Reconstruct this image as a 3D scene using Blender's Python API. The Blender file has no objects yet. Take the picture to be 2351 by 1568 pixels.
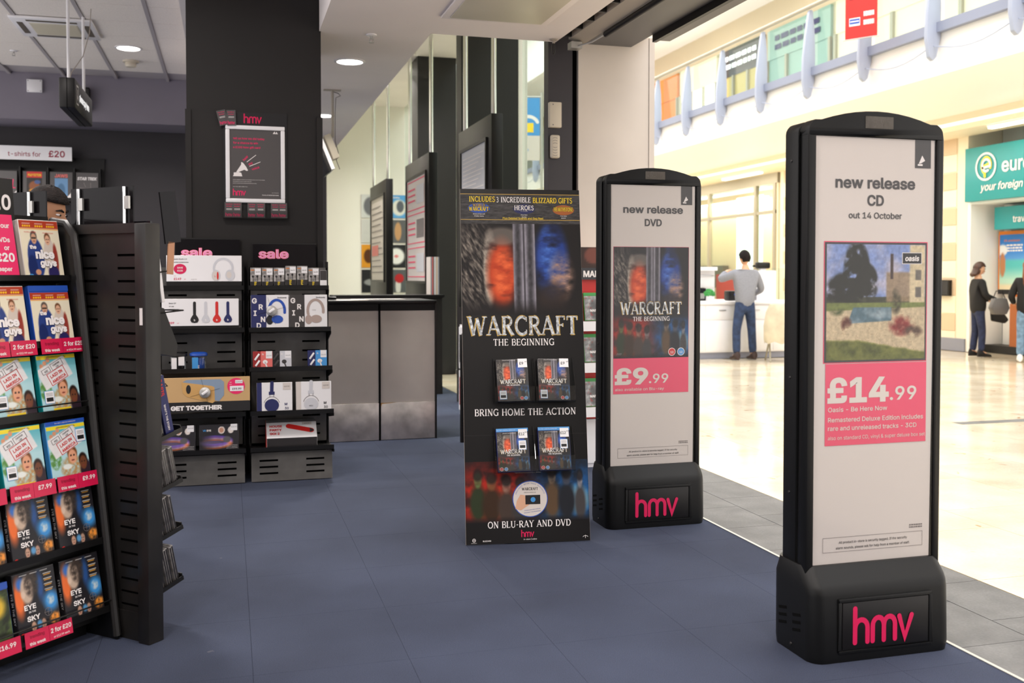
import bpy, bmesh, math, random
import numpy as np
from mathutils import Matrix, Vector, Euler

sc = bpy.context.scene
COL = sc.collection
random.seed(7)
R = math.radians

# ------------------------------------------------------------------ camera
cam_d = bpy.data.cameras.new('camera')
cam_d.sensor_width = 36.0
cam_d.lens = 2286.0 / 2351.0 * 36.0
cam_d.shift_y = -0.0361
cam_d.clip_start = 0.05
cam_d.dof.use_dof = True
cam_d.dof.focus_distance = 4.6
cam_d.dof.aperture_fstop = 3.4
cam = bpy.data.objects.new('camera', cam_d)
COL.objects.link(cam)
cam.location = (0, 0, 1.3)
cam.rotation_euler = (R(90 - 1.6), 0, R(-15.93))
sc.camera = cam

# ------------------------------------------------------------------ world, exposure
w = bpy.data.worlds.new('world')
sc.world = w
w.use_nodes = True
w.node_tree.nodes['Background'].inputs[0].default_value = (1.0, 0.96, 0.95, 1)
w.node_tree.nodes['Background'].inputs[1].default_value = 1.7
sc.view_settings.view_transform = 'Standard'
sc.view_settings.look = 'None'
sc.view_settings.gamma = 1.0
sc.view_settings.use_curve_mapping = False
sc.view_settings.exposure = 0.0
sc.cycles.use_denoising = True
sc.cycles.adaptive_threshold = 0.03
sc.cycles.max_bounces = 6
sc.cycles.diffuse_bounces = 4
sc.cycles.glossy_bounces = 3
sc.cycles.transparent_max_bounces = 12
sc.cycles.sample_clamp_indirect = 6.0
sc.cycles.caustics_reflective = False
sc.cycles.caustics_refractive = False


def area(name, loc, rot, sx, sy, power, color=(1, 1, 1), spread=180):
    d = bpy.data.lights.new(name, 'AREA')
    d.shape = 'RECTANGLE'
    d.size, d.size_y = sx, sy
    d.energy = power
    d.color = color
    d.spread = R(spread)
    o = bpy.data.objects.new(name, d)
    o.location = loc
    o.rotation_euler = rot
    COL.objects.link(o)
    return o


# skylight over the mall and the strip lights of its upper and lower galleries
area('skylight', (6.2, 14.0, 9.3), (0, 0, 0), 5.0, 44.0, 2150, (0.97, 0.98, 1.0))
area('gallery_strip_lower', (10.7, 17.0, 3.84), (0, 0, 0), 2.2, 30.0, 620, (1.0, 0.96, 0.88))
area('gallery_strip_upper', (10.9, 17.0, 7.6), (0, 0, 0), 2.0, 30.0, 220, (1.0, 0.95, 0.86))
# unseen fill lamps at ceiling height, added without fittings to brighten the shop
for _i, (_x, _y, _z, _p) in enumerate(((0.95, 0.3, 2.94, 50), (1.75, -0.6, 2.94, 50), (1.75, 1.4, 2.94, 36), (0.95, 2.6, 2.94, 44), (-0.9, -0.6, 3.68, 90), (-0.9, 1.8, 3.68, 80),
                                       (-0.7, 4.9, 3.68, 80), (-2.9, 1.0, 3.68, 90), (-2.9, 4.5, 3.68, 90), (-3.0, 8.0, 3.68, 110), (-1.6, 7.2, 3.68, 80), (-3.2, 11.0, 3.68, 110))):
    area('shop_fill_lamp', (_x, _y, _z), (0, 0, 0), 0.25, 0.25, _p * 0.5, (1.0, 0.93, 0.88), 150)


# ------------------------------------------------------------------ helpers
def lin(c):
    c = c / 255.0
    return c / 12.92 if c <= 0.04045 else ((c + 0.055) / 1.055) ** 2.4


def rgb(c):
    return (lin(c[0]), lin(c[1]), lin(c[2]), 1.0)


MATS = {}


def mat(name, col=(200, 200, 200), rough=0.5, metal=0.0, spec=0.5, noise=None, bump=None, emit=0.0, coat=0.0, col2=None, stretch=None):
    m = bpy.data.materials.new(name)
    m.use_nodes = True
    nt = m.node_tree
    b = nt.nodes['Principled BSDF']
    b.inputs['Base Color'].default_value = rgb(col)
    b.inputs['Roughness'].default_value = rough
    b.inputs['Metallic'].default_value = metal
    b.inputs['Specular IOR Level'].default_value = spec
    if coat:
        b.inputs['Coat Weight'].default_value = coat
        b.inputs['Coat Roughness'].default_value = 0.08
    if emit:
        b.inputs['Emission Color'].default_value = rgb(col)
        b.inputs['Emission Strength'].default_value = emit
    tc = None
    if noise or bump:
        tc = nt.nodes.new('ShaderNodeTexCoord')
        src = tc.outputs['Object']
        if stretch:
            mp = nt.nodes.new('ShaderNodeMapping')
            mp.inputs['Scale'].default_value = stretch
            nt.links.new(src, mp.inputs[0])
            src = mp.outputs[0]
    if noise:
        n = nt.nodes.new('ShaderNodeTexNoise')
        n.inputs['Scale'].default_value = noise[0]
        n.inputs['Detail'].default_value = 5
        nt.links.new(src, n.inputs['Vector'])
        r = nt.nodes.new('ShaderNodeValToRGB')
        a = noise[1]
        c2 = col2 or tuple(max(0, c * (1 - a)) for c in col)
        c1 = tuple(min(255, c * (1 + a)) for c in col) if not col2 else col
        r.color_ramp.elements[0].color = rgb(c2)
        r.color_ramp.elements[1].color = rgb(c1)
        r.color_ramp.elements[0].position = 0.3
        r.color_ramp.elements[1].position = 0.7
        nt.links.new(n.outputs['Fac'], r.inputs[0])
        nt.links.new(r.outputs[0], b.inputs['Base Color'])
    if bump:
        n2 = nt.nodes.new('ShaderNodeTexNoise')
        n2.inputs['Scale'].default_value = bump[0]
        n2.inputs['Detail'].default_value = 3
        nt.links.new(src, n2.inputs['Vector'])
        bp = nt.nodes.new('ShaderNodeBump')
        bp.inputs['Strength'].default_value = bump[1]
        bp.inputs['Distance'].default_value = bump[2] if len(bump) > 2 else 0.002
        nt.links.new(n2.outputs['Fac'], bp.inputs['Height'])
        nt.links.new(bp.outputs[0], b.inputs['Normal'])
    MATS[name] = m
    return m


def glassmat(name, tint=(235, 245, 242), rough=0.02, facing=0.12, body=0.0):
    m = bpy.data.materials.new(name)
    m.use_nodes = True
    nt = m.node_tree
    nt.nodes.remove(nt.nodes['Principled BSDF'])
    out = nt.nodes['Material Output']
    t = nt.nodes.new('ShaderNodeBsdfTransparent')
    t.inputs[0].default_value = rgb(tint)
    g = nt.nodes.new('ShaderNodeBsdfGlossy')
    g.inputs['Roughness'].default_value = rough
    lw = nt.nodes.new('ShaderNodeLayerWeight')
    lw.inputs[0].default_value = 0.5
    pw = nt.nodes.new('ShaderNodeMath')
    pw.operation = 'POWER'
    pw.inputs[1].default_value = 4.0
    ma = nt.nodes.new('ShaderNodeMath')
    ma.operation = 'MULTIPLY_ADD'
    ma.inputs[1].default_value = 0.6
    ma.inputs[2].default_value = facing * 0.35
    nt.links.new(lw.outputs['Facing'], pw.inputs[0])
    nt.links.new(pw.outputs[0], ma.inputs[0])
    mx = nt.nodes.new('ShaderNodeMixShader')
    nt.links.new(ma.outputs[0], mx.inputs[0])
    nt.links.new(t.outputs[0], mx.inputs[1])
    nt.links.new(g.outputs[0], mx.inputs[2])
    nt.links.new(mx.outputs[0], out.inputs[0])
    MATS[name] = m
    return m


def printmat(name, rough=0.4, coat=0.0, spec=0.5):
    m = mat(name, (255, 255, 255), rough, coat=coat, spec=spec)
    nt = m.node_tree
    a = nt.nodes.new('ShaderNodeAttribute')
    a.attribute_name = 'Col'
    nt.links.new(a.outputs['Color'], nt.nodes['Principled BSDF'].inputs['Base Color'])
    return m


class MB:
    """collects shapes; build() links them as ONE mesh object"""

    def __init__(s, M=None):
        s.v, s.f, s.M = [], [], M

    def add(s, vs, fs):
        b = len(s.v)
        if s.M is not None:
            vs = [s.M @ Vector(p) for p in vs]
        s.v.extend([tuple(p) for p in vs])
        s.f.extend([tuple(b + i for i in f) for f in fs])
        return s

    def box(s, x0, x1, y0, y1, z0, z1, M=None):
        vs = [(x0, y0, z0), (x1, y0, z0), (x1, y1, z0), (x0, y1, z0), (x0, y0, z1), (x1, y0, z1), (x1, y1, z1), (x0, y1, z1)]
        if M is not None:
            vs = [M @ Vector(p) for p in vs]
        return s.add(vs, [(0, 3, 2, 1), (4, 5, 6, 7), (0, 1, 5, 4), (1, 2, 6, 5), (2, 3, 7, 6), (3, 0, 4, 7)])

    def cbox(s, c, d, M=None):
        return s.box(c[0] - d[0] / 2, c[0] + d[0] / 2, c[1] - d[1] / 2, c[1] + d[1] / 2, c[2] - d[2] / 2, c[2] + d[2] / 2, M)

    def prism(s, poly, a0, a1, axis='y'):
        """poly: 2d points (ccw); extruded a0..a1 along axis. y: (x,z)  x: (y,z)  z: (x,y)"""
        n = len(poly)
        f3 = {'y': lambda p, a: (p[0], a, p[1]), 'x': lambda p, a: (a, p[0], p[1]), 'z': lambda p, a: (p[0], p[1], a)}[axis]
        vs = [f3(p, a0) for p in poly] + [f3(p, a1) for p in poly]
        fs = [tuple(range(n - 1, -1, -1)), tuple(range(n, 2 * n))]
        fs += [(i, (i + 1) % n, n + (i + 1) % n, n + i) for i in range(n)]
        if axis == 'y':
            fs = [tuple(reversed(f)) for f in fs]
        return s.add(vs, fs)

    def rings(s, rings, cap=True, closed=True):
        n = len(rings[0])
        vs = [p for r in rings for p in r]
        fs = []
        for k in range(len(rings) - 1):
            for i in range(n if closed else n - 1):
                j = (i + 1) % n
                fs.append((k * n + i, k * n + j, (k + 1) * n + j, (k + 1) * n + i))
        if cap:
            fs.append(tuple(range(n - 1, -1, -1)))
            fs.append(tuple(range((len(rings) - 1) * n, len(rings) * n)))
        return s.add(vs, fs)

    def tube(s, path, r, n=8, cap=True):
        pts = [Vector(p) for p in path]
        rs = r if isinstance(r, (list, tuple)) else [r] * len(pts)
        rings = []
        ref = None
        for i, p in enumerate(pts):
            t = (pts[min(i + 1, len(pts) - 1)] - pts[max(i - 1, 0)]).normalized()
            if ref is None:
                ref = Vector((1, 0, 0)) if abs(t.x) < 0.8 else Vector((0, 1, 0))
            u = (ref - t * ref.dot(t)).normalized()
            ref = u
            v = t.cross(u)
            rr = rs[i]
            if not isinstance(rr, (tuple, list)):
                rr = (rr, rr)
            rings.append([p + u * math.cos(2 * math.pi * k / n) * rr[0] + v * math.sin(2 * math.pi * k / n) * rr[1] for k in range(n)])
        return s.rings(rings, cap)

    def lathe(s, prof, n=24, c=(0, 0, 0)):
        rings = [[(c[0] + r * math.cos(2 * math.pi * k / n), c[1] + r * math.sin(2 * math.pi * k / n), c[2] + z) for k in range(n)] for r, z in prof]
        return s.rings(rings)

    def build(s, name, m, parent=None, smooth=False, bev=0.0, seg=2, loc=None, rot=None):
        me = bpy.data.meshes.new(name)
        me.from_pydata(s.v, [], s.f)
        if bev:
            bm = bmesh.new()
            bm.from_mesh(me)
            bmesh.ops.remove_doubles(bm, verts=bm.verts, dist=1e-5)
            bmesh.ops.bevel(bm, geom=[e for e in bm.edges if len(e.link_faces) == 2 and e.calc_face_angle(0) > 0.35], offset=bev, segments=seg, affect='EDGES', profile=0.5, clamp_overlap=True)
            bmesh.ops.recalc_face_normals(bm, faces=bm.faces)
            bm.to_mesh(me)
            bm.free()
        me.update()
        if smooth or bev:
            for p in me.polygons:
                p.use_smooth = True
            if hasattr(me, 'set_sharp_from_angle'):
                me.set_sharp_from_angle(angle=R(40))
        return link(name, me, m, parent, loc, rot)


def link(name, me, m, parent=None, loc=None, rot=None):
    if m is not None:
        me.materials.append(MATS[m] if isinstance(m, str) else m)
    o = bpy.data.objects.new(name, me)
    COL.objects.link(o)
    if parent is not None:
        o.parent = parent
    if loc is not None:
        o.location = loc
    if rot is not None:
        o.rotation_euler = rot
    return o


def thing(name, label, cat, loc=(0, 0, 0), rot=(0, 0, 0), group=None):
    o = bpy.data.objects.new(name, None)
    o.empty_display_size = 0.05
    COL.objects.link(o)
    o.location = loc
    o.rotation_euler = rot if isinstance(rot, (tuple, list)) else (0, 0, rot)
    return tag(o, label, cat, group)


def tag(o, label, cat, group=None):
    o['label'] = label
    o['category'] = cat
    if group:
        o['group'] = group
    return o


def struct(o, label=None):
    o['kind'] = 'structure'
    if label:
        o['label'] = label
        o['category'] = 'structure'
    return o


def dup(root, label=None, loc=None, rot=None, group=None):
    def cp(o, parent):
        c = o.copy()
        COL.objects.link(c)
        c.parent = parent
        for ch in o.children:
            cp(ch, c)
        return c
    r = cp(root, None)
    if label:
        r['label'] = label
    if loc is not None:
        r.location = loc
    if rot is not None:
        r.rotation_euler = rot
    if group:
        r['group'] = group
    return r


T = Matrix.Translation


def plane_frame(loc, rx=0.0, rz=0.0):
    return T(loc) @ Matrix.Rotation(rz, 4, 'Z') @ Matrix.Rotation(rx, 4, 'X')


_tc = bpy.data.curves.new('textcurve', 'FONT')
_to = bpy.data.objects.new('textcurve', _tc)
try:  # the sans face that ships inside Blender; its built-in face otherwise
    _tc.font = bpy.data.fonts.load(bpy.utils.resource_path('LOCAL') + '/datafiles/fonts/Inter.woff2')
except Exception:
    pass


_glyph_cache = {}


def letter_shapes(body, shear, bold, res):
    """outlines of a line of text, filled band by band (non-zero winding): points (x, y, glyph) and quads"""
    key = (body, shear, round(bold, 4), res)
    if key in _glyph_cache:
        return _glyph_cache[key]
    _tc.body = body
    _tc.size = 1.0
    _tc.resolution_u = res
    _tc.offset = 0.0
    _tc.shear = shear
    _tc.fill_mode = 'NONE'
    me = bpy.data.meshes.new_from_object(_to)
    co = [(v.co.x, v.co.y) for v in me.vertices]
    par = list(range(len(co)))

    def find(i):
        while par[i] != i:
            par[i] = par[par[i]]
            i = par[i]
        return i
    for e in me.edges:
        i, j = find(e.vertices[0]), find(e.vertices[1])
        if i != j:
            par[j] = i
    bpy.data.meshes.remove(me)
    comp = {}
    for i in range(len(co)):
        comp.setdefault(find(i), []).append(i)
    loops = []
    for ids in comp.values():
        P = []
        for i in sorted(ids):
            if not P or (abs(co[i][0] - P[-1][0]) + abs(co[i][1] - P[-1][1])) > 1e-5:
                P.append(co[i])
        if len(P) > 3 and (abs(P[0][0] - P[-1][0]) + abs(P[0][1] - P[-1][1])) < 1e-5:
            P.pop()
        if len(P) > 2:
            loops.append(P)
    pts, quads = [], []
    if loops:
        ar = lambda P: 0.5 * sum(P[i][0] * P[(i + 1) % len(P)][1] - P[(i + 1) % len(P)][0] * P[i][1] for i in range(len(P)))
        osign = 1 if ar(max(loops, key=lambda P: abs(ar(P)))) > 0 else -1
        if bold:
            l2 = []
            for P in loops:
                n, Q = len(P), []
                for i in range(n):
                    ax, ay = P[i][0] - P[i - 1][0], P[i][1] - P[i - 1][1]
                    bx, by = P[(i + 1) % n][0] - P[i][0], P[(i + 1) % n][1] - P[i][1]
                    la, lb = math.hypot(ax, ay) or 1e-9, math.hypot(bx, by) or 1e-9
                    n1, n2 = (ay / la, -ax / la), (by / lb, -bx / lb)
                    mx_, my_ = n1[0] + n2[0], n1[1] + n2[1]
                    ml = math.hypot(mx_, my_) or 1e-9
                    q = osign * bold / max(0.6, (mx_ * n1[0] + my_ * n1[1]) / ml)
                    Q.append((P[i][0] + mx_ / ml * q, P[i][1] + my_ / ml * q))
                l2.append(Q)
            loops = l2
        # glyphs: contours whose x ranges overlap
        boxes = sorted((min(p[0] for p in P), max(p[0] for p in P), k_) for k_, P in enumerate(loops))
        glyphs, hi = [], -1e9
        for x0, x1, k_ in boxes:
            if x0 > hi - 1e-4:
                glyphs.append([])
            glyphs[-1].append(loops[k_])
            hi = max(hi, x1)
        for gi, gl in enumerate(glyphs):
            ed = []
            for P in gl:
                for i in range(len(P)):
                    (x1, y1), (x2, y2) = P[i - 1], P[i]
                    if abs(y1 - y2) > 1e-7:
                        ed.append((y1, x1, y2, x2, 1) if y1 < y2 else (y2, x2, y1, x1, -1))
            ys = sorted({round(e[0], 4) for e in ed} | {round(e[2], 4) for e in ed})
            for ya, yb in zip(ys, ys[1:]):
                if yb - ya < 2e-4:
                    continue
                ym = (ya + yb) / 2
                cr = []
                for y1, x1, y2, x2, dr in ed:
                    if y1 <= ym < y2:
                        sl = (x2 - x1) / (y2 - y1)
                        cr.append((x1 + sl * (ym - y1), x1 + sl * (ya - y1), x1 + sl * (yb - y1), dr))
                cr.sort()
                wn, lf = 0, None
                for c in cr:
                    if wn == 0:
                        lf = c
                    wn += c[3]
                    if wn == 0 and lf is not None:
                        b0 = len(pts)
                        pts += [(lf[1], ya, gi), (c[1], ya, gi), (c[2], yb, gi), (lf[2], yb, gi)]
                        quads.append((b0, b0 + 1, b0 + 2, b0 + 3))
    _glyph_cache[key] = (pts, quads)
    return pts, quads


def txt(parent, body, x, z, size, m, y=-0.001, align='LEFT', bold=0.0, sx=1.0, roll=0.0, name='lettering', M=None, maxw=None, shear=0.0, fitw=None):
    """flat lettering in the local x-z plane, read from -y. size = cap height"""
    pts, tris = letter_shapes(body, shear, bold * 0.8, 3 if size > 0.02 else 2 if size > 0.009 else 1)
    if not pts:
        return None
    co = np.array(pts)
    k = size / 0.73
    n = len(co)
    x0, x1 = co[:, 0].min(), co[:, 0].max()
    wd = (x1 - x0) * k * sx
    if (maxw and wd > maxw) or fitw:
        sx *= (fitw or maxw) / wd
        wd = fitw or maxw
    ox = {'LEFT': 0, 'CENTER': -wd / 2, 'RIGHT': -wd}[align]
    px = (co[:, 0] - x0) * k * sx + ox
    pz = co[:, 1] * k
    if roll:
        c, s_ = math.cos(roll), math.sin(roll)
        px, pz = px * c - pz * s_, px * s_ + pz * c
    out = np.stack([px + x, np.full(n, y), pz + z], axis=1)
    if M is not None:
        Mn = np.array(M)
        out = out @ Mn[:3, :3].T + Mn[:3, 3]
    me = bpy.data.meshes.new(name)
    me.from_pydata(out.tolist(), [], tris)
    me.update()
    return link(name, me, m, parent)


def flat(parent, x0, x1, z0, z1, m, y=-0.0008, name='print_panel', M=None, t=0.0006):
    b = MB(M)
    b.box(x0, x1, y, y + t, z0, z1)
    return b.build(name, m, parent)


def strokes(parent, lines, wd, m, y=-0.001, name='line_drawing', M=None, at=(0, 0), k=1.0, kx=None):
    """flat round-ended strokes in the x-z plane, one strip per line"""
    kx = kx or k
    b = MB(M)
    h = wd / 2
    for li, L in enumerate(lines):
        P = [Vector((at[0] + p[0] * kx, at[1] + p[1] * k)) for p in L]
        P = [p for i, p in enumerate(P) if i == 0 or (p - P[i - 1]).length > 1e-7]
        loop = (P[0] - P[-1]).length < 1e-6 and len(P) > 3
        yy = y - min(0.0004, wd * .04) * li
        n = len(P)
        Ls, Rs = [], []
        for i in range(n):
            d0 = (P[i] - P[i - 1]) if i else ((P[0] - P[-2]) if loop else (P[1] - P[0]))
            d1 = (P[i + 1] - P[i]) if i < n - 1 else ((P[1] - P[0]) if loop else (P[-1] - P[-2]))
            d0, d1 = d0.normalized(), d1.normalized()
            t = d0 + d1
            t = t.normalized() if t.length > 1e-6 else d0
            nn = Vector((-t.y, t.x))
            q = h / max(0.45, nn.dot(Vector((-d0.y, d0.x))))
            Ls.append(P[i] + nn * q)
            Rs.append(P[i] - nn * q)
        vs = [(p.x, yy, p.y) for i in range(n) for p in (Ls[i], Rs[i])]
        b.add(vs, [(2 * i, 2 * i + 1, 2 * i + 3, 2 * i + 2) for i in range(n - 1)])
        if not loop:
            for e, (p, d) in enumerate(((P[0], (P[0] - P[1]).normalized()), (P[-1], (P[-1] - P[-2]).normalized()))):
                a0 = math.atan2(d.y, d.x)
                b.add([(p.x + h * math.cos(a0 - math.pi / 2 + math.pi * i / 8), yy, p.y + h * math.sin(a0 - math.pi / 2 + math.pi * i / 8)) for i in range(9)], [tuple(range(9))])
    return b.build(name, m, parent)


def arc(cx, cz, rx, rz, a0, a1, n=10):
    return [(cx + rx * math.cos(R(a0 + (a1 - a0) * i / n)), cz + rz * math.sin(R(a0 + (a1 - a0) * i / n))) for i in range(n + 1)]


def bars(parent, x0, x1, z0, z1, n, m, y=-0.001, M=None, seed=0, name='print_lines'):
    """rows of print too small to read"""
    rs = random.Random(seed)
    b = MB(M)
    h = (z1 - z0) / n
    for i in range(n):
        x, zc = x0, z1 - h * (i + .5)
        while x < x1 - 0.02 * (x1 - x0):
            w_ = min((x1 - x0) * rs.uniform(.08, .22), x1 - x)
            b.box(x, x + w_, y, y + 0.0003, zc - h * .28, zc + h * .28)
            x += w_ + (x1 - x0) * .035
    o = b.build(name, m, parent)
    o['kind'] = 'stuff'
    return o


def disc(parent, cx, cz, rx, rz, m, y=-0.001, name='print_disc', M=None, n=28):
    b = MB(M)
    b.add([(cx + rx * math.cos(2 * math.pi * i / n), y, cz + rz * math.sin(2 * math.pi * i / n)) for i in range(n)], [tuple(range(n))])
    return b.build(name, m, parent)


def poly(parent, pts, m, y=-0.001, name='print_shape', M=None):
    b = MB(M)
    b.add([(p[0], y, p[1]) for p in pts], [tuple(range(len(pts)))])
    return b.build(name, m, parent)


HMV = [[(0, 0), (0, 1)], [(0, .42)] + arc(.21, .42, .21, .24, 180, 0) + [(.42, 0)],
       [(.595, 0), (.595, .43)] + arc(.785, .45, .19, .23, 180, 0) + [(.976, 0)],
       [(.976, .43)] + arc(1.166, .45, .19, .23, 180, 0) + [(1.357, 0)],
       [(1.50, .66), (1.70, .02), (1.93, .66)]]


def logo(parent, x, z, h, m, y=-0.001, wd=0.135, M=None, name='logo_lettering'):
    return strokes(parent, HMV, h * wd, m, y, name, M, at=(x, z), k=h * 0.9)


# a small roman alphabet: stems, hairlines and serifs
def _G():
    Wd, Th = 0.15, 0.07
    V = lambda x, a=0, b=1, w_=Wd: ('l', x, a, x, b, w_)
    Hh = lambda x0, x1, z, w_=Th: ('l', x0, z, x1, z, w_)
    S = lambda x, z, r=0.13: ('l', x - r, z + (0.025 if z < .5 else -0.025), x + r, z + (0.025 if z < .5 else -0.025), 0.05)
    D = lambda a, b, c, d, w_: ('l', a, b, c, d, w_)
    A = lambda cx, cz, rx, rz, a0, a1, w_=0.12: ('a', cx, cz, rx, rz, a0, a1, w_)
    g = {}
    g['A'] = (.78, [D(.06, 0, .36, 1, Th), D(.36, 1, .70, 0, Wd), Hh(.18, .58, .32), S(.06, 0), S(.70, 0)])
    g['B'] = (.68, [V(.15), Hh(.15, .36, .97), Hh(.15, .40, .52), Hh(.15, .40, .03), A(.34, .745, .22, .225, -90, 90), A(.38, .275, .25, .245, -90, 90), S(.13, 0, .1), S(.13, 1, .1)])
    g['C'] = (.76, [A(.44, .5, .36, .47, 50, 310, .13), D(.70, .96, .70, .72, .05), D(.70, .04, .70, .28, .05)])
    g['D'] = (.80, [V(.15), Hh(.15, .36, .97), Hh(.15, .36, .03), A(.34, .5, .36, .47, -90, 90, .13), S(.13, 0, .1), S(.13, 1, .1)])
    g['E'] = (.64, [V(.15), Hh(.15, .56, .97), Hh(.15, .46, .52), Hh(.15, .58, .03), D(.56, .98, .56, .8, .05), D(.58, .02, .58, .2, .05), D(.46, .43, .46, .61, .05), S(.13, 0, .1), S(.13, 1, .1)])
    g['F'] = (.60, [V(.15), Hh(.15, .55, .97), Hh(.15, .44, .52), D(.55, .98, .55, .8, .05), D(.44, .43, .44, .61, .05), S(.15, 0), S(.13, 1, .1)])
    g['G'] = (.80, [A(.44, .5, .36, .47, 50, 300, .13), V(.68, .05, .42), S(.66, .45, .14), D(.70, .96, .70, .72, .05)])
    g['H'] = (.82, [V(.15), V(.67), Hh(.15, .67, .52), S(.15, 0), S(.15, 1), S(.67, 0), S(.67, 1)])
    g['I'] = (.34, [V(.17), S(.17, 0, .14), S(.17, 1, .14)])
    g['K'] = (.76, [V(.15), D(.2, .5, .6, 1, Th), D(.28, .55, .68, 0, Wd), S(.15, 0), S(.15, 1), S(.6, 1), S(.68, 0)])
    g['L'] = (.62, [V(.15), Hh(.15, .56, .03), D(.57, .02, .57, .22, .05), S(.13, 0, .1), S(.15, 1)])
    g['M'] = (.98, [D(.13, 0, .16, 1, Th), D(.17, 1, .48, .05, Wd), D(.48, .05, .80, 1, Th), V(.82), S(.13, 0), S(.82, 0), S(.13, 1, .1), S(.84, 1, .1)])
    g['N'] = (.82, [D(.14, 0, .14, 1, Th), D(.14, 1, .66, .02, Wd), D(.67, 0, .67, 1, Th), S(.14, 0), S(.11, 1, .1), S(.67, 1)])
    g['O'] = (.86, [A(.43, .5, .35, .47, 0, 360, .13)])
    g['P'] = (.64, [V(.15), Hh(.15, .36, .97), Hh(.15, .38, .46), A(.35, .715, .24, .255, -90, 90), S(.15, 0), S(.13, 1, .1)])
    g['R'] = (.74, [V(.15), Hh(.15, .36, .97), Hh(.15, .38, .50), A(.35, .735, .23, .235, -90, 90), D(.34, .5, .66, 0, Wd), S(.15, 0), S(.13, 1, .1), S(.68, 0, .08)])
    g['S'] = (.60, [A(.30, .74, .20, .22, 30, 270, .12), A(.30, .27, .22, .25, 90, -150, .12), D(.50, .96, .50, .78, .05), D(.07, .04, .07, .24, .05)])
    g['T'] = (.72, [V(.36), Hh(.06, .66, .97), D(.06, .98, .06, .78, .05), D(.66, .98, .66, .78, .05), S(.36, 0)])
    g['U'] = (.80, [V(.15, .3, 1), A(.40, .31, .25, .29, 180, 360, .10), D(.65, .3, .65, 1, Th), S(.15, 1), S(.65, 1)])
    g['V'] = (.76, [D(.08, 1, .38, 0, Wd), D(.38, 0, .68, 1, Th), S(.08, 1), S(.68, 1)])
    g['W'] = (1.1, [D(.08, 1, .32, 0, Wd), D(.32, 0, .54, .9, Th), D(.54, .9, .76, 0, Wd), D(.76, 0, 1.0, 1, Th), S(.08, 1), S(1.0, 1)])
    g['Y'] = (.74, [D(.08, 1, .36, .48, Wd), D(.36, .48, .64, 1, Th), V(.36, 0, .5), S(.08, 1), S(.64, 1), S(.36, 0)])
    g['Z'] = (.66, [Hh(.08, .56, .97), D(.56, .97, .1, .03, Wd), Hh(.08, .58, .03), D(.58, .02, .58, .22, .05), D(.08, .98, .08, .8, .05)])
    g['3'] = (.58, [A(.27, .74, .19, .22, 140, -80, .11), A(.27, .27, .21, .25, 90, -140, .11)])
    g['-'] = (.40, [Hh(.08, .32, .40, .10)])
    g[' '] = (.36, [])
    return g


GLY = _G()


def roman(parent, body, x, z, size, m, y=-0.001, align='LEFT', M=None, maxw=None, name='lettering', fat=1.0, sx=1.0, gap=0.06, roll=0.0):
    wd = sum(GLY.get(c, GLY[' '])[0] + gap for c in body) - gap
    k = size
    if maxw and wd * size * sx > maxw:
        sx = maxw / (wd * size)
    ox = {'LEFT': 0, 'CENTER': -wd * k * sx / 2, 'RIGHT': -wd * k * sx}[align]
    MM = (M if M is not None else Matrix.Identity(4)) @ T((x, 0, z)) @ Matrix.Rotation(-roll, 4, 'Y')
    b = MB(MM)
    cx = 0.0
    for ch in body:
        gw, prims = GLY.get(ch, GLY[' '])
        for pi, pr in enumerate(prims):
            yp = y - min(0.00025, size * 0.006) * pi
            if pr[0] == 'l':
                pts, wl = [(pr[1], pr[2]), (pr[3], pr[4])], pr[5]
            else:
                pts, wl = arc(pr[1], pr[2], pr[3], pr[4], pr[5], pr[6], 14), pr[7]
            h = wl / 2 * fat
            for i in range(len(pts) - 1):
                (ax, az), (bx, bz) = pts[i], pts[i + 1]
                l = math.hypot(bx - ax, bz - az) or 1e-9
                nx, nz = -(bz - az) / l * h, (bx - ax) / l * h
                ex, ez = (bx - ax) / l * h * .15, (bz - az) / l * h * .15
                q = [(ax + nx - ex, az + nz - ez), (ax - nx - ex, az - nz - ez), (bx - nx + ex, bz - nz + ez), (bx + nx + ex, bz + nz + ez)]
                b.add([(ox + (cx + p[0]) * k * sx, yp, p[1] * k) for p in q], [(0, 1, 2, 3)])
        cx += gw + gap
    return b.build(name, m, parent)


# ------------------------------------------------------------------ printed pictures (colour per vertex of a fine grid)
def art(parent, x0, x1, z0, z1, nx, ny, fn, m='print', y=-0.0006, name='picture', M=None):
    us, vs = np.meshgrid(np.linspace(0, 1, nx), np.linspace(0, 1, ny))
    col = np.clip(fn(us, vs), 0, 255) / 255.0
    col = np.where(col <= 0.04045, col / 12.92, ((col + 0.055) / 1.055) ** 2.4)
    me = bpy.data.meshes.new(name)
    co = np.stack([x0 + us * (x1 - x0), np.full(us.shape, y), z0 + vs * (z1 - z0)], axis=-1).reshape(-1, 3)
    if M is not None:
        Mn = np.array(M)
        co = co @ Mn[:3, :3].T + Mn[:3, 3]
    i = np.arange((nx - 1) * (ny - 1))
    r, c = i // (nx - 1), i % (nx - 1)
    a = r * nx + c
    fs = np.stack([a, a + 1, a + nx + 1, a + nx], axis=1)
    me.from_pydata(co.tolist(), [], fs.tolist())
    at = me.color_attributes.new('Col', 'FLOAT_COLOR', 'POINT')
    at.data.foreach_set('color', np.concatenate([col, np.ones(col.shape[:2] + (1,))], axis=-1).astype(np.float32).ravel())
    me.update()
    return link(name, me, m, parent)


def full(U, c):
    return np.ones(U.shape + (3,)) * np.array(c, float)


def ell(U, V, cx, cy, rx, ry, soft=0.1):
    d = np.sqrt(((U - cx) / rx) ** 2 + ((V - cy) / ry) ** 2)
    return np.clip((1 - d) / soft + 0.5, 0, 1)


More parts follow.
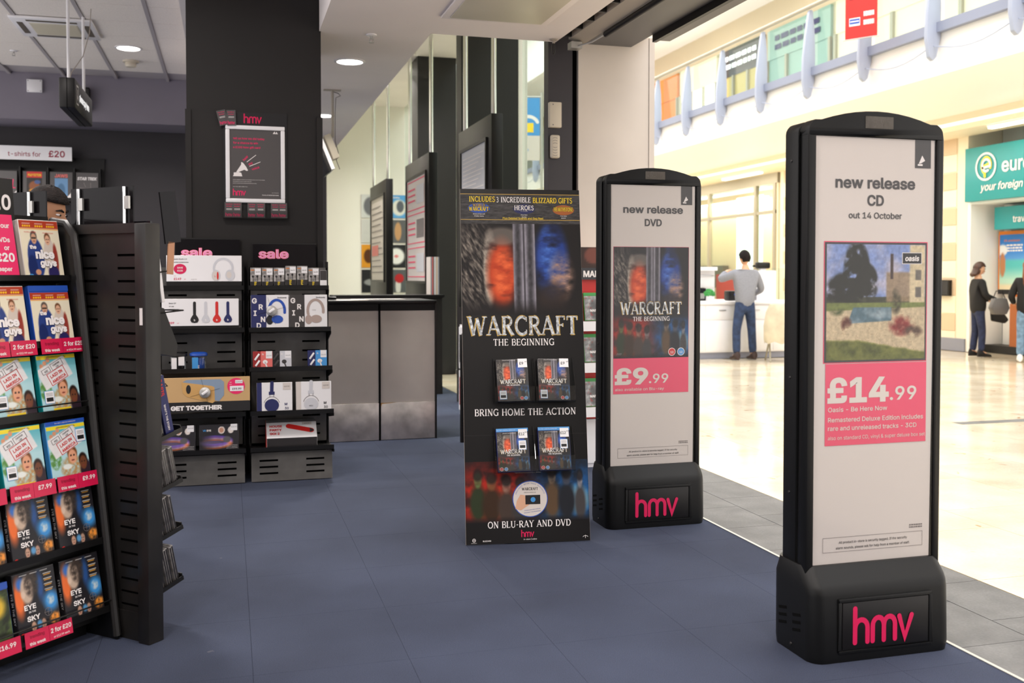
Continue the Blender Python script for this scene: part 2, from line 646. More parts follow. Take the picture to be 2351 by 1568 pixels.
def box_(U, V, a, b, c, d, soft=0.004):
    return np.clip((U - a) / soft + .5, 0, 1) * np.clip((b - U) / soft + .5, 0, 1) * np.clip((V - c) / soft + .5, 0, 1) * np.clip((d - V) / soft + .5, 0, 1)


def mixc(img, mask, c):
    mk = mask[..., None]
    return img * (1 - mk) + np.array(c, float) * mk


def vnoise(U, V, sx, sy, seed=0, octv=3):
    rs = np.random.RandomState(seed)
    tot, amp = 0, 1.0
    out = np.zeros(U.shape)
    for o in range(octv):
        gx, gy = int(sx * 2 ** o) + 2, int(sy * 2 ** o) + 2
        g = rs.rand(gy + 1, gx + 1)
        x, y = np.abs(np.mod(U, 1.0001)) * (gx - 1), np.abs(np.mod(V, 1.0001)) * (gy - 1)
        xi, yi = np.clip(x.astype(int), 0, gx - 1), np.clip(y.astype(int), 0, gy - 1)
        fx, fy = x - xi, y - yi
        fx, fy = fx * fx * (3 - 2 * fx), fy * fy * (3 - 2 * fy)
        out += amp * ((g[yi, xi] * (1 - fx) + g[yi, xi + 1] * fx) * (1 - fy) + (g[yi + 1, xi] * (1 - fx) + g[yi + 1, xi + 1] * fx) * fy)
        tot += amp
        amp *= 0.55
    return out / tot


printmat('print', 0.45, spec=0.3)
printmat('print_gloss', 0.28, spec=0.3)
# ------------------------------------------------------------------ materials
mat('black_satin', (20, 18, 18), 0.42, spec=0.35, bump=(900, 0.12, 0.0004))
mat('black_plastic', (10, 10, 10), 0.46, spec=0.3, bump=(1400, 0.25, 0.0003))
mat('black_paint', (33, 30, 29), 0.55, spec=0.35, noise=(1.2, 0.10))
mat('dark_wall', (46, 42, 46), 0.5, noise=(0.8, 0.08))
mat('rear_wall', (112, 106, 104), 0.6, noise=(2.0, 0.3))
mat('mauve_wall', (128, 122, 134), 0.6, noise=(0.7, 0.06))
mat('black_metal', (20, 19, 19), 0.33, spec=0.4, noise=(4, 0.15))
mat('gunmetal', (104, 102, 100), 0.36, metal=0.6, noise=(5, 0.14), bump=(60, 0.05))
mat('rack_metal', (36, 34, 33), 0.42, metal=0.25, noise=(6, 0.2))
mat('steel', (216, 208, 200), 0.30, metal=0.2, noise=(2.5, 0.04), bump=(500, 0.06, 0.0005))
mat('steel_scuffed', (206, 200, 196), 0.34, metal=0.25, noise=(7, 0.14))
mat('chrome', (215, 215, 215), 0.16, metal=1.0)
mat('alu', (190, 188, 184), 0.35, metal=0.7)
mat('white_paint', (232, 226, 220), 0.6)
mat('white_wall', (236, 232, 222), 0.65, noise=(0.6, 0.02))
mat('pillar_white', (212, 202, 192), 0.55, noise=(1.5, 0.03))
mat('plaster', (238, 230, 228), 0.75, noise=(1.0, 0.02))
mat('ceiling_tile', (236, 228, 220), 0.8, noise=(90, 0.03))
mat('ceiling_rail', (172, 166, 168), 0.5)
mat('vent_panel', (206, 200, 182), 0.4)
mat('vent_dark', (96, 88, 78), 0.5)
mat('beige_plastic', (206, 196, 178), 0.45)
mat('rail_beige', (165, 156, 146), 0.45)
mat('soffit_grey', (92, 90, 92), 0.5)
mat('white_paper', (214, 205, 199), 0.45)
mat('white_gloss', (240, 238, 240), 0.25)
mat('ink', (58, 54, 54), 0.5)
mat('ink_black', (20, 18, 20), 0.5)
mat('ink_grey', (120, 112, 112), 0.5)
mat('ink_white', (240, 234, 232), 0.45)
mat('ink_cream', (222, 212, 204), 0.45)
mat('pink', (236, 40, 104), 0.4)
mat('magenta', (214, 20, 84), 0.4)
mat('pink_panel', (232, 72, 108), 0.4)
mat('ticket_red', (206, 20, 72), 0.35)
mat('ticket_dark', (150, 12, 50), 0.35)
mat('yellow', (248, 214, 40), 0.45)
mat('gold', (196, 160, 72), 0.4)
mat('red', (210, 40, 36), 0.45)
mat('dark_red', (150, 30, 30), 0.45)
mat('orange', (232, 130, 36), 0.45)
mat('blue', (34, 80, 176), 0.4)
mat('navy', (30, 36, 92), 0.45)
mat('sky_blue', (70, 150, 216), 0.4)
mat('teal', (22, 146, 150), 0.4)
mat('green', (56, 148, 66), 0.4)
mat('lens_green', (90, 216, 70), 0.4)
mat('brown_desk', (170, 92, 36), 0.45)
mat('kraft', (200, 162, 112), 0.6)
mat('wood_print', (206, 160, 96), 0.5)
mat('skin', (222, 172, 140), 0.55)
mat('skin_tan', (184, 132, 98), 0.5)
mat('hair_black', (26, 21, 20), 0.8, spec=0.2, noise=(60, 0.4), bump=(140, 0.9, 0.006))
mat('hair_brown', (62, 36, 26), 0.45, noise=(50, 0.3), stretch=(1, 1, .15))
mat('hair_auburn', (116, 66, 40), 0.45, noise=(50, 0.3), stretch=(1, 1, .15))
mat('grey_knit', (138, 140, 150), 0.8, noise=(120, 0.08))
mat('jeans', (44, 60, 92), 0.8, noise=(14, 0.2))
mat('jeans_dark', (34, 42, 72), 0.8, noise=(14, 0.2))
mat('jeans_light', (112, 142, 172), 0.8, noise=(14, 0.15))
mat('black_cloth', (22, 20, 22), 0.8)
mat('shoe_brown', (62, 44, 40), 0.5)
mat('shoe_white', (236, 236, 236), 0.5)
mat('jacket_beige', (206, 194, 170), 0.8, noise=(6, 0.06))
mat('mall_white', (246, 244, 240), 0.5)
mat('mall_cream', (244, 232, 206), 0.55)
mat('mall_block', (218, 192, 160), 0.5)
mat('rail_blue', (142, 149, 170), 0.45)
mat('post_blue', (168, 176, 196), 0.4)
mat('frame_grey', (168, 162, 146), 0.4, metal=0.3)
mat('skirting_grey', (140, 142, 156), 0.5)
mat('shop_green', (150, 178, 170), 0.4)
mat('shop_yellow', (196, 176, 112), 0.5)
mat('gallery_wall', (204, 190, 162), 0.6)
mat('lamp_white', (255, 250, 240), 0.5, emit=14.0)
mat('strip_white', (255, 248, 232), 0.5, emit=9.0)
mat('lit_sign', (255, 255, 255), 0.5, emit=1.0)
mat('lit_window', (255, 252, 240), 0.5, emit=1.5)
mat('screen_dark', (24, 22, 26), 0.12)
mat('smoked', (26, 24, 26), 0.10, spec=0.16)
mat('case_clear', (150, 146, 144), 0.16, noise=(30, 0.3), spec=0.8)
mat('case_dark', (40, 38, 40), 0.2, spec=0.7)
mat('gap_dark', (6, 6, 6), 0.9, spec=0.1)
glassmat('glass', (240, 248, 244), 0.02, 0.10)
glassmat('glass_mall', (240, 249, 247), 0.02, 0.06)
glassmat('acrylic', (244, 246, 246), 0.05, 0.16)
glassmat('poster_cover', (252, 252, 252), 0.12, 0.05)


def world_tex(name, base, dark, scale, rough, fine=None, rand=0.0, bump=0.0, veins=None):
    """floor finishes in world coordinates with a little change from piece to piece"""
    m = mat(name, base, rough)
    nt = m.node_tree
    b = nt.nodes['Principled BSDF']
    geo = nt.nodes.new('ShaderNodeNewGeometry')
    n = nt.nodes.new('ShaderNodeTexNoise')
    n.inputs['Scale'].default_value = scale
    n.inputs['Detail'].default_value = 6
    nt.links.new(geo.outputs['Position'], n.inputs['Vector'])
    r = nt.nodes.new('ShaderNodeValToRGB')
    r.color_ramp.elements[0].color = rgb(dark)
    r.color_ramp.elements[1].color = rgb(base)
    r.color_ramp.elements[0].position, r.color_ramp.elements[1].position = 0.36, 0.64
    nt.links.new(n.outputs['Fac'], r.inputs[0])
    col = r.outputs[0]
    if fine:
        f = nt.nodes.new('ShaderNodeTexNoise')
        f.inputs['Scale'].default_value = fine[0]
        f.inputs['Detail'].default_value = 2
        nt.links.new(geo.outputs['Position'], f.inputs['Vector'])
        mr = nt.nodes.new('ShaderNodeMapRange')
        mr.inputs[1].default_value, mr.inputs[2].default_value = 0.3, 0.7
        mr.inputs[3].default_value, mr.inputs[4].default_value = 1 - fine[1], 1 + fine[1]
        nt.links.new(f.outputs['Fac'], mr.inputs[0])
        mx = nt.nodes.new('ShaderNodeVectorMath')
        mx.operation = 'SCALE'
        nt.links.new(col, mx.inputs[0])
        nt.links.new(mr.outputs[0], mx.inputs['Scale'])
        col = mx.outputs[0]
        if bump:
            bp = nt.nodes.new('ShaderNodeBump')
            bp.inputs['Strength'].default_value = bump
            bp.inputs['Distance'].default_value = 0.003
            nt.links.new(f.outputs['Fac'], bp.inputs['Height'])
            nt.links.new(bp.outputs[0], b.inputs['Normal'])
    if veins:
        v = nt.nodes.new('ShaderNodeTexNoise')
        v.inputs['Scale'].default_value = veins[0]
        v.inputs['Detail'].default_value = 8
        v.inputs['Distortion'].default_value = 1.5
        nt.links.new(geo.outputs['Position'], v.inputs['Vector'])
        r2 = nt.nodes.new('ShaderNodeValToRGB')
        r2.color_ramp.elements[0].position, r2.color_ramp.elements[1].position = veins[1], veins[1] + 0.05
        r2.color_ramp.elements[0].color, r2.color_ramp.elements[1].color = (0, 0, 0, 1), (1, 1, 1, 1)
        nt.links.new(v.outputs['Fac'], r2.inputs[0])
        m3 = nt.nodes.new('ShaderNodeMix')
        m3.data_type = 'RGBA'
        nt.links.new(r2.outputs[0], m3.inputs[0])
        nt.links.new(col, m3.inputs[6])
        m3.inputs[7].default_value = rgb(veins[2])
        col = m3.outputs[2]
    if rand:
        oi = nt.nodes.new('ShaderNodeObjectInfo')
        mr = nt.nodes.new('ShaderNodeMapRange')
        mr.inputs[3].default_value, mr.inputs[4].default_value = 1 - rand, 1 + rand
        nt.links.new(oi.outputs['Random'], mr.inputs[0])
        mx = nt.nodes.new('ShaderNodeVectorMath')
        mx.operation = 'SCALE'
        nt.links.new(col, mx.inputs[0])
        nt.links.new(mr.outputs[0], mx.inputs['Scale'])
        col = mx.outputs[0]
    nt.links.new(col, b.inputs['Base Color'])
    return m


world_tex('carpet', (58, 66, 88), (46, 53, 73), 1.3, 0.95, fine=(420, 0.5), rand=0.022, bump=0.7, veins=(3.2, 0.735, (120, 118, 122)))
world_tex('slate', (106, 105, 104), (86, 85, 85), 5.0, 0.55, fine=(90, 0.12), rand=0.08, bump=0.25)
world_tex('marble', (236, 223, 198), (216, 200, 172), 2.0, 0.13, fine=(60, 0.05), rand=0.06, veins=(5.0, 0.66, (186, 146, 104)))

# ------------------------------------------------------------------ shop floor: carpet tiles
floor = MB().box(-4.2, 2.445, -3.0, 17.2, -0.12, -0.007).build('floor', 'carpet')
struct(floor)
PX, PY = 0.515, 0.55
ct = MB().box(0.0005, PX - 0.0005, 0.0005, PY - 0.0005, -0.0068, 0.0)
ct_me = None
for ix in range(-6, 5):
    for iy in range(-4, 17):
        x, y = 0.07 + ix * PX, 3.87 + iy * PY
        # keep those inside the picture's wedge
        dx, dy = x + PX / 2, y + PY / 2
        ang = math.degrees(math.atan2(dx, dy)) - 15.93
        if not (-33 < ang < 33) or y > 11.0:
            continue
        if x + PX > 2.45:
            e = MB().box(0.0005, 2.445 - x, 0.0005, PY - 0.0005, -0.0068, 0.0).build('carpet_tile', 'carpet', floor)
            e.location = (x, y, 0)
            continue
        if ct_me is None:
            o = ct.build('carpet_tile', 'carpet', floor)
            ct_me = o.data
        else:
            o = link('carpet_tile', ct_me, None, floor)
        o.location = (x, y, 0)
thr = MB().box(2.444, 2.458, -3, 6.79, -0.02, 0.0035).build('trim_1', 'alu')
struct(thr)

# ------------------------------------------------------------------ mall floor: slate strip and pale stone
mfloor = MB().box(2.459, 13.6, -3.0, 44.0, -0.12, -0.008).build('floor_mall', 'marble')
struct(mfloor)
me_s = None
for ix in range(2):
    for iy in range(-2, 22):
        x, y = 2.46 + ix * 0.31, 1.60 + iy * 0.43 + (0.2 if ix else 0)
        if y > 9.5:
            continue
        if me_s is None:
            o = MB().box(0.001, 0.307, 0.0015, 0.4285, -0.0075, 0.0).build('slate_tile', 'slate', mfloor)
            me_s = o.data
        else:
            o = link('slate_tile', me_s, None, mfloor)
        o.location = (x, y, 0)
TM = 0.74
me_m = None
for ix in range(0, 12):
    for iy in range(-1, 19):
        x, y = 3.083 + ix * TM, 1.3 + iy * TM + (0.37 if ix % 2 else 0)
        ang = math.degrees(math.atan2(x + .3, y + .3)) - 15.93
        if not (4 < ang < 33) or y + 0.45 * x > 17:
            continue
        if me_m is None:
            o = MB().box(0.0015, TM - 0.0015, 0.0015, TM - 0.0015, -0.0075, 0.0).build('stone_tile', 'marble', mfloor)
            me_m = o.data
        else:
            o = link('stone_tile', me_m, None, mfloor)
        o.location = (x, y, 0)
far = MB()
far.box(3.083, 13.6, 17.0, 44.0, -0.0075, -0.0005)
far.build('stone_paving', 'marble', mfloor)
inl = MB().box(6.2, 7.1, 7.3, 7.44, -0.007, 0.0006).build('inlay_strip', 'slate', mfloor)

# ------------------------------------------------------------------ shop shell
# lowered plaster ceiling with the opening above the window bay
pc = MB()
pc.box(0.645, 2.232, -3.0, 6.70, 2.95, 3.30)
pc.box(0.645, 1.34, 6.70, 17.0, 2.95, 3.30)
struct(pc.build('ceiling', 'plaster'))
struct(MB().box(0.605, 0.645, -3.0, 6.84, 2.95, 3.725).build('trim_2', 'plaster'))
struct(MB().box(0.617, 0.645, 6.84, 7.60, 2.95, 3.725).build('trim_9', 'plaster'))
struct(MB().box(-0.335, 0.64, 7.60, 13.0, 3.35, 3.725).build('wall_beam', 'plaster'))
# suspended ceiling of square tiles on metal rails
tc_ = MB().box(-4.2, 0.64, -3.0, 13.0, 3.725, 3.80).build('ceiling_suspended', 'ceiling_rail')
struct(tc_)
me_t = None
for ix in range(-5, 1):
    for iy in range(0, 14):
        x, y = -0.69 + (ix) * 0.59, 5.25 + iy * 0.605
        if y + 0.6 > 13.0 or x + 0.59 < -3.4:
            continue
        wdt = 0.55 if ix < 0 else 0.37
        if ix < 0 and me_t is not None:
            o = link('ceiling_panel', me_t, None, tc_)
        else:
            o = MB().box(0.0, wdt, 0.003, 0.602, 3.703, 3.7255).build('ceiling_panel', 'ceiling_tile', tc_)
            if ix < 0:
                me_t = o.data
        o.location = (x + 0.02, y, 0)
for ix in range(-5, 1):
    x = -0.69 + ix * 0.59
    MB().box(x - 0.017, x + 0.017, 5.2, 13.0, 3.694, 3.726).build('ceiling_rail', 'ceiling_rail', tc_)
# back wall: projecting bulkhead over a black recess
wb = MB()
wb.box(-4.6, 1.0, 13.0, 13.72, 3.17, 3.80)
struct(wb.build('wall_bulkhead', 'mauve_wall'))
struct(MB().box(-4.6, 1.3, 13.72, 13.9, 0.0, 3.17).build('wall_back', 'dark_wall'))
struct(MB().box(1.0, 3.1, 17.0, 17.2, 0.0, 4.3).build('wall_window_bay', 'white_wall'))
struct(MB().box(0.9, 1.0, 13.9, 17.2, 0.0, 3.0).build('wall_inner', 'white_wall'))
struct(MB().box(1.30, 3.02, 6.72, 17.2, 4.2, 4.35).build('ceiling_window_bay', 'plaster'))
struct(MB().box(1.30, 1.34, 6.72, 17.0, 3.30, 4.2).build('wall_bay_side', 'white_wall'))
struct(MB().box(1.30, 3.02, 6.62, 6.70, 3.30, 4.2).build('wall_bay_front', 'white_wall'))
struct(MB().box(-4.2, 2.44, -3.15, -3.0, 0, 3.75).build('wall_rear', 'rear_wall'))
# black column with corner guards
col_o = MB().box(-0.25, 0.615, 6.85, 7.60, 0, 3.72).build('wall_column', 'black_paint')
struct(col_o)
for x0, x1, zt in ((-0.258, -0.222, 2.39), (0.584, 0.622, 2.37)):
    MB().box(x0, x1, 6.828, 6.856, 0, zt).build('corner_guard', 'black_paint', col_o)
MB().box(-0.222, 0.584, 6.842, 6.852, 0, 2.385).build('cladding_panel', 'black_paint', col_o)
# door jamb, white pier, window pillars
struct(MB().box(2.21, 2.392, 6.80, 6.90, 0, 3.30).build('wall_jamb', 'dark_wall'))
struct(MB().box(2.393, 2.437, 6.84, 7.08, 0, 3.0).build('trim_3', 'gap_dark'))
pier = MB().box(2.438, 2.985, 6.80, 7.40, 0, 3.05).build('wall_pier', 'pillar_white')
struct(pier)
MB().box(2.988, 3.03, 6.795, 7.42, 0, 3.05).build('edge_cover', 'pillar_white', pier)
struct(MB().box(2.29, 2.89, 9.9, 10.12, 0, 4.2).build('wall_pillar_near', 'black_paint'))
struct(MB().box(2.42, 2.94, 13.0, 13.42, 0, 4.2).build('wall_pillar_far', 'black_paint'))
struct(MB().box(2.895, 2.99, 9.9, 10.0, 0, 4.2).build('trim_4', 'white_wall'))
for i, (a, b) in enumerate(((7.42, 9.88), (10.14, 12.98), (13.44, 16.98))):
    wn = MB().box(2.93, 2.945, a, b, 0.06, 4.2).build('window_%d' % (i + 1), 'glass')
    struct(wn)
    MB().box(2.92, 2.955, a, b, 0.0, 0.06).build('bottom_rail', 'alu', wn)
# entrance head: dark gap, shutter rail, roller, soffit and outer lip
hd = MB().box(2.232, 2.30, -3, 6.80, 3.02, 3.3).build('trim_5', 'gap_dark')
struct(hd)
for k in range(6):
    MB().box(2.234, 2.30, 6.55 - k * 0.22, 6.57 - k * 0.22, 2.96, 3.02).build('hanger', 'rack_metal', hd)
rl = MB()
rl.prism([(2.30, 2.955), (2.415, 2.93), (2.425, 2.96), (2.42, 3.05), (2.30, 3.05)], -3, 6.62)
shr = rl.build('trim_6', 'rail_beige')
struct(shr)
MB().tube([(2.435, -3, 2.915), (2.435, 6.25, 2.915)], 0.022, 12).build('shutter_roller', 'black_satin', shr, smooth=True)
MB().tube([(2.43, 6.25, 2.915), (2.40, 6.42, 2.90), (2.345, 6.58, 2.90)], 0.006, 6).build('cable', 'alu', shr, smooth=True)
MB().box(2.30, 2.38, 6.56, 6.64, 2.885, 2.93).build('end_bracket', 'alu', shr)
so = MB().box(2.42, 2.845, -3, 6.80, 2.975, 3.10).build('trim_7', 'soffit_grey')
struct(so)
MB().box(2.845, 2.875, -3, 6.42, 2.925, 3.10).build('lip', 'black_satin', so)
MB().box(2.875, 2.985, -3, 6.44, 2.945, 3.10).build('fascia_foot', 'soffit_grey', so)
struct(MB().box(2.55, 2.985, -3, 6.80, 3.10, 4.5).build('wall_fascia', 'white_wall'))
# ================================================================== THE MALL
# far side: ground-floor wall, gallery slab, upper shops
struct(MB().box(12.3, 13.4, 14.42, 20.5, 0, 3.95).build('wall_mall_far', 'mall_cream'))
struct(MB().box(13.0, 13.4, 9.0, 14.40, 0, 3.95).build('wall_mall_recess', 'mall_white'))
struct(MB().box(12.3, 13.4, 26.9, 44.0, 0, 3.95).build('wall_mall_end_bay', 'mall_cream'))
struct(MB().box(3.0, 13.6, 44.0, 44.3, 0, 9.6).build('wall_mall_end', 'mall_cream'))
gal = MB().box(9.05, 13.4, -3.0, 44.0, 3.95, 4.42).build('ceiling_gallery', 'mall_white')
struct(gal)
struct(MB().box(8.95, 9.05, -3.0, 44.0, 3.93, 4.47).build('wall_gallery_edge', 'mall_white'))
struct(MB().box(12.6, 13.4, -3.0, 44.0, 4.42, 7.9).build('wall_gallery_upper', 'gallery_wall'))
struct(MB().box(9.6, 13.4, -3.0, 44.0, 7.9, 8.1).build('ceiling_gallery_upper', 'mall_white'))
struct(MB().box(9.55, 9.75, -3.0, 44.0, 7.7, 9.6).build('wall_clerestory', 'mall_white'))
struct(MB().box(2.55, 2.985, 6.80, 44.0, 4.5, 9.6).build('wall_mall_near', 'mall_white'))
struct(MB().box(2.55, 2.985, 17.2, 44.0, 0.0, 4.5).build('wall_mall_near_low', 'mall_white'))
struct(MB().box(3.0, 3.7, -3.0, 44.0, 9.3, 9.6).build('ceiling_mall', 'mall_white'))
struct(MB().box(8.7, 9.6, -3.0, 44.0, 9.3, 9.6).build('ceiling_mall_side', 'mall_white'))
# coves under the gallery and long strip lamps
cov = MB()
cov.prism([(11.5, 3.95), (11.5, 3.78), (11.62, 3.72), (12.3, 3.72), (12.3, 3.95)], 9.0, 44.0)
struct(cov.build('trim_8', 'mall_cream'))
for i, y in enumerate((12.4, 17.8, 21.3, 24.5, 31.0)):
    t = thing('strip_lamp', ['long white strip lamp on the gallery ceiling above the teal currency kiosk', 'white strip lamp under the gallery, above the block-patterned wall', 'white strip lamp under the gallery above the glazed shop corner', 'white strip lamp under the gallery above the glazed shop window', 'white strip lamp at the far end under the gallery'][i], 'lamp', (11.75, y, 3.665))
    MB().box(-0.06, 0.06, -0.9, 0.9, 0.03, 0.055).build('housing', 'mall_white', t)
    MB().box(-0.05, 0.05, -0.88, 0.88, 0.0, 0.03).build('diffuser', 'strip_white', t)
for i, (x, y) in enumerate(((11.2, 14.6), (11.4, 19.5), (11.4, 23.6), (11.2, 29.5))):
    t = thing('strip_lamp', ['short white strip lamp on the upper ceiling, nearest of the row', 'white strip lamp on the upper ceiling, second of the row', 'white strip lamp on the upper ceiling above the orange shop sign', 'farthest white strip lamp on the upper ceiling'][i], 'lamp', (x, y, 7.84))
    MB().box(-0.08, 0.08, -0.8, 0.8, 0.03, 0.06).build('housing', 'mall_white', t)
    MB().box(-0.07, 0.07, -0.78, 0.78, 0.0, 0.03).build('diffuser', 'strip_white', t)

# ---- gallery balustrade: rail, curved posts, glass panes, handrail, slack wire
bal = thing('balustrade', 'blue-grey balustrade with curved fin posts and glass panes along the upper gallery', 'railing', (8.93, 0, 0))
MB().box(-0.06, 0.02, 6.0, 43.9, 4.47, 4.60).build('bottom_rail', 'rail_blue', bal)
MB().tube([(-0.10, 6.0, 5.54), (-0.10, 43.9, 5.54)], 0.035, 10).build('handrail', 'frame_grey', bal, smooth=True)
PYS = [8.15 + 1.445 * k for k in range(0, 17)]
prof = [(x_ * 0.85, z_) for x_, z_ in [(-0.10, 5.50), (-0.04, 5.50), (0.00, 5.2), (0.02, 4.8), (0.01, 4.4), (-0.06, 4.15), (-0.12, 4.10), (-0.19, 4.15), (-0.235, 4.4), (-0.225, 4.75), (-0.18, 5.1), (-0.12, 5.45)]]
fin = None
for k, y in enumerate(PYS):
    if fin is None:
        b = MB()
        b.prism(list(reversed(prof)), -0.035, 0.035)
        fin = b.build('post', 'post_blue', bal, bev=0.012)
        o = fin
        me_f = fin.data
    else:
        o = link('post', me_f, None, bal)
    o.location = (0, y, 0)
    for zz in (4.95, 5.38):
        MB().tube([(-0.02, y + 0.04, zz), (-0.02, y + 0.17, zz)], 0.014, 6).build('glass_clamp', 'chrome', o if False else bal, smooth=True)
me_g = None
for k in range(len(PYS) - 1):
    if me_g is None:
        o = MB().box(-0.012, 0.0, 0.09, 1.355, 4.62, 5.50).build('glass_pane', 'glass_mall', bal)
        me_g = o.data
    else:
        o = link('glass_pane', me_g, None, bal)
    o.location = (0.03, PYS[k], 0)
for k in range(len(PYS) - 1):
    y0 = PYS[k]
    MB().tube([(-0.10, y0 + 1.445 * t_ / 8, 4.30 - 0.13 * math.sin(math.pi * t_ / 8)) for t_ in range(9)], 0.008, 5).build('wire', 'post_blue', bal, smooth=True)

# ---- upper shops seen through the balustrade
def shop_upper(name, label, y0, y1, facade, sign, signmat, words, lit=False):
    t = thing(name, label, 'shop', (12.55, (y0 + y1) / 2, 4.42))
    wd = (y1 - y0)
    h = wd / 2
    MB().box(-0.02, 0.05, -h, h, 2.05, 2.75).build('sign_board', signmat, t)
    MB().box(0.0, 0.05, -h, h, 0.0, 2.05).build('shop_window', facade, t)
    for k in range(4):
        yy = -h + wd * k / 3
        MB().box(-0.06, 0.0, yy - 0.04, yy + 0.04, 0, 2.05).build('mullion', 'frame_grey', t)
    M = T((-0.03, 0, 0)) @ Matrix.Rotation(R(-90), 4, 'Z')
    if words == '#':
        bars(t, -wd * .36, wd * .36, 2.2, 2.62, 2, sign, y=-0.01, M=M, seed=int(y0))
    elif words:
        txt(t, words, 0, 2.22, 0.30, sign, y=-0.01, align='CENTER', bold=0.02, M=M, maxw=wd * 0.9)
    return t


shop_upper('shop_front', 'orange shop front with gold lettering on the upper gallery, left of the others', 26.5, 30.5, 'orange', 'gold', 'orange', 'A PIZZA')
shop_upper('shop_front', 'brightly lit white shop window between the orange front and the dark sign', 24.1, 26.3, 'lit_window', 'ink_white', 'mall_cream', None)
shop_upper('shop_front', 'upper shop with a dark fascia and glowing white lettering', 21.7, 23.9, 'shop_yellow', 'lit_sign', 'screen_dark', '#')
shop_upper('shop_front', 'upper shop with pale glass front and violet lettering', 18.9, 21.5, 'shop_green', 'navy', 'shop_green', '#')
shop_upper('shop_front', 'blank cream shop front on the upper gallery above the near kiosk', 13.0, 18.7, 'mall_cream', 'ink_white', 'mall_cream', None)

# ---- banners hanging over the mall
bn = thing('banner', 'red hanging banner with white print, over the balustrade at the top of the view', 'banner', (8.30, 11.80, 4.54))
bn.scale = (0.68, 0.68, 0.68)
M = Matrix.Rotation(R(-55), 4, 'Z')
b = MB(M)
b.box(-0.32, 0.32, -0.006, 0.006, 0.0, 2.1)
b.build('cloth', 'red', bn)
MB(M).tube([(-0.36, 0, 2.1), (0.36, 0, 2.1)], 0.015, 8).build('top_bar', 'alu', bn, smooth=True)
MB(M).tube([(-0.36, 0, 0.0), (0.36, 0, 0.0)], 0.012, 8).build('bottom_bar', 'alu', bn, smooth=True)
flat(bn, -0.24, -0.02, 0.26, 0.42, 'white_gloss', y=-0.0075, M=M)
flat(bn, -0.23, -0.03, 0.30, 0.40, 'blue', y=-0.0085, M=M)
bars(bn, -0.215, -0.045, 0.325, 0.375, 1, 'ink_white', y=-0.009, M=M, seed=4)
bars(bn, 0.05, 0.26, 0.22, 0.56, 2, 'ink_white', y=-0.0085, M=M, seed=8)
bars(bn, -0.24, 0.24, 0.76, 1.02, 3, 'dark_red', y=-0.0085, M=M, seed=9)
b2 = thing('banner', 'blue and white hanging banner seen through the shop window', 'banner', (6.15, 20.6, 0.0))
M = T((0, 0, 3.80)) @ Matrix.Rotation(R(-14), 4, 'Z')
MB(M).box(-0.34, 0.34, -0.006, 0.006, 0.53, 1.34).build('cloth', 'sky_blue', b2)
MB(M).box(-0.34, 0.34, -0.006, 0.006, 0.0, 0.53).build('lower_cloth', 'white_paper', b2)
MB(M).tube([(0.38, 0, -3.80), (0.38, 0, 1.45)], 0.03, 8).build('pole', 'alu', b2, smooth=True)
MB(M).tube([(0.38, 0, 1.36), (-0.36, 0, 1.36)], 0.014, 8).build('top_arm', 'alu', b2, smooth=True)
strokes(b2, [arc(0.08, 0.76, 0.22, 0.18, 160, 20, 12)], 0.07, 'ink_white', y=-0.008, M=M, name='arch_mark')
flat(b2, -0.02, 0.20, 0.60, 0.80, 'yellow', y=-0.010, M=M)
txt(b2, 'reward', -0.26, 0.36, 0.09, 'sky_blue', y=-0.008, M=M)
txt(b2, 'your free', -0.26, 0.20, 0.09, 'sky_blue', y=-0.008, M=M)

# ---- block-patterned pilasters on the far wall
wallb = bpy.data.objects['wall_mall_far']
blk = None
for (yc, wd) in ((14.86, 0.36), (20.05, 0.55)):
    for k in range(6):
        z = 0.35 + k * 0.62
        b = MB().box(12.285, 12.301, yc - wd / 2, yc + wd / 2, z, z + 0.29)
        b.build('block', 'mall_block', wallb)
for (yc, wd) in ((14.86, 0.36), (20.05, 0.55)):
    for k in range(6):
        z = 0.04 + k * 0.62
        MB().box(12.288, 12.301, yc - wd / 2, yc + wd / 2, z, z + 0.30).build('block', 'mall_cream', wallb)
struct(MB().box(12.27, 12.302, 14.43, 20.5, 0, 0.22).build('baseboard_mall', 'skirting_grey'))
tv = thing('wall_screen', 'small dark screen on the far mall wall beside the near pedestal', 'screen', (12.24, 14.98, 1.10))
MB().box(-0.03, 0.04, -0.22, 0.22, -0.14, 0.14).build('casing', 'black_satin', tv)
MB().box(-0.032, -0.03, -0.2, 0.2, -0.12, 0.12).build('display', 'screen_dark', tv)

# ---- glazed corner shop behind the kiosk
gs = thing('shop_front', 'cream glazed corner shop with grey mullions behind the phone kiosk', 'shop', (12.3, 0, 0))
MB().box(-0.05, 0.3, 20.55, 26.9, 3.48, 3.95).build('fascia', 'frame_grey', gs)
MB().box(0.75, 1.05, 20.55, 26.9, 0, 3.48).build('back_wall', 'mall_block', gs)
MB().box(-0.02, 0.75, 20.55, 20.62, 0, 3.48).build('side_wall', 'mall_cream', gs)
for y in (20.62, 21.5, 23.9, 26.8):
    MB().box(-0.06, 0.03, y, y + 0.11, 0, 3.48).build('mullion', 'frame_grey', gs)
MB().box(-0.05, 0.02, 20.62, 26.9, 2.78, 2.86).build('transom', 'frame_grey', gs)
MB().box(-0.01, 0.0, 20.7, 26.8, 0.1, 3.48).build('glass_pane', 'glass_mall', gs)
MB().box(0.25, 0.27, 21.72, 23.0, 1.28, 3.3).build('window_poster', 'lit_window', gs)
MB().box(0.20, 0.22, 21.6, 24.0, 0.55, 1.36).build('sale_board', 'red', gs)
M = T((0.19, 22.8, 0)) @ Matrix.Rotation(R(-90), 4, 'Z')
txt(gs, 'UP TO', 0, 1.08, 0.13, 'ink_white', align='CENTER', bold=.03, M=M)
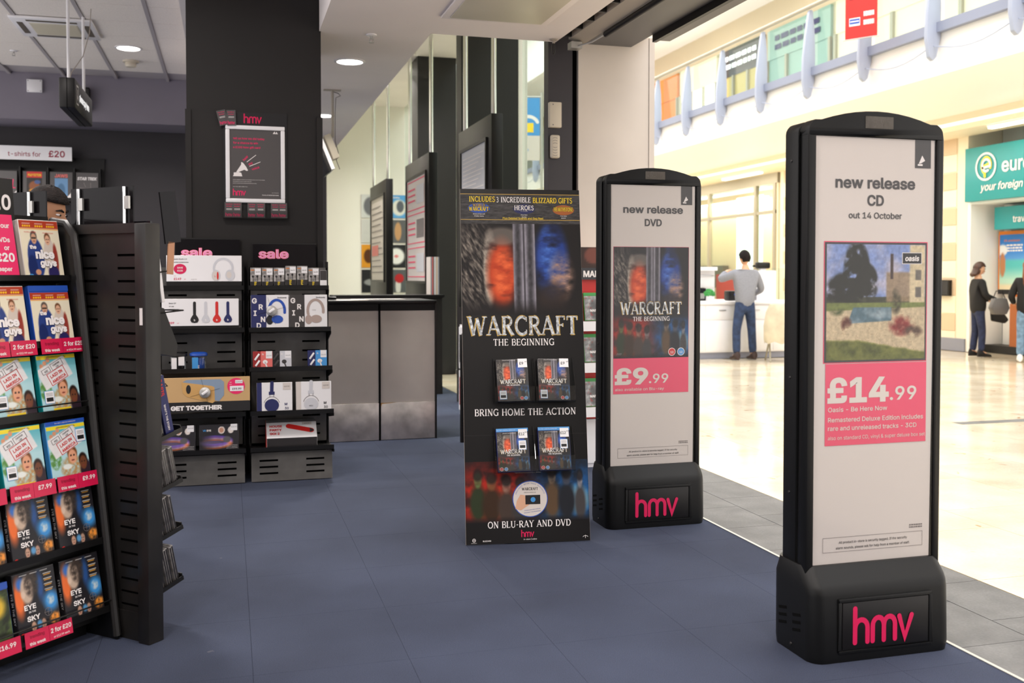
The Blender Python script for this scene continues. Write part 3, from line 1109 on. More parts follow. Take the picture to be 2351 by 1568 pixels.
txt(gs, '50%', 0, 0.70, 0.26, 'ink_white', align='CENTER', bold=.03, M=M)
for k, y in enumerate((24.3, 25.0, 25.7)):
    MB().box(0.55, 0.72, y, y + 0.5, 1.0, 1.6).build('display_shelf', 'vent_dark', gs)
area('shop_spotlights', (12.72, 23.7, 3.30), (0, 0, 0), 0.4, 5.0, 160, (1.0, 0.90, 0.74))
lt = thing('spotlight_track', 'row of small white spotlights inside the glazed corner shop', 'lamp', (12.75, 24.2, 3.14))
MB().box(-0.02, 0.02, -2.4, 2.2, 0.10, 0.14).build('track', 'mall_white', lt)
for k in range(7):
    MB().lathe([(0.0, -0.09), (0.06, -0.09), (0.07, 0.02), (0.03, 0.10)], 10, (0, -2.2 + k * 0.7, 0)).build('spot_head', 'white_gloss', lt, smooth=True)
gd = thing('round_sign', 'round sign with a lime green rim beside the middle pedestal', 'sign', (11.81, 26.855, 3.0))
MB().box(0.40, 0.43, -0.02, 0.02, -0.03, 0.03).build('bracket', 'frame_grey', gd)
MB(Matrix.Rotation(R(90), 4, 'X')).lathe([(0.0, -0.05), (0.40, -0.05), (0.42, 0), (0.40, 0.05), (0.0, 0.05)], 28).build('rim', 'lens_green', gd, smooth=True)
MB(Matrix.Rotation(R(90), 4, 'X')).lathe([(0.0, -0.06), (0.30, -0.06), (0.30, 0.06), (0.0, 0.06)], 28).build('disc_face', 'white_gloss', gd)

# ---- currency kiosk
eu = thing('currency_kiosk', 'teal and white currency exchange kiosk set into the far mall wall', 'kiosk', (12.3, 0, 0))
MB().box(-0.10, 0.40, 9.2, 14.38, 2.58, 3.49).build('sign_box', 'teal', eu, bev=0.01)
MB().box(0.0, 0.68, 14.34, 14.415, 0, 2.58).build('jamb_panel', 'mall_white', eu)
MB().box(0.0, 0.70, 9.2, 14.34, 2.54, 2.58).build('soffit', 'mall_white', eu)
MB().box(0.62, 0.68, 9.2, 14.25, 0.0, 2.54).build('back_panel', 'mall_white', eu)
MB().box(0.28, 0.62, 9.2, 14.10, 2.10, 2.48).build('inner_sign', 'teal', eu)
MB().box(0.56, 0.62, 13.42, 14.02, 0.96, 1.00).build('ad_rail', 'orange', eu)
MB().box(0.30, 0.62, 9.2, 13.75, 0.0, 0.85).build('desk', 'brown_desk', eu)
MB().box(0.29, 0.63, 9.2, 14.33, 0.0, 0.13).build('plinth', 'black_satin', eu)
MB().box(0.28, 0.62, 9.2, 13.35, 0.90, 2.08).build('teller_window', 'glass_mall', eu)
M = T((-0.105, 14.30, 0)) @ Matrix.Rotation(R(-90), 4, 'Z')
strokes(eu, [arc(.42, 3.14, .22, .22, 0, 360, 24)], 0.035, 'ink_white', y=-0.004, M=M, name='emblem_ring')
strokes(eu, [arc(.43, 3.16, .10, .13, -20, 250, 14) + [(.40, 2.98)], [(.33, 3.13), (.53, 3.19)]], 0.05, 'yellow', y=-0.003, M=M, name='emblem')
strokes(eu, [[(.34, 3.12)] + arc(.43, 3.16, .09, .10, -10, 300, 12)], 0.04, 'ink_white', y=-0.005, M=M, name='emblem_letter')
txt(eu, 'eurochange', 0.78, 3.02, 0.31, 'ink_white', y=-0.004, M=M, bold=.02)
txt(eu, 'your foreign currency', 0.30, 2.74, 0.17, 'ink_white', y=-0.004, M=M, bold=.015, shear=0.25)
M = T((0.275, 13.98, 0)) @ Matrix.Rotation(R(-90), 4, 'Z')
txt(eu, 'travel money', 0.30, 2.21, 0.15, 'ink_white', y=-0.004, M=M, bold=.015)
# beach poster
bp_ = thing('beach_poster', 'beach holiday poster in an orange frame beside the currency kiosk window', 'poster', (12.86, 14.0, 1.02))
M = Matrix.Rotation(R(-90), 4, 'Z')


def beach(U, V):
    im = full(U, (60, 130, 210))
    im = mixc(im, np.clip((0.72 - V) / .3, 0, 1) * .7, (150, 200, 235))
    im = mixc(im, np.clip((0.55 - V) / .02, 0, 1), (90, 190, 190))
    im = mixc(im, np.clip((0.42 - V) / .25, 0, 1), (190, 225, 205))
    im = mixc(im, np.clip((0.12 - V) / .05, 0, 1), (230, 215, 180))
    im = mixc(im, ell(U, V, .12, .72, .2, .1, .2), (235, 235, 235))
    im = mixc(im, ell(U, V, .12, .45, .12, .22, .2), (190, 130, 90))
    return im


art(bp_, -0.26, 0.30, 0.06, 1.0, 24, 40, beach, M=M, y=-0.02)
MB(M).box(-0.29, 0.33, -0.018, 0.0, -0.02, 1.06).build('poster_frame', 'orange', bp_)
MB(M).box(-0.29, 0.33, -0.021, -0.018, -0.02, 0.06).build('caption_strip', 'screen_dark', bp_)
txt(bp_, '0% commission', 0.02, 0.88, 0.05, 'orange', y=-0.022, align='CENTER', M=M, bold=.02, maxw=.5)
bars(bp_, -0.10, 0.26, 0.70, 0.84, 3, 'ink_white', y=-0.022, M=M, seed=5)
bars(bp_, 0.04, 0.28, -0.005, 0.035, 1, 'ink_white', y=-0.023, M=M, seed=6)

# ---- phone kiosk
kx, ky = 6.62, 14.25
ki = thing('phone_kiosk', 'white phone accessory kiosk counter in the middle of the mall', 'kiosk', (kx, ky, 0))
MB().box(0, 2.45, 0.0, 1.3, 0.10, 0.86).build('counter_body', 'white_gloss', ki, bev=0.006)
MB().box(0.03, 2.42, 0.03, 1.27, 0.0, 0.10).build('plinth', 'skirting_grey', ki)
MB().box(-0.03, 2.48, -0.04, 1.34, 0.86, 0.91).build('worktop', 'white_gloss', ki, bev=0.008)
for a, b_ in ((0.02, 0.60), (0.62, 1.20), (1.22, 1.80), (1.82, 2.42)):
    dr = MB().box(a, b_, -0.012, 0.0, 0.62, 0.84).build('drawer', 'white_gloss', ki, bev=0.003)
    MB().box((a + b_) / 2 - 0.06, (a + b_) / 2 + 0.06, -0.022, -0.012, 0.76, 0.775).build('handle', 'alu', dr)
    MB().box(a, b_, -0.010, 0.0, 0.12, 0.60).build('cabinet_door', 'white_gloss', ki, bev=0.003)
MB().box(0.0, 1.06, 0.55, 0.62, 0.91, 1.42).build('slat_back', 'white_gloss', ki)
MB().box(0.0, 1.06, 0.45, 0.55, 1.40, 1.46).build('top_shelf', 'white_gloss', ki)
for zz in (1.12, 1.32):
    MB().tube([(0.02, 0.53, zz), (1.04, 0.53, zz)], 0.008, 6).build('hook_rail', 'chrome', ki)
MB().box(1.70, 2.05, 0.30, 0.65, 0.91, 1.40).build('pillar_unit', 'white_gloss', ki, bev=0.01)
MB().box(2.10, 2.44, 0.30, 0.34, 0.91, 1.42).build('glass_case_panel', 'glass_mall', ki)
MB().box(2.10, 2.44, 0.28, 0.60, 1.42, 1.44).build('glass_shelf', 'glass_mall', ki)
pk = []
for i, (px_, pz, cm, lab) in enumerate((
        (0.06, 1.15, 'white_gloss', 'white phone pack with green trim hanging at the kiosk, leftmost'),
        (0.24, 1.15, 'white_gloss', 'second white phone pack with green trim on the kiosk back'),
        (0.42, 1.15, 'white_gloss', 'third white phone pack with green trim on the kiosk back'),
        (0.60, 1.15, 'white_gloss', 'white phone pack hanging nearest the man at the kiosk'),
        (0.28, 0.95, 'yellow', 'bright yellow accessory pack standing on the kiosk counter'),
        (0.06, 0.95, 'sky_blue', 'blue accessory pack at the left end of the kiosk counter'),
        (0.58, 0.95, 'dark_red', 'dark red accessory pack on the kiosk counter near the man'),
        (0.72, 0.95, 'screen_dark', 'black accessory pack on the kiosk counter behind the man'))):
    t = thing('phone_pack', lab, 'packaging', (kx + px_, ky + 0.50, pz - (0.038 if pz < 1 else 0)))
    MB().box(0, 0.15, -0.02, 0.02, 0, 0.19 if pz > 1 else 0.20).build('card', cm, t)
    MB().box(0.03, 0.12, -0.03, -0.02, 0.03, 0.12).build('blister', 'lens_green' if cm == 'white_gloss' and i == 0 else ('screen_dark' if cm == 'yellow' else 'alu'), t)
    if pz > 1:
        MB().box(0, 0.15, -0.021, -0.02, 0.0, 0.025).build('trim_band', 'lens_green', t)
for i in range(3):
    t = thing('phone_handset', 'dark phone handset on a stand, ' + ('left', 'middle', 'right')[i] + ' of three in the kiosk glass case', 'phone', (kx + 2.14 + i * 0.10, ky + 0.12, 0.918), (R(-25), 0, 0))
    MB().box(0, 0.07, 0, 0.01, 0, 0.14).build('shell', 'screen_dark', t, bev=0.004)
    MB().box(0.006, 0.064, -0.001, 0.0, 0.012, 0.128).build('display', 'navy', t)
gb = thing('goggles', 'black virtual reality headset on top of the kiosk pillar', 'headset', (kx + 1.86, ky + 0.45, 1.402))
MB().box(-0.12, 0.12, -0.10, 0.02, 0.03, 0.14).build('visor', 'black_satin', gb, bev=0.03)
MB().tube([(0.12 * math.cos(R(a)), 0.02 + 0.14 * math.sin(R(a)), 0.075) for a in range(0, 181, 20)], 0.018, 6).build('head_strap', 'black_satin', gb, smooth=True)
MB().box(-0.05, 0.05, -0.06, 0.0, 0.0, 0.035).build('rest', 'white_gloss', gb)
gbx = thing('card_reader', 'black box with a blue light on the kiosk counter beside the man', 'device', (kx + 1.20, ky + 0.30, 0.912))
MB().box(0, 0.46, 0, 0.2, 0, 0.16).build('casing', 'black_satin', gbx, bev=0.02)
disc(gbx, 0.10, 0.10, 0.018, 0.018, 'blue', y=-0.002)
gp = MB()
for k in range(26):
    a = random.uniform(0, 6.28)
    p = random.uniform(-0.3, 1.4)
    c = (0.07 * math.cos(a) * math.cos(p), 0.05 * math.sin(a) * math.cos(p), 0.07 + 0.06 * math.sin(p))
    gp.cbox(c, (0.05, 0.05, 0.05), T(Vector(c)) @ Euler((a, p, a)).to_matrix().to_4x4() @ T(-Vector(c)))
gpo = gp.build('plush_bunch', 'green', None, bev=0.015)
gpo.location = (kx + 0.80, ky + 0.22, 0.955)
tag(gpo, 'fuzzy green bunch on the kiosk counter beside the man', 'ornament')
# chair with a jacket hung over it
ch = thing('folding_chair', 'grey metal folding chair carrying a beige jacket, by the kiosk', 'chair', (8.22, 13.55, 0), R(-20))
for s_ in (-1, 1):
    MB().tube([(s_ * 0.24, -0.18, 0), (s_ * 0.22, 0.12, 0.62)], 0.014, 8).build('leg', 'frame_grey', ch, smooth=True)
    MB().tube([(s_ * 0.24, 0.25, 0), (s_ * 0.22, -0.10, 0.46), (s_ * 0.21, -0.16, 0.84)], 0.014, 8).build('leg', 'frame_grey', ch, smooth=True)
MB().box(-0.21, 0.21, -0.14, 0.22, 0.44, 0.47).build('seat', 'frame_grey', ch, bev=0.01)
MB().box(-0.21, 0.21, -0.17, -0.15, 0.62, 0.82).build('backrest', 'frame_grey', ch, bev=0.01)
jk = thing('jacket', 'beige jacket draped over the folding chair by the kiosk', 'jacket', (8.22, 13.52, 0), R(-20))
rg = []
for k, (z, w_, d_) in enumerate(((0.90, 0.20, 0.05), (0.88, 0.26, 0.08), (0.76, 0.31, 0.12), (0.55, 0.35, 0.15), (0.36, 0.36, 0.16), (0.30, 0.355, 0.15))):
    rg.append([(w_ * math.cos(2 * math.pi * i / 20) * (1 + 0.04 * math.sin(5 * i + k)), -0.14 + d_ * math.sin(2 * math.pi * i / 20), z + (0.02 * math.sin(3 * i) if k == 5 else 0)) for i in range(20)])
MB().rings(rg).build('jacket_body', 'jacket_beige', jk, smooth=True)
MB().tube([(0.17, -0.27, 0.84), (0.14, -0.315, 0.66), (0.12, -0.32, 0.46), (0.15, -0.31, 0.28)], [0.05, 0.06, 0.055, 0.05], 10).build('sleeve', 'jacket_beige', jk, smooth=True)
MB().tube([(0.26, -0.20, 0.84), (0.30, -0.25, 0.6), (0.27, -0.25, 0.36)], [0.045, 0.055, 0.05], 10).build('sleeve', 'jacket_beige', jk, smooth=True)
# ================================================================== PRINTED PICTURES
def epic(U, V):
    """dark fantasy colours: grey fur left, orange, a steel band, blue, dark right"""
    im = full(U, (27, 23, 23))
    n = vnoise(U + V * .4, V, 60, 14, 3, 3)
    fur = ell(U, V, .10, .52, .16, .48, .6)
    im = mixc(im, fur * np.clip(n * 2.2 - .75, 0, 1), (150, 140, 128))
    n2 = vnoise(U, V, 12, 16, 5, 4)
    im = mixc(im, ell(U, V, .235, .52, .055, .40, .35) * np.clip(n2 * 1.4, 0, 1), (196, 184, 168))
    im = mixc(im, ell(U, V, .335, .45, .12, .36, .5), (190, 62, 28))
    im = mixc(im, ell(U, V, .345, .44, .085, .28, .6) * np.clip(n2 * 2 - .5, 0, 1), (244, 110, 60))
    im = mixc(im, np.clip(vnoise(U, V, 7, 12, 8, 3) * 2.6 - 1.35, 0, 1) * ell(U, V, .33, .5, .14, .45, .4) * .85, (46, 18, 16))
    im = mixc(im, ell(U, V, .34, .86, .14, .10, .4) * .6, (150, 140, 130))
    im = mixc(im, ell(U, V, .75, .60, .14, .40, .4), (34, 62, 140))
    im = mixc(im, ell(U, V, .72, .68, .07, .25, .7) * np.clip(n2 * 2 - .55, 0, 1), (84, 130, 220))
    im = mixc(im, ell(U, V, .83, .42, .10, .24, .6) * np.clip(n2 * 1.8 - .35, 0, 1), (178, 140, 122))
    im = mixc(im, np.clip(vnoise(U, V, 8, 12, 11, 3) * 2.6 - 1.4, 0, 1) * ell(U, V, .76, .5, .17, .5, .4) * .9, (18, 18, 34))
    im = mixc(im, ell(U, V, .75, .18, .12, .17, .6) * .8, (52, 40, 36))
    bar = np.clip((U - .425) / .01, 0, 1) * np.clip((.618 - U) / .01, 0, 1)
    steel = 120 + 55 * np.cos((U - .52) * 62) + 40 * (vnoise(U, V, 40, 20, 2) - .5)
    im = im * (1 - bar[..., None]) + bar[..., None] * np.stack([steel * .96, steel * .93, steel], -1)
    im = mixc(im, bar * np.clip(1 - np.abs(U - .52) / .012, 0, 1), (40, 38, 42))
    im = mixc(im, np.clip((.16 - V) / .16, 0, 1), (27, 23, 23))
    im = mixc(im, np.clip((U - .90) / .1, 0, 1) * .7, (24, 21, 21))
    return im


def battle(U, V):
    """red smoke on the left, blue light on the right, small dark figures between"""
    im = full(U, (24, 20, 22))
    n = vnoise(U, V, 9, 5, 4, 4)
    im = mixc(im, ell(U, V, .24, .42, .34, .55, .7) * np.clip(n * 2 - .3, 0, 1), (176, 38, 24))
    im = mixc(im, ell(U, V, .30, .25, .20, .25, .8) * np.clip(n * 2 - .5, 0, 1), (236, 96, 40))
    im = mixc(im, ell(U, V, .80, .45, .30, .60, .7) * np.clip(n * 2 - .3, 0, 1), (30, 84, 140))
    im = mixc(im, ell(U, V, .90, .34, .09, .20, .8), (150, 216, 246))
    rs = np.random.RandomState(3)
    for cx, cy, r, c in ((.10, .60, .05, (96, 120, 70)), (.21, .55, .06, (128, 84, 50)), (.33, .50, .055, (150, 120, 104)), (.44, .46, .05, (130, 124, 124)),
                         (.70, .62, .05, (206, 158, 112)), (.82, .60, .055, (70, 74, 88)), (.93, .56, .035, (150, 140, 140))):
        im = mixc(im, ell(U, V, cx, cy - .28, r * 1.3, .30, .5), tuple(x * .45 for x in c))
        im = mixc(im, ell(U, V, cx, cy + .10, r * .62, .13, .4) * np.clip(n * 2.2 - .4, 0, 1), c)
        im = mixc(im, ell(U, V, cx, cy + .18, r * .75, .10, .5) * .75, (26, 20, 20))
    im = mixc(im, np.clip((.10 - V) / .10, 0, 1), (24, 20, 22))
    return im


def epic_cover(U, V):
    im = np.where((V > .46)[..., None], epic(U, np.clip((V - .40) / .56, 0, 1)), battle(U, np.clip(V / .40, 0, 1)))
    im = mixc(im, ell(U, V, .5, .43, .6, .07, .6) * .8, (24, 20, 22))
    return im


def garden(U, V):
    """country-house garden: sky, dark trees, stone wing, pool edge, paving, lawn"""
    n = vnoise(U, V, 14, 14, 1, 4)
    im = full(U, (126, 146, 196))
    im = mixc(im, np.clip(vnoise(U, V, 5, 5, 9, 4) * 2.4 - 1.0, 0, 1), (190, 184, 200))
    im = mixc(im, np.clip((.55 - V) / .01, 0, 1), (66, 68, 52))
    tree = (ell(U, V, .30, .74, .13, .28, .25) + ell(U, V, .20, .60, .20, .15, .3) + ell(U, V, .42, .66, .09, .16, .3)) * np.clip(n * 2.4 - .55, 0, 1)
    im = mixc(im, np.clip(tree * 1.6, 0, 1), (40, 40, 34))
    im = mixc(im, box_(U, V, .60, .86, .50, .76, .02) * .9, (150, 128, 100))
    im = mixc(im, box_(U, V, .84, 1.0, .48, 1.0, .02), (206, 190, 156))
    for k in range(3):
        im = mixc(im, box_(U, V, .90, .96, .54 + .15 * k, .63 + .15 * k, .01), (110, 104, 96))
    im = mixc(im, box_(U, V, .64, .67, .70, .92, .008), (70, 56, 52))
    im = mixc(im, np.clip((.50 - V) / .01, 0, 1), (116, 126, 70))
    im = mixc(im, np.clip((.43 + .03 * U - V) / .01, 0, 1), (198, 180, 148))
    crz = np.clip(1 - np.abs(np.sin(U * 26 + n * 4)) / .10, 0, 1) + np.clip(1 - np.abs(np.sin((V + .2 * U) * 55 + n * 3)) / .12, 0, 1)
    im = mixc(im, np.clip((.40 - V) / .01, 0, 1) * np.clip(crz, 0, 1) * .45, (140, 116, 88))
    pool = np.clip((V - .30 - .05 * U) / .01, 0, 1) * np.clip((.46 - V) / .01, 0, 1) * np.clip((U - .20 - (V - .3) * .4) / .01, 0, 1) * np.clip((.66 - U) / .01, 0, 1)
    im = mixc(im, pool, (86, 112, 124))
    im = mixc(im, pool * np.clip(vnoise(U, V, 6, 14, 41, 3) * 2 - .8, 0, 1), (170, 182, 188))
    im = mixc(im, np.clip((.17 - .16 * np.clip(U - .3, 0, 1) - V + .02 * n) / .02, 0, 1), (112, 116, 56))
    im = mixc(im, np.clip((.17 - .16 * np.clip(U - .3, 0, 1) - V) / .02, 0, 1) * np.clip(n * 2 - .7, 0, 1), (74, 80, 36))
    for cx, cy, rx, ry, c in ((.70, .50, .05, .10, (70, 66, 48)), (.10, .44, .07, .05, (74, 84, 50)), (.76, .29, .12, .08, (126, 44, 40)), (.20, .31, .05, .06, (96, 56, 44)), (.88, .24, .09, .05, (92, 70, 56))):
        im = mixc(im, ell(U, V, cx, cy, rx, ry, .6) * np.clip(n * 2.6 - .6, 0, 1), c)
    im *= (0.86 + 0.28 * vnoise(U, V, 40, 40, 33, 3))[..., None]
    return im


def face_blob(im, U, V, cx, cy, r, skin, hair, ry=1.25):
    im = mixc(im, ell(U, V, cx, cy + r * .45, r * 1.12, r * ry * 1.02, .25), hair)
    im = mixc(im, ell(U, V, cx, cy - r * .1, r * .92, r * ry, .25), skin)
    im = mixc(im, ell(U, V, cx - r * .35, cy + r * .1, r * .2, r * .14, .6), (50, 34, 30))
    im = mixc(im, ell(U, V, cx + r * .35, cy + r * .1, r * .2, r * .14, .6), (50, 34, 30))
    im = mixc(im, ell(U, V, cx, cy - r * .65, r * .35, r * .12, .6), (130, 60, 54))
    return im


def buddies(U, V, band=True):
    im = full(U, (232, 222, 196))
    if band:
        im = mixc(im, np.clip((V - .865) / .006, 0, 1), (176, 62, 40))
        im = mixc(im, box_(U, V, 0, 1, .845, .862, .006), (236, 160, 60))
        for gx in (.18, .5, .80):
            for k in range(4):
                im = mixc(im, ell(U, V, gx + (k - 1.5) * .055, .905, .022, .016, .5), (250, 200, 40))
            im = mixc(im, box_(U, V, gx - .1, gx + .1, .94, .955, .008) * .7, (240, 220, 210))
    im = mixc(im, ell(U, V, .33, .34, .21, .36, .12), (44, 64, 128))
    im = mixc(im, ell(U, V, .22, .18, .12, .22, .2), (30, 44, 96))
    im = mixc(im, ell(U, V, .70, .36, .16, .34, .12), (210, 196, 184))
    im = mixc(im, ell(U, V, .84, .34, .06, .26, .3), (150, 60, 50))
    im = mixc(im, ell(U, V, .74, .08, .14, .14, .2), (46, 40, 92))
    im = mixc(im, ell(U, V, .34, .10, .07, .05, .3), (206, 150, 118))
    im = face_blob(im, U, V, .33, .69, .075, (206, 158, 128), (90, 80, 74))
    im = mixc(im, box_(U, V, .27, .39, .685, .71, .01), (40, 36, 36))
    im = face_blob(im, U, V, .68, .67, .07, (220, 172, 142), (112, 70, 46))
    return im


def spring(U, V, blu=False):
    im = full(U, (176, 214, 220))
    im = mixc(im, np.clip((V - .55) / .4, 0, 1), (92, 178, 190))
    im = mixc(im, np.clip((V - .935) / .004, 0, 1), (238, 216, 50))
    im = mixc(im, box_(U, V, .25, .75, .955, .97, .008) * .6, (120, 110, 40))
    n = vnoise(U, V, 18, 22, 6, 3)
    c, s_ = math.cos(R(24)), math.sin(R(24))
    A = (U - .42) * c * .74 + (V - .70) * s_
    B = -(U - .42) * s_ * .74 + (V - .70) * c
    for k in range(3):
        im = mixc(im, ell(U, V, .10 + k * .09, .82 + k * .05, .05, .04, .3), (214, 150, 116))
    im = mixc(im, ell(U, V, .14, .40, .15, .18, .3) * np.clip(n * 2.4 - .4, 0, 1), (90, 140, 70))
    im = mixc(im, ell(U, V, .55, .22, .30, .20, .3) * np.clip(n * 2.2 - .3, 0, 1), (180, 140, 90))
    im = mixc(im, ell(U, V, .90, .12, .16, .20, .3), (48, 34, 44))
    im = mixc(im, ell(U, V, .42, .24, .12, .05, .4), (226, 230, 224))
    im = face_blob(im, U, V, .58, .42, .115, (222, 160, 126), (120, 70, 40), 1.15)
    im = face_blob(im, U, V, .84, .28, .10, (112, 66, 44), (40, 26, 22), 1.25)
    card = (np.clip((.30 - np.abs(A)) / .016 + .5, 0, 1) * np.clip((.185 - np.abs(B)) / .016 + .5, 0, 1))[..., None]
    im = im * (1 - card) + card * (np.array([232., 230., 230.]) - 14 * n[..., None])
    return im


def thriller(U, V):
    im = full(U, (34, 32, 36))
    n = vnoise(U, V, 16, 20, 12, 4)
    im = mixc(im, ell(U, V, .10, .62, .12, .30, .7), (232, 110, 50))
    im = mixc(im, ell(U, V, .16, .84, .10, .10, .8), (60, 110, 190))
    im = mixc(im, ell(U, V, .62, .72, .08, .22, .9) * .8, (44, 90, 160))
    im = mixc(im, ell(U, V, .30, .72, .15, .22, .3), (196, 172, 152))
    im = mixc(im, ell(U, V, .42, .80, .17, .20, .35) * np.clip(n * 1.8 - .1, 0, 1), (66, 56, 50))
    im = mixc(im, ell(U, V, .20, .66, .05, .06, .5) * .5, (236, 210, 190))
    im = mixc(im, ell(U, V, .84, .45, .18, .16, .7), (60, 140, 206))
    im = mixc(im, ell(U, V, .83, .47, .09, .08, .4) * np.clip(n * 2 - .3, 0, 1), (190, 206, 214))
    for cx, c in ((.36, (190, 150, 128)), (.60, (176, 140, 120))):
        im = face_blob(im, U, V, cx, .13, .06, c, (52, 42, 38), 1.3)
    im = mixc(im, ell(U, V, .50, .14, .06, .06, .7), (90, 150, 196))
    im = mixc(im, ell(U, V, .88, .16, .12, .09, .6) * np.clip(n * 2 - .3, 0, 1), (238, 150, 60))
    for k in range(4):
        im = mixc(im, box_(U, V, .72, .92, .90 - k * .085, .908 - k * .085, .006), (200, 196, 190))
        im = mixc(im, box_(U, V, .74, .90, .872 - k * .085, .886 - k * .085, .008), (224, 160, 60))
    for k in range(3):
        im = mixc(im, box_(U, V, .16 + k * .25, .34 + k * .25, .962, .972, .006), (214, 212, 210))
    return im


def scratched(U, V):
    n = vnoise(U * .5 + V, V - U * .3, 40, 20, 2, 4)
    v = 66 + 70 * (n - .5)
    im = np.stack([v, v * .97, v * .97], -1)
    return im


# ================================================================== SECURITY PEDESTALS
def rrect(x0, x1, y0, y1, r, n=6):
    P = []
    for cx, cy, a0 in ((x1 - r, y1 - r, 0), (x0 + r, y1 - r, 90), (x0 + r, y0 + r, 180), (x1 - r, y0 + r, 270)):
        for k in range(n + 1):
            a = R(a0 + 90 * k / n)
            P.append((cx + r * math.cos(a), cy + r * math.sin(a)))
    return P


def pedestal(loc, label):
    t = thing('security_pedestal', label, 'pedestal', loc)
    hw = 0.268
    # arched outline of the body
    out = [(-hw, 0.20), (hw, 0.20), (hw, 1.795)] + [(hw - 0.05 + 0.05 * math.cos(R(a)), 1.795 + 0.040 * math.sin(R(a))) for a in (15, 30, 45, 60)]
    for k in range(11):
        x = 0.215 - 0.43 * k / 10
        out.append((x, 1.866 - 0.036 * (abs(x) / 0.215) ** 2))
    out += [(-(hw - 0.05) - 0.05 * math.cos(R(a)), 1.795 + 0.040 * math.sin(R(a))) for a in (60, 45, 30, 15)] + [(-hw, 1.795)]
    ins = [(x * 0.985, z - 0.004 if z > 1 else z) for x, z in out]
    b = MB()
    b.prism(out, 0.065, 0.150)
    b.build('rear_shell', 'black_plastic', t, bev=0.008)
    MB().prism(ins, 0.055, 0.075).build('groove_band', 'gap_dark', t)
    # front shell: a frame round the poster opening
    px0, px1, pz0, pz1 = -0.238, 0.242, 0.30, 1.778
    fr = MB()
    fr.prism([(-hw, 0.20), (px0, 0.20), (px0, pz1), (-hw, pz1)], 0.0, 0.056)
    fr.prism([(px1, 0.20), (hw, 0.20), (hw, pz1), (px1, pz1)], 0.0, 0.056)
    top = [p for p in out if p[1] > 1.70]
    top = [(hw, pz1)] + [p for p in top if p[1] > pz1] + [(-hw, pz1)]
    fr.prism(top, 0.0, 0.056)
    fr.build('front_frame', 'black_plastic', t, bev=0.004)
    MB().box(px0 - 0.004, px1 + 0.004, 0.012, 0.05, 0.24, pz1 + 0.002).build('backing_board', 'gap_dark', t)
    # embossed sensor window
    MB().box(-0.050, 0.062, -0.002, 0.004, 1.806, 1.848).build('sensor_window', 'sensor', t, bev=0.001)
    # base: rounded plan, sloping shoulder
    ring = []
    for z, yf, g_ in ((0.0, -0.062, 0.006), (0.03, -0.066, 0.010), (0.225, -0.060, 0.010), (0.245, -0.056, 0.010), (0.262, -0.046, 0.010), (0.30, -0.014, 0.008), (0.315, -0.004, 0.004)):
        ring.append([(x, y, z) for x, y in rrect(-hw - g_, hw + g_, yf, 0.205 if z < .3 else 0.19, 0.05)])
    MB().rings(ring).build('base', 'black_plastic', t, smooth=True)
    fy = -0.0655
    pl = MB()
    for (a, b_, c, d) in ((-0.182, 0.187, 0.205, 0.217), (-0.182, 0.187, 0.028, 0.040), (-0.182, -0.170, 0.040, 0.205), (0.175, 0.187, 0.040, 0.205)):
        pl.box(a, b_, fy - 0.004, fy + 0.01, c, d)
    pl.build('logo_surround', 'black_plastic', t, bev=0.003)
    MB().box(-0.168, 0.173, fy - 0.0035, fy + 0.01, 0.043, 0.203).build('logo_plate', 'black_satin', t, bev=0.003)
    logo(t, -0.120, 0.066, 0.128, 'magenta', y=fy - 0.0045)
    # vents and screws on the flank
    for i in range(3):
        z = 0.095 + i * 0.026
        for y0 in (0.012, 0.10):
            MB(T((0, y0, z)) @ Matrix.Rotation(R(-14), 4, 'X')).box(-hw - 0.0112, -hw - 0.008, 0.0, 0.05, -0.005, 0.005).build('vent_slot', 'gap_dark', t)
    for y_, z in ((0.105, 0.95), (0.105, 0.55), (0.105, 1.70), (0.07, 0.03)):
        MB(T((-hw - (0.010 if z < .1 else 0.0), y_, z)) @ Matrix.Rotation(R(-90), 4, 'Y')).lathe([(0.006, 0), (0.005, 0.003), (0.0, 0.004)], 10).build('screw', 'rack_metal', t, smooth=True)
    # poster sheet, slightly bowed, behind its own printing
    sh = MB()
    n = 16
    vs, fs = [], []
    bow = lambda f: 0.010 - 0.006 * math.sin(math.pi * f) * 0.5
    for j in range(n + 1):
        f = j / n
        for x in (px0 + 0.001, px1 - 0.004 - 0.006 * max(0, (0.5 - f)) * 2):
            vs.append((x, 0.009, 0.312 + f * (pz1 - 0.314)))
    for j in range(n):
        fs.append((2 * j, 2 * j + 1, 2 * j + 3, 2 * j + 2))
    sh.add(vs, fs)
    sh.build('poster_sheet', 'white_paper', t)
    return t


mat('sensor', (96, 92, 88), 0.22, metal=0.7, bump=(420, 1.0, 0.006))
PYT = 0.0075


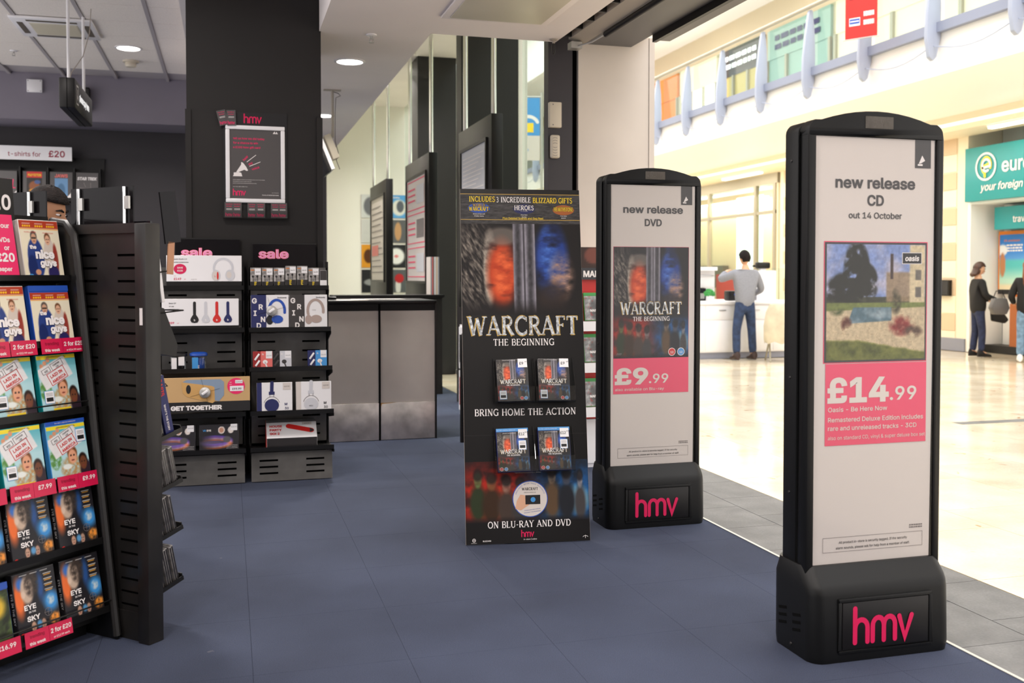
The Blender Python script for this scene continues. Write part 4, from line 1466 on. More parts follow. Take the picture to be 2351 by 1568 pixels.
def ped_common(t, z_note=0.355):
    flat(t, 0.158, 0.222, 1.678, 1.776, 'ink', y=PYT, name='ribbon')
    # small gramophone mark on the ribbon
    poly(t, [(0.168, 1.686), (0.188, 1.686), (0.188, 1.692), (0.168, 1.692)], 'ink_white', y=PYT - 0.0005)
    poly(t, [(0.172, 1.693), (0.186, 1.722), (0.198, 1.704), (0.182, 1.695)], 'ink_white', y=PYT - 0.0005, name='horn_mark')
    x0, x1 = -0.196, 0.204
    strokes(t, [[(x0, z_note), (x1, z_note), (x1, z_note + 0.05), (x0, z_note + 0.05), (x0, z_note)]], 0.0012, 'ink_grey', y=PYT, name='notice_border')
    txt(t, 'All product in-store is security tagged. If the security', 0.004, z_note + 0.028, 0.0115, 'ink', y=PYT, align='CENTER', maxw=0.31, bold=.008)
    txt(t, 'alarm sounds, please ask for help from a member of staff.', 0.004, z_note + 0.009, 0.0115, 'ink', y=PYT, align='CENTER', maxw=0.345, bold=.008)
    bars(t, 0.150, 0.203, z_note + 0.062, z_note + 0.078, 2, 'ink_grey', y=PYT, seed=3)


pd1 = pedestal((2.145, 2.95, 0), 'tall black security pedestal with a country garden album poster, nearest the mall')
ped_common(pd1)
txt(pd1, 'new release', 0.0, 1.604, 0.051, 'ink', y=PYT, align='CENTER', bold=.030, fitw=0.318)
txt(pd1, 'CD', 0.0, 1.545, 0.049, 'ink', y=PYT, align='CENTER', bold=.030)
txt(pd1, 'out 14 October', 0.0, 1.500, 0.029, 'ink', y=PYT, align='CENTER', bold=.016, fitw=0.212)
flat(pd1, -0.201, 0.213, 1.004, 1.421, 'pink_panel', y=PYT + 0.0004, name='picture_border')
flat(pd1, -0.198, 0.210, 1.007, 1.418, 'ink', y=PYT - 0.0001, name='picture_border')
art(pd1, -0.191, 0.203, 1.014, 1.411, 150, 150, garden, y=PYT - 0.0008)
flat(pd1, 0.108, 0.188, 1.344, 1.384, 'ink_white', y=PYT - 0.0014, name='badge')
flat(pd1, 0.110, 0.186, 1.346, 1.382, 'ink_black', y=PYT - 0.0018, name='badge_inner')
txt(pd1, 'oasis', 0.148, 1.355, 0.0245, 'ink_white', y=PYT - 0.0028, align='CENTER', bold=.03, shear=0.15, maxw=0.066)
flat(pd1, -0.192, 0.213, 0.722, 1.002, 'pink_panel', y=PYT, name='price_panel')
txt(pd1, '£14', -0.184, 0.872, 0.112, 'ink_cream', y=PYT - 0.001, bold=.040, fitw=0.244)
txt(pd1, '.99', 0.064, 0.873, 0.064, 'ink_cream', y=PYT - 0.001, bold=.02, fitw=0.108)
txt(pd1, 'Oasis - Be Here Now', -0.181, 0.838, 0.0215, 'ink_cream', y=PYT - 0.001, bold=.012, fitw=.235)
txt(pd1, 'Remastered Deluxe Edition includes', -0.181, 0.803, 0.0215, 'ink_cream', y=PYT - 0.001, bold=.012, fitw=.382)
txt(pd1, 'rare and unreleased tracks - 3CD', -0.181, 0.774, 0.0215, 'ink_cream', y=PYT - 0.001, bold=.012, fitw=.355)
txt(pd1, 'also on standard CD, vinyl & super deluxe box set', -0.181, 0.742, 0.018, 'ink_cream', y=PYT - 0.001, fitw=.390)

pd2 = pedestal((2.140, 4.80, 0), 'tall black security pedestal with a film poster and red price panel, beside the card standee')
ped_common(pd2)
txt(pd2, 'new release', 0.0, 1.632, 0.051, 'ink', y=PYT, align='CENTER', bold=.030, fitw=0.338)
txt(pd2, 'DVD', 0.0, 1.565, 0.049, 'ink', y=PYT, align='CENTER', bold=.030)
flat(pd2, -0.2225, 0.2045, 0.874, 1.456, 'magenta', y=PYT + 0.0003, name='picture_border')
art(pd2, -0.221, 0.203, 0.876, 1.4545, 110, 150, epic_cover, y=PYT - 0.0006)
flat(pd2, -0.2225, 0.2045, 0.690, 0.874, 'pink_panel', y=PYT, name='price_panel')
txt(pd2, '£9', -0.214, 0.742, 0.112, 'ink_cream', y=PYT - 0.001, bold=.040, fitw=0.188)
txt(pd2, '.99', -0.022, 0.744, 0.066, 'ink_cream', y=PYT - 0.001, bold=.02, fitw=0.110)
txt(pd2, 'also available on Blu-ray', -0.212, 0.706, 0.0205, 'ink_cream', y=PYT - 0.001, bold=.006, fitw=.276)


def title(parent, cx, z, wd, cap, M=None, y=-0.0015, sub=True):
    """silver fantasy title with a gold edge"""
    roman(parent, 'WARCRAFT', cx, z - cap * 0.03, cap * 1.05, 'gold', y=y, align='CENTER', M=M, maxw=wd * 1.015, fat=1.40, name='title_edge')
    roman(parent, 'WARCRAFT', cx, z, cap, 'silver_print', y=y - 0.0006, align='CENTER', M=M, maxw=wd, fat=1.08, name='title_lettering')
    if sub:
        roman(parent, 'THE BEGINNING', cx, z - cap * 0.58, cap * 0.36, 'ink_white', y=y - 0.0006, align='CENTER', M=M, maxw=wd * .63, fat=1.1)


mat('silver_print', (176, 180, 190), 0.35, metal=0.25, noise=(70, 0.4))
title(pd2, -0.010, 1.105, 0.345, 0.062, y=PYT - 0.0012)
txt(pd2, 'DVD', -0.205, 0.893, 0.014, 'ink_grey', y=PYT - 0.0014, bold=.02, shear=.2)
for x, c in ((0.108, 'red'), (0.160, 'sky_blue')):
    disc(pd2, x, 0.905, 0.021, 0.021, 'ink_white', y=PYT - 0.0012)
    disc(pd2, x, 0.905, 0.018, 0.018, c, y=PYT - 0.0018)
    txt(pd2, '12', x, 0.897, 0.016, 'ink_white', y=PYT - 0.0024, align='CENTER', bold=.02)
for p_ in (pd1, pd2):
    MB().box(-0.2375, 0.2375, 0.0035, 0.0042, 0.314, 1.776).build('clear_cover', 'poster_cover', p_)

# ================================================================== CARD STANDEE
SY, ST = -0.127, 0.156
sd = thing('card_standee', 'tall black cardboard film standee with four clear disc pockets in the middle of the shop', 'display stand', (1.4016, 4.6122, 0), (-ST, 0, SY))
W2 = 0.307
mat('card_black', (21, 19, 19), 0.36, spec=0.35)
MB().box(-W2, W2, 0.0, 0.008, 0.004, 1.766).build('board', 'card_black', sd)
mat('card_edge', (170, 160, 150), 0.7)
for s_ in (-1, 1):
    MB().box(s_ * W2 - 0.0006, s_ * W2 + 0.0006, 0.0005, 0.0075, 0.004, 1.766).build('board_edge', 'card_edge', sd)
# easel leg behind
Mi = Matrix.Rotation(ST, 4, 'X')
lg = MB(Mi)
lg.add([(-0.12, 0.012 + 0.0, 0.0 + 0.004), (0.12, 0.012, 0.004), (0.12, 0.42, 0.004), (-0.12, 0.42, 0.004), (-0.10, 0.17, 1.05), (0.10, 0.17, 1.05), (0.10, 0.18, 1.05), (-0.10, 0.18, 1.05)],
       [(0, 3, 2, 1), (4, 5, 6, 7), (0, 1, 5, 4), (1, 2, 6, 5), (2, 3, 7, 6), (3, 0, 4, 7)])
lg.build('easel_leg', 'card_black', sd)
art(sd, -W2 + .001, W2 - .001, 1.587, 1.742, 120, 40, scratched, name='header_picture')
for z in (1.738, 1.606):
    flat(sd, -W2 + .001, W2 - .001, z, z + 0.003, 'gold', y=-0.0014, name='gold_line')
gy = -0.0016
roman(sd, 'INCLUDES', -0.262, 1.700, 0.027, 'yellow', y=gy, maxw=0.132, fat=1.2)
roman(sd, '3 INCREDIBLE', -0.124, 1.698, 0.027, 'ink_white', y=gy, maxw=0.178, fat=1.2)
roman(sd, 'BLIZZARD GIFTS', 0.064, 1.696, 0.027, 'yellow', y=gy, maxw=0.205, fat=1.2)


def badge_logo(cx, cz, words, sub, cm, glow):
    disc(sd, cx, cz, 0.056, 0.026, glow, y=-0.0013, name='badge_glow')
    for k, (s_, dz, cap, mm) in enumerate(words):
        roman(sd, s_, cx, cz + dz, cap * 1.08, 'ink_black', y=gy - 0.0003 * k, align='CENTER', maxw=0.104, fat=2.0)
        roman(sd, s_, cx, cz + dz, cap, mm, y=gy - 0.0006 - 0.0003 * k, align='CENTER', maxw=0.10, fat=1.3)
    for k, s_ in enumerate(sub):
        txt(sd, s_, cx, cz - 0.033 - 0.011 * k, 0.0075, 'ink_white', y=gy, align='CENTER', bold=.01)


badge_logo(-0.213, 1.667, (('WORLD', 0.008, 0.014, 'gold'), ('WARCRAFT', -0.014, 0.02, 'yellow')), ('World of Warcraft', 'PC/Mac Game'), 'yellow', 'blue')
badge_logo(0.018, 1.664, (('HEROES', -0.006, 0.024, 'ink_white'),), ('Free Hero', "Gul'dan"), 'ink_white', 'navy')
badge_logo(0.222, 1.660, (('HEARTHSTONE', -0.006, 0.02, 'yellow'),), ('Free Hero', 'Medivh'), 'yellow', 'brown_desk')
txt(sd, 'OF THE STORM', 0.018, 1.651, 0.005, 'ink_white', y=gy - .001, align='CENTER')
txt(sd, 'Plus Deleted Scenes and Gag Reel', 0.012, 1.611, 0.0135, 'yellow', y=gy, align='CENTER', bold=.01, maxw=0.225)
art(sd, -W2 + .001, W2 - .001, 1.125, 1.587, 200, 150, epic, name='hero_picture')
title(sd, 0.0, 1.022, 0.555, 0.092)
roman(sd, 'BRING HOME THE ACTION', 0.0, 0.622, 0.033, 'ink_white', y=gy, align='CENTER', maxw=0.535, fat=1.15)
flat(sd, -W2 + .001, W2 - .001, 0.527, 0.5278, 'ink', y=-0.0012, name='fold_line')
art(sd, -W2 + .001, W2 - .001, 0.105, 0.40, 180, 100, battle, name='battle_picture')
disc(sd, 0.012, 0.214, 0.088, 0.088, 'blue', y=-0.0012, name='roundel_rim', n=40)
disc(sd, 0.012, 0.214, 0.084, 0.084, 'ink_cream', y=-0.0018, name='roundel', n=40)
roman(sd, 'WARCRAFT', 0.012, 0.256, 0.013, 'ink', y=-0.0024, align='CENTER', maxw=0.08, fat=1.4)
txt(sd, 'DIGITAL DOWNLOAD', 0.012, 0.243, 0.006, 'ink', y=-0.0024, align='CENTER')
flat(sd, -0.012, 0.062, 0.188, 0.232, 'ink_black', y=-0.0028, name='phone_picture')
disc(sd, 0.026, 0.21, 0.012, 0.012, 'sky_blue', y=-0.0036)
poly(sd, [(-0.062, 0.168), (-0.035, 0.160), (0.010, 0.188), (-0.008, 0.192), (-0.014, 0.232), (-0.036, 0.236), (-0.055, 0.205)], 'skin', y=-0.0024, name='hand_picture')
for k, s_ in enumerate(('DOWNLOAD AND STREAM', 'WARCRAFT THE BEGINNING')):
    txt(sd, s_, 0.022, 0.160 - 0.011 * k, 0.0065, 'blue', y=-0.0024, align='CENTER', roll=R(6), maxw=0.085)
for i, chh in enumerate('INCLUDED WITH THIS PURCHASE'):
    a = 160 - i * 5.4
    if chh != ' ':
        txt(sd, chh, 0.012 + 0.072 * math.cos(R(a)), 0.214 + 0.072 * math.sin(R(a)), 0.0085, 'blue', y=-0.0024, align='CENTER', roll=R(a - 90))
roman(sd, 'ON BLU-RAY AND DVD', 0.006, 0.079, 0.031, 'ink_white', y=gy, align='CENTER', maxw=0.44, fat=1.15)
logo(sd, -0.034, 0.034, 0.034, 'magenta', y=gy)
txt(sd, 'in-store | online', 0.008, 0.018, 0.009, 'ink_white', y=gy, align='CENTER', bold=.01)
txt(sd, 'BLIZZARD', -0.205, 0.016, 0.009, 'ink_white', y=gy, align='CENTER', bold=.02, maxw=.04)
strokes(sd, [arc(-0.268, 0.024, 0.008, 0.008, 0, 360, 14), [(-0.276, 0.024), (-0.26, 0.024)], [(-0.268, 0.016), (-0.268, 0.032)]], 0.0018, 'ink_white', y=gy, name='emblem')
txt(sd, 'LEGENDARY', -0.268, 0.009, 0.005, 'ink_white', y=gy, align='CENTER')
strokes(sd, [arc(0.283, 0.022, 0.012, 0.005, 0, 180, 8), [(0.283, 0.016), (0.283, 0.03)]], 0.002, 'ink_white', y=gy, name='emblem')


# clear pockets
def pocket(cx, z0, parent):
    b = MB()
    h, w_, d = 0.225, 0.098, 0.075
    for s_ in (-1, 1):
        b2_ = [(0.0, 0.0), (0.0, h), (-0.02, h * .98), (-0.055, h * .62), (-d, h * .30), (-d, 0.012), (-d + .012, 0.0)]
        bb = MB(T((cx, 0, z0)))
        bb.prism(b2_, s_ * w_ - 0.001, s_ * w_ + 0.001, 'x')
        bb.build('pocket_side', 'acrylic', parent)
    MB(T((cx, 0, z0))).box(-w_, w_, -d - 0.001, -d + 0.001, 0.01, h * .36).build('pocket_front', 'acrylic', parent)
    fl = MB(T((cx, 0, z0)))
    pts = [(-d, 0.012), (-d + .006, 0.004), (-d + .014, 0.0), (-0.002, 0.0)]
    for i in range(3):
        (y0, za), (y1, zb) = pts[i], pts[i + 1]
        fl.add([(-w_, y0, za), (w_, y0, za), (w_, y1, zb), (-w_, y1, zb)], [(0, 1, 2, 3)])
    fl.build('pocket_floor', 'acrylic', parent)


for cx, z0 in ((-0.062, 0.680), (0.142, 0.680), (-0.066, 0.342), (0.130, 0.342)):
    pocket(cx, z0, sd)


def film_case(name, label, cat, w_, h, d, body, fn, nx, ny, top=None, gloss='print_gloss', group=None):
    """a boxed disc: root at its bottom centre, cover faces -y"""
    t = thing(name, label, cat, group=group)
    MB().box(-w_ / 2, w_ / 2, 0.0, d, 0, h).build('case_body', body, t, bev=0.0015, seg=1)
    art(t, -w_ / 2 + .002, w_ / 2 - .002, 0.003, h - .003 - (top or 0), nx, ny, fn, gloss, y=-0.0006, name='cover_picture')
    return t


def price_tag(t, x0, x1, z0, z1, s_, small=None):
    p = flat(t, x0, x1, z0, z1, 'white_gloss', y=-0.0022, name='price_sticker')
    txt(p, s_, (x0 + x1) / 2 - (0.006 if small else 0), z0 + (z1 - z0) * .32, (z1 - z0) * .42, 'ink_black', y=-0.0034, align='CENTER', bold=.01, maxw=(x1 - x0) * (.62 if small else .84))
    if small:
        txt(p, small, x1 - 0.011, z0 + (z1 - z0) * .56, (z1 - z0) * .2, 'ink_black', y=-0.0034)


def voucher(t, x, z, w_=0.036, h=0.044):
    v = flat(t, x, x + w_, z, z + h, 'sky_blue', y=-0.0018, name='voucher_sticker')
    flat(v, x + .0015, x + w_ - .0015, z + .0015, z + h - .0015, 'white_gloss', y=-0.0024, name='sticker_face')
    flat(v, x + w_ * .15, x + w_ * .85, z + h * .18, z + h * .48, 'ink_black', y=-0.003, name='phone_picture')
    for k in range(3):
        flat(v, x + w_ * .15, x + w_ * .85, z + h * (.60 + .1 * k), z + h * (.63 + .1 * k), 'ink_grey', y=-0.003, name='print_line')


def warcase(label, blu):
    t = film_case('film_disc_case', label, 'disc case', 0.158, 0.212, 0.03, 'navy' if blu else 'case_dark', epic_cover, 56, 76, top=0.016 if blu else 0)
    title(t, 0, 0.088, 0.125, 0.020, sub=True)
    if blu:
        flat(t, -0.079, 0.079, 0.196, 0.212, 'sky_blue', y=-0.0014, name='format_band')
        txt(t, 'BLU-RAY + DIGITAL DOWNLOAD', -0.03, 0.201, 0.006, 'ink_white', y=-0.0024, align='CENTER')
        voucher(t, 0.028, 0.105, 0.038, 0.046)
        price_tag(t, 0.030, 0.074, 0.162, 0.206, '£12', '99')
    else:
        voucher(t, -0.070, 0.010)
        price_tag(t, 0.030, 0.076, 0.168, 0.212, '£9', '99')
    txt(t, "COLLECTOR'S EDITION", -0.015, 0.186 if blu else 0.203, 0.006, 'ink_white', y=-0.0014, align='CENTER')
    for x, c in ((0.040 if not blu else -0.062, 'red'), (0.060 if not blu else -0.040, 'sky_blue')):
        disc(t, x, 0.014, 0.009, 0.009, 'ink_white', y=-0.0014)
        disc(t, x, 0.014, 0.0075, 0.0075, c, y=-0.002)
        txt(t, '12', x, 0.0105, 0.007, 'ink_white', y=-0.0026, align='CENTER')
    return t


Ms = T((1.4016, 4.6122, 0)) @ Matrix.Rotation(SY, 4, 'Z') @ Matrix.Rotation(-ST, 4, 'X')
for i, (cx, z0, blu, lab, ry) in enumerate((
        (-0.066, 0.690, False, 'film disc with a nine pound sticker in the upper left standee pocket', R(-1)),
        (0.136, 0.690, False, 'film disc with a nine pound sticker in the upper right standee pocket', R(1)),
        (-0.072, 0.350, True, 'blue-topped film disc with a twelve pound sticker in the lower left standee pocket', R(-1)),
        (0.132, 0.352, True, 'blue-topped film disc with a twelve pound sticker in the lower right standee pocket', 0))):
    t = warcase(lab, blu)
    t.matrix_world = Ms @ T((cx, -0.070, z0)) @ Matrix.Rotation(R(-10), 4, 'X') @ Matrix.Rotation(ry, 4, 'Y')
# ================================================================== DISC GONDOLA ON THE LEFT
GA = (-0.285, 3.73, 0.0)
GR = R(46.5)
ga = thing('disc_gondola', 'black sloping disc display rack with pink price tickets at the left edge', 'display rack', GA, GR)
LIPZ = [0.108, 0.351, 0.585, 0.817, 1.06, 1.294]
LIPY = [0.145, 0.173, 0.207, 0.251, 0.285, 0.335]
# sloping back board, side plate with rounded head, foot
MB().prism([(0.20, 0.06), (0.235, 0.06), (0.47, 1.52), (0.44, 1.52)], -1.15, -0.045, 'x').build('back_board', 'black_metal', ga)
MB().prism([(0.115, 0.0), (0.62, 0.0), (0.62, 1.46), (0.44, 1.505), (0.36, 1.50), (0.315, 1.46), (0.30, 1.40)], -0.034, -0.020, 'x').build('side_plate', 'black_metal', ga, bev=0.003)
MB().tube([(-0.030, 0.118, 0.014), (-0.030, 0.215, 0.70), (-0.030, 0.300, 1.36), (-0.030, 0.318, 1.45), (-0.030, 0.36, 1.495), (-0.030, 0.44, 1.505)], [(0.014, 0.014)] * 6, 8).build('edge_moulding', 'rack_metal', ga, smooth=True)
MB().box(-1.15, -0.045, 0.26, 0.60, 0.0, 0.07).build('plinth', 'black_metal', ga)
for z, y in zip(LIPZ, LIPY):
    MB().prism([(y, z - 0.007), (y + 0.085, z - 0.0235), (y + 0.085, z - 0.0195), (y, z - 0.003)], -1.15, -0.046, 'x').build('shelf', 'black_metal', ga)
    MB().box(-1.15, -0.036, y - 0.004, y, z - 0.008, z + (0.012 if z > 1.2 else 0.016)).build('shelf_lip', 'black_metal', ga)
for i in (0, 3):
    MB().tube([(-1.15, LIPY[i] - 0.012, LIPZ[i] + 0.036), (-0.033, LIPY[i] - 0.012, LIPZ[i] + 0.036), (-0.033, LIPY[i] - 0.004, LIPZ[i] + 0.004)], 0.003, 6).build('retaining_wire', 'black_metal', ga, smooth=True)


def ticket(x0, x1, row, l1, l2, kind):
    z, y = LIPZ[row], LIPY[row] - 0.010
    M = T((0, y, z)) @ Matrix.Rotation(R(-9), 4, 'X')
    tk = MB(M).box(x0, x1, -0.0012, 0.0, -0.030, 0.022).build('price_ticket', 'ticket_red', ga)
    c = (x0 + x1) / 2
    wv = (x1 - x0) * .88
    if kind == 'trend':
        txt(tk, l1, c, 0.000, 0.015, 'ticket_dark', y=-0.002, align='CENTER', bold=.02, M=M, maxw=wv)
        txt(tk, l2, c, -0.023, 0.014, 'ink_white', y=-0.002, align='CENTER', bold=.02, M=M, maxw=wv)
    else:
        txt(tk, l1, c, -0.006, 0.020, 'ink_white', y=-0.002, align='CENTER', bold=.025, M=M, maxw=wv)
        if l2:
            txt(tk, l2, c, -0.024, 0.009, 'ink_white', y=-0.002, align='CENTER', bold=.01, M=M, maxw=wv)
    return tk


for row, items in ((4, ((-0.50, -0.415, 'or £12.99 each', '', 'p'), (-0.414, -0.325, 'trending', 'this week', 'trend'), (-0.322, -0.222, '2 for £20', 'or £12.99 each', 'p'), (-0.205, -0.120, 'trending', 'this week', 'trend'), (-0.119, -0.030, '2 for £25', 'or £14.99 each', 'p'))),
                   (2, ((-0.50, -0.400, '£15', 'or more', 'p'), (-0.386, -0.300, 'trending', 'this week', 'trend'), (-0.299, -0.214, '£7.99', '', 'p'), (-0.206, -0.123, 'trending', 'this week', 'trend'), (-0.122, -0.036, '£9.99', '', 'p'))),
                   (0, ((-0.500, -0.400, '£16.99', '', 'p'), (-0.385, -0.295, 'trending', 'this week', 'trend'), (-0.294, -0.204, '2 for £20', 'or £12.99 each', 'p')))):
    for a, b_, l1, l2, kd in items:
        ticket(a, b_, row, l1, l2, kd)

# --- covers
def case_buddies(blu):
    t = film_case('film_disc_case', 'x', 'disc case', 0.160, 0.213, 0.030, 'blue' if blu else 'ink_cream', buddies, 60, 84, top=0.022 if blu else 0)
    txt(t, 'the', -0.035, 0.108, 0.018, 'ink_white', y=-0.002, bold=.05, align='CENTER')
    for dx, mm, yy in ((0.0012, 'ink', -0.0022), (0, 'ink_white', -0.0036)):
        txt(t, 'nice', 0.008 + dx, 0.074 - dx, 0.040, mm, y=yy, bold=.06, align='CENTER', maxw=0.105)
        txt(t, 'guys', 0.018 + dx, 0.046 - dx, 0.030, mm, y=yy, bold=.06, align='CENTER', maxw=0.09)
    if blu:
        flat(t, -0.080, 0.080, 0.193, 0.213, 'blue', y=-0.0016, name='format_band')
    else:
        txt(t, 'RUSSELL CROWE', -0.062, 0.166, 0.006, 'red', y=-0.0016)
        txt(t, 'RYAN GOSLING', 0.012, 0.164, 0.006, 'red', y=-0.0016)
    disc(t, -0.055, 0.010, 0.010, 0.007, 'sky_blue', y=-0.0016)
    return t


def case_spring(blu):
    t = film_case('film_disc_case', 'x', 'disc case', 0.160, 0.213, 0.026, 'sky_blue' if blu else 'teal', spring, 64, 84, top=0.014 if blu else 0)
    rl_ = R(24)
    Mr = T((-0.012, 0, 0.149 if not blu else 0.140)) @ Matrix.Rotation(-rl_, 4, 'Y')
    txt(t, 'LAID IN', 0.002, -0.012, 0.015, 'red', y=-0.002, align='CENTER', bold=.02, M=Mr, maxw=0.058)
    txt(t, 'AMERICA', 0.004, -0.031, 0.015, 'red', y=-0.002, align='CENTER', bold=.02, M=Mr, maxw=0.062)
    strokes(t, [[(-0.034, -0.036), (0.040, -0.036), (0.040, 0.008), (-0.034, 0.008), (-0.034, -0.036)]], 0.0018, 'red', y=-0.002, M=Mr, name='stamp_border')
    txt(t, 'KSI', -0.029, 0.016, 0.009, 'ink', y=-0.002, align='CENTER', bold=.015, M=Mr)
    strokes(t, [[(-0.046, 0.012), (-0.012, 0.012), (-0.012, 0.029), (-0.046, 0.029), (-0.046, 0.012)]], 0.0014, 'ink_grey', y=-0.002, M=Mr, name='stamp_border')
    txt(t, 'CASPAR', 0.020, 0.021, 0.008, 'ink', y=-0.002, align='CENTER', bold=.01, M=Mr)
    txt(t, 'LEE', 0.020, 0.011, 0.008, 'ink', y=-0.002, align='CENTER', bold=.01, M=Mr)
    strokes(t, [[(-0.004, 0.009), (0.046, 0.009), (0.046, 0.032), (-0.004, 0.032), (-0.004, 0.009)]], 0.0014, 'ink_grey', y=-0.002, M=Mr, name='stamp_border')
    if blu:
        flat(t, -0.080, 0.080, 0.200, 0.213, 'blue', y=-0.0016, name='format_band')
        txt(t, 'BLU-RAY + DIGITAL DOWNLOAD', 0, 0.2035, 0.0055, 'ink_white', y=-0.0024, align='CENTER')
        voucher(t, 0.036, 0.130, 0.038, 0.046)
    else:
        voucher(t, -0.066, 0.040, 0.038, 0.046)
        flat(t, -0.036, 0.034, 0.010, 0.022, 'yellow', y=-0.0016, name='caption_band')
    txt(t, 'EXCLUSIVE POSTER INSIDE', 0.0, 0.1895 if blu else 0.2035, 0.0055, 'ink', y=-0.0016, align='CENTER')
    return t


def case_thriller():
    t = film_case('film_disc_case', 'x', 'disc case', 0.160, 0.213, 0.030, 'case_dark', thriller, 60, 84)
    txt(t, 'EYE', -0.028, 0.088, 0.022, 'ink_white', y=-0.002, bold=.035, align='CENTER', sx=1.15)
    txt(t, 'IN THE', -0.022, 0.076, 0.008, 'ink_white', y=-0.002, bold=.02, align='CENTER')
    txt(t, 'SKY', -0.020, 0.050, 0.022, 'ink_white', y=-0.002, bold=.035, align='CENTER', sx=1.15)
    strokes(t, [arc(0.036, 0.062, 0.013, 0.013, 0, 360, 18), [(0.022, 0.062), (0.050, 0.062)], [(0.036, 0.048), (0.036, 0.076)]], 0.0012, 'ink_grey', y=-0.0016, name='crosshair')
    disc(t, -0.066, 0.010, 0.008, 0.008, 'red', y=-0.0016)
    txt(t, '15', -0.066, 0.007, 0.006, 'ink_white', y=-0.0022, align='CENTER')
    M = T((-0.0805, 0.015, 0.10)) @ Matrix.Rotation(R(-90), 4, 'Z')
    txt(t, 'EYE IN THE SKY', 0, 0, 0.014, 'ink_white', y=-0.0005, align='CENTER', M=M @ Matrix.Rotation(R(90), 4, 'Y'), maxw=.12)
    return t


def on_rack(t, col, row, label, dz=0.0):
    x = {0: -0.132, 1: -0.312, 2: -0.490}[col]
    t['label'] = label
    t.location = Vector(GA) + Matrix.Rotation(GR, 3, 'Z') @ Vector((x, LIPY[row] + 0.006, LIPZ[row] - 0.001 + dz))
    t.rotation_euler = (R(-11), 0, GR)
    return t


nb = case_buddies(False)
on_rack(nb, 0, 5, 'cream film case with red star band on the top shelf of the left rack')
on_rack(dup(nb), 1, 4, 'cream film case with red star band above the two for twenty ticket')
on_rack(case_buddies(True), 0, 4, 'cream film case with a blue top edge above the two for twenty-five ticket')
sp = case_spring(False)
on_rack(sp, 0, 3, 'pale blue comedy case with yellow band on the third shelf, right end')
on_rack(dup(sp), 1, 3, 'pale blue comedy case with yellow band on the third shelf, second from the right')
on_rack(dup(sp), 1, 2, 'pale blue comedy case with yellow band above the seven pound ticket')
on_rack(case_spring(True), 0, 2, 'pale blue comedy case with blue and yellow bands above the nine pound ticket')
th = case_thriller()
on_rack(th, 0, 1, 'dark thriller case with a profile face on the fifth shelf, right end')
on_rack(dup(th), 1, 1, 'dark thriller case on the fifth shelf, second from the right')
on_rack(dup(th), 2, 1, 'dark thriller case on the fifth shelf, cut by the left edge of the view')
on_rack(dup(th), 0, 0, 'dark thriller case on the bottom shelf, right end behind the wire')
on_rack(dup(th), 1, 0, 'dark thriller case on the bottom shelf above the two for twenty ticket')


def jungle(U, V):
    n = vnoise(U, V, 8, 10, 21, 4)
    im = full(U, (40, 44, 34))
    im = mixc(im, np.clip(n * 2.2 - .8, 0, 1), (96, 120, 60))
    im = mixc(im, ell(U, V, .7, .7, .2, .2, .6), (220, 180, 60))
    return im


jg = film_case('film_disc_case', 'x', 'disc case', 0.160, 0.200, 0.02, 'blue', jungle, 24, 30, top=0.02)
flat(jg, -0.080, 0.080, 0.18, 0.20, 'blue', y=-0.0016, name='format_band')
on_rack(jg, 2, 0, 'blue-edged disc case with dark green cover at the bottom left corner')
on_rack(dup(sp), 2, 2, 'pale blue comedy case at the left edge of the view, fourth shelf')

# pink offer card and black header at the far left
pc_ = thing('offer_card', 'pink offer card with white print on the top shelf of the left rack', 'sign')
MB().box(-0.11, 0.11, 0.0, 0.004, 0, 0.225).build('card', 'pink', pc_)
txt(pc_, 'on our', 0.095, 0.178, 0.022, 'ink_white', y=-0.001, align='RIGHT', bold=.03)
txt(pc_, 'DVDs', 0.090, 0.128, 0.022, 'ink_white', y=-0.001, align='RIGHT', bold=.03)
txt(pc_, 'or', 0.085, 0.100, 0.022, 'ink_white', y=-0.001, align='RIGHT', bold=.03)
txt(pc_, '£20', 0.100, 0.060, 0.040, 'ink_white', y=-0.001, align='RIGHT', bold=.04)
txt(pc_, 'cheaper', 0.085, 0.026, 0.020, 'ink_white', y=-0.001, align='RIGHT', bold=.03)
on_rack(pc_, 1, 5, pc_['label'])
pc_.location = Vector(GA) + Matrix.Rotation(GR, 3, 'Z') @ Vector((-0.345, LIPY[5] + 0.004, LIPZ[5]))
hc = thing('offer_header', 'black header card with a large white zero above the pink offer card', 'sign', Vector(GA) + Matrix.Rotation(GR, 3, 'Z') @ Vector((-0.36, LIPY[5] + 0.050, 1.50)), (R(-4), 0, GR))
MB().box(-0.14, 0.14, 0, 0.004, 0, 0.142).build('card', 'black_satin', hc)
txt(hc, '20', 0.128, 0.034, 0.070, 'ink_white', y=-0.001, align='RIGHT', bold=.03, sx=.9)
for x_ in (-0.1, 0.1):
    MB().tube([(x_, 0.012, -0.16), (x_, 0.012, 0.10)], 0.005, 6).build('stem', 'chrome', hc)

# ================================================================== CD UNIT BEHIND THE GONDOLA
cu = thing('compact_disc_unit', 'grey slotted metal shelf unit seen from behind, with CD trays on its right side', 'display rack', GA, GR)


def slotted(parent, u0, u1, z0, z1, cols, z_list, sh, put, name, m):
    """sheet with real slots: put(b, a0, a1, c0, c1) adds one solid rectangle"""
    b = MB()
    edges = sorted([u0, u1] + [e for c in cols for e in c])
    for i in range(len(edges) - 1):
        a, e = edges[i], edges[i + 1]
        if e - a < 1e-6:
            continue
        if any(abs(a - c[0]) < 1e-6 and abs(e - c[1]) < 1e-6 for c in cols):
            zz = z0
            for zs in z_list:
                if zs - sh / 2 > zz:
                    put(b, a, e, zz, zs - sh / 2)
                zz = zs + sh / 2
            put(b, a, e, zz, z1)
        else:
            put(b, a, e, z0, z1)
    return b.build(name, m, parent)


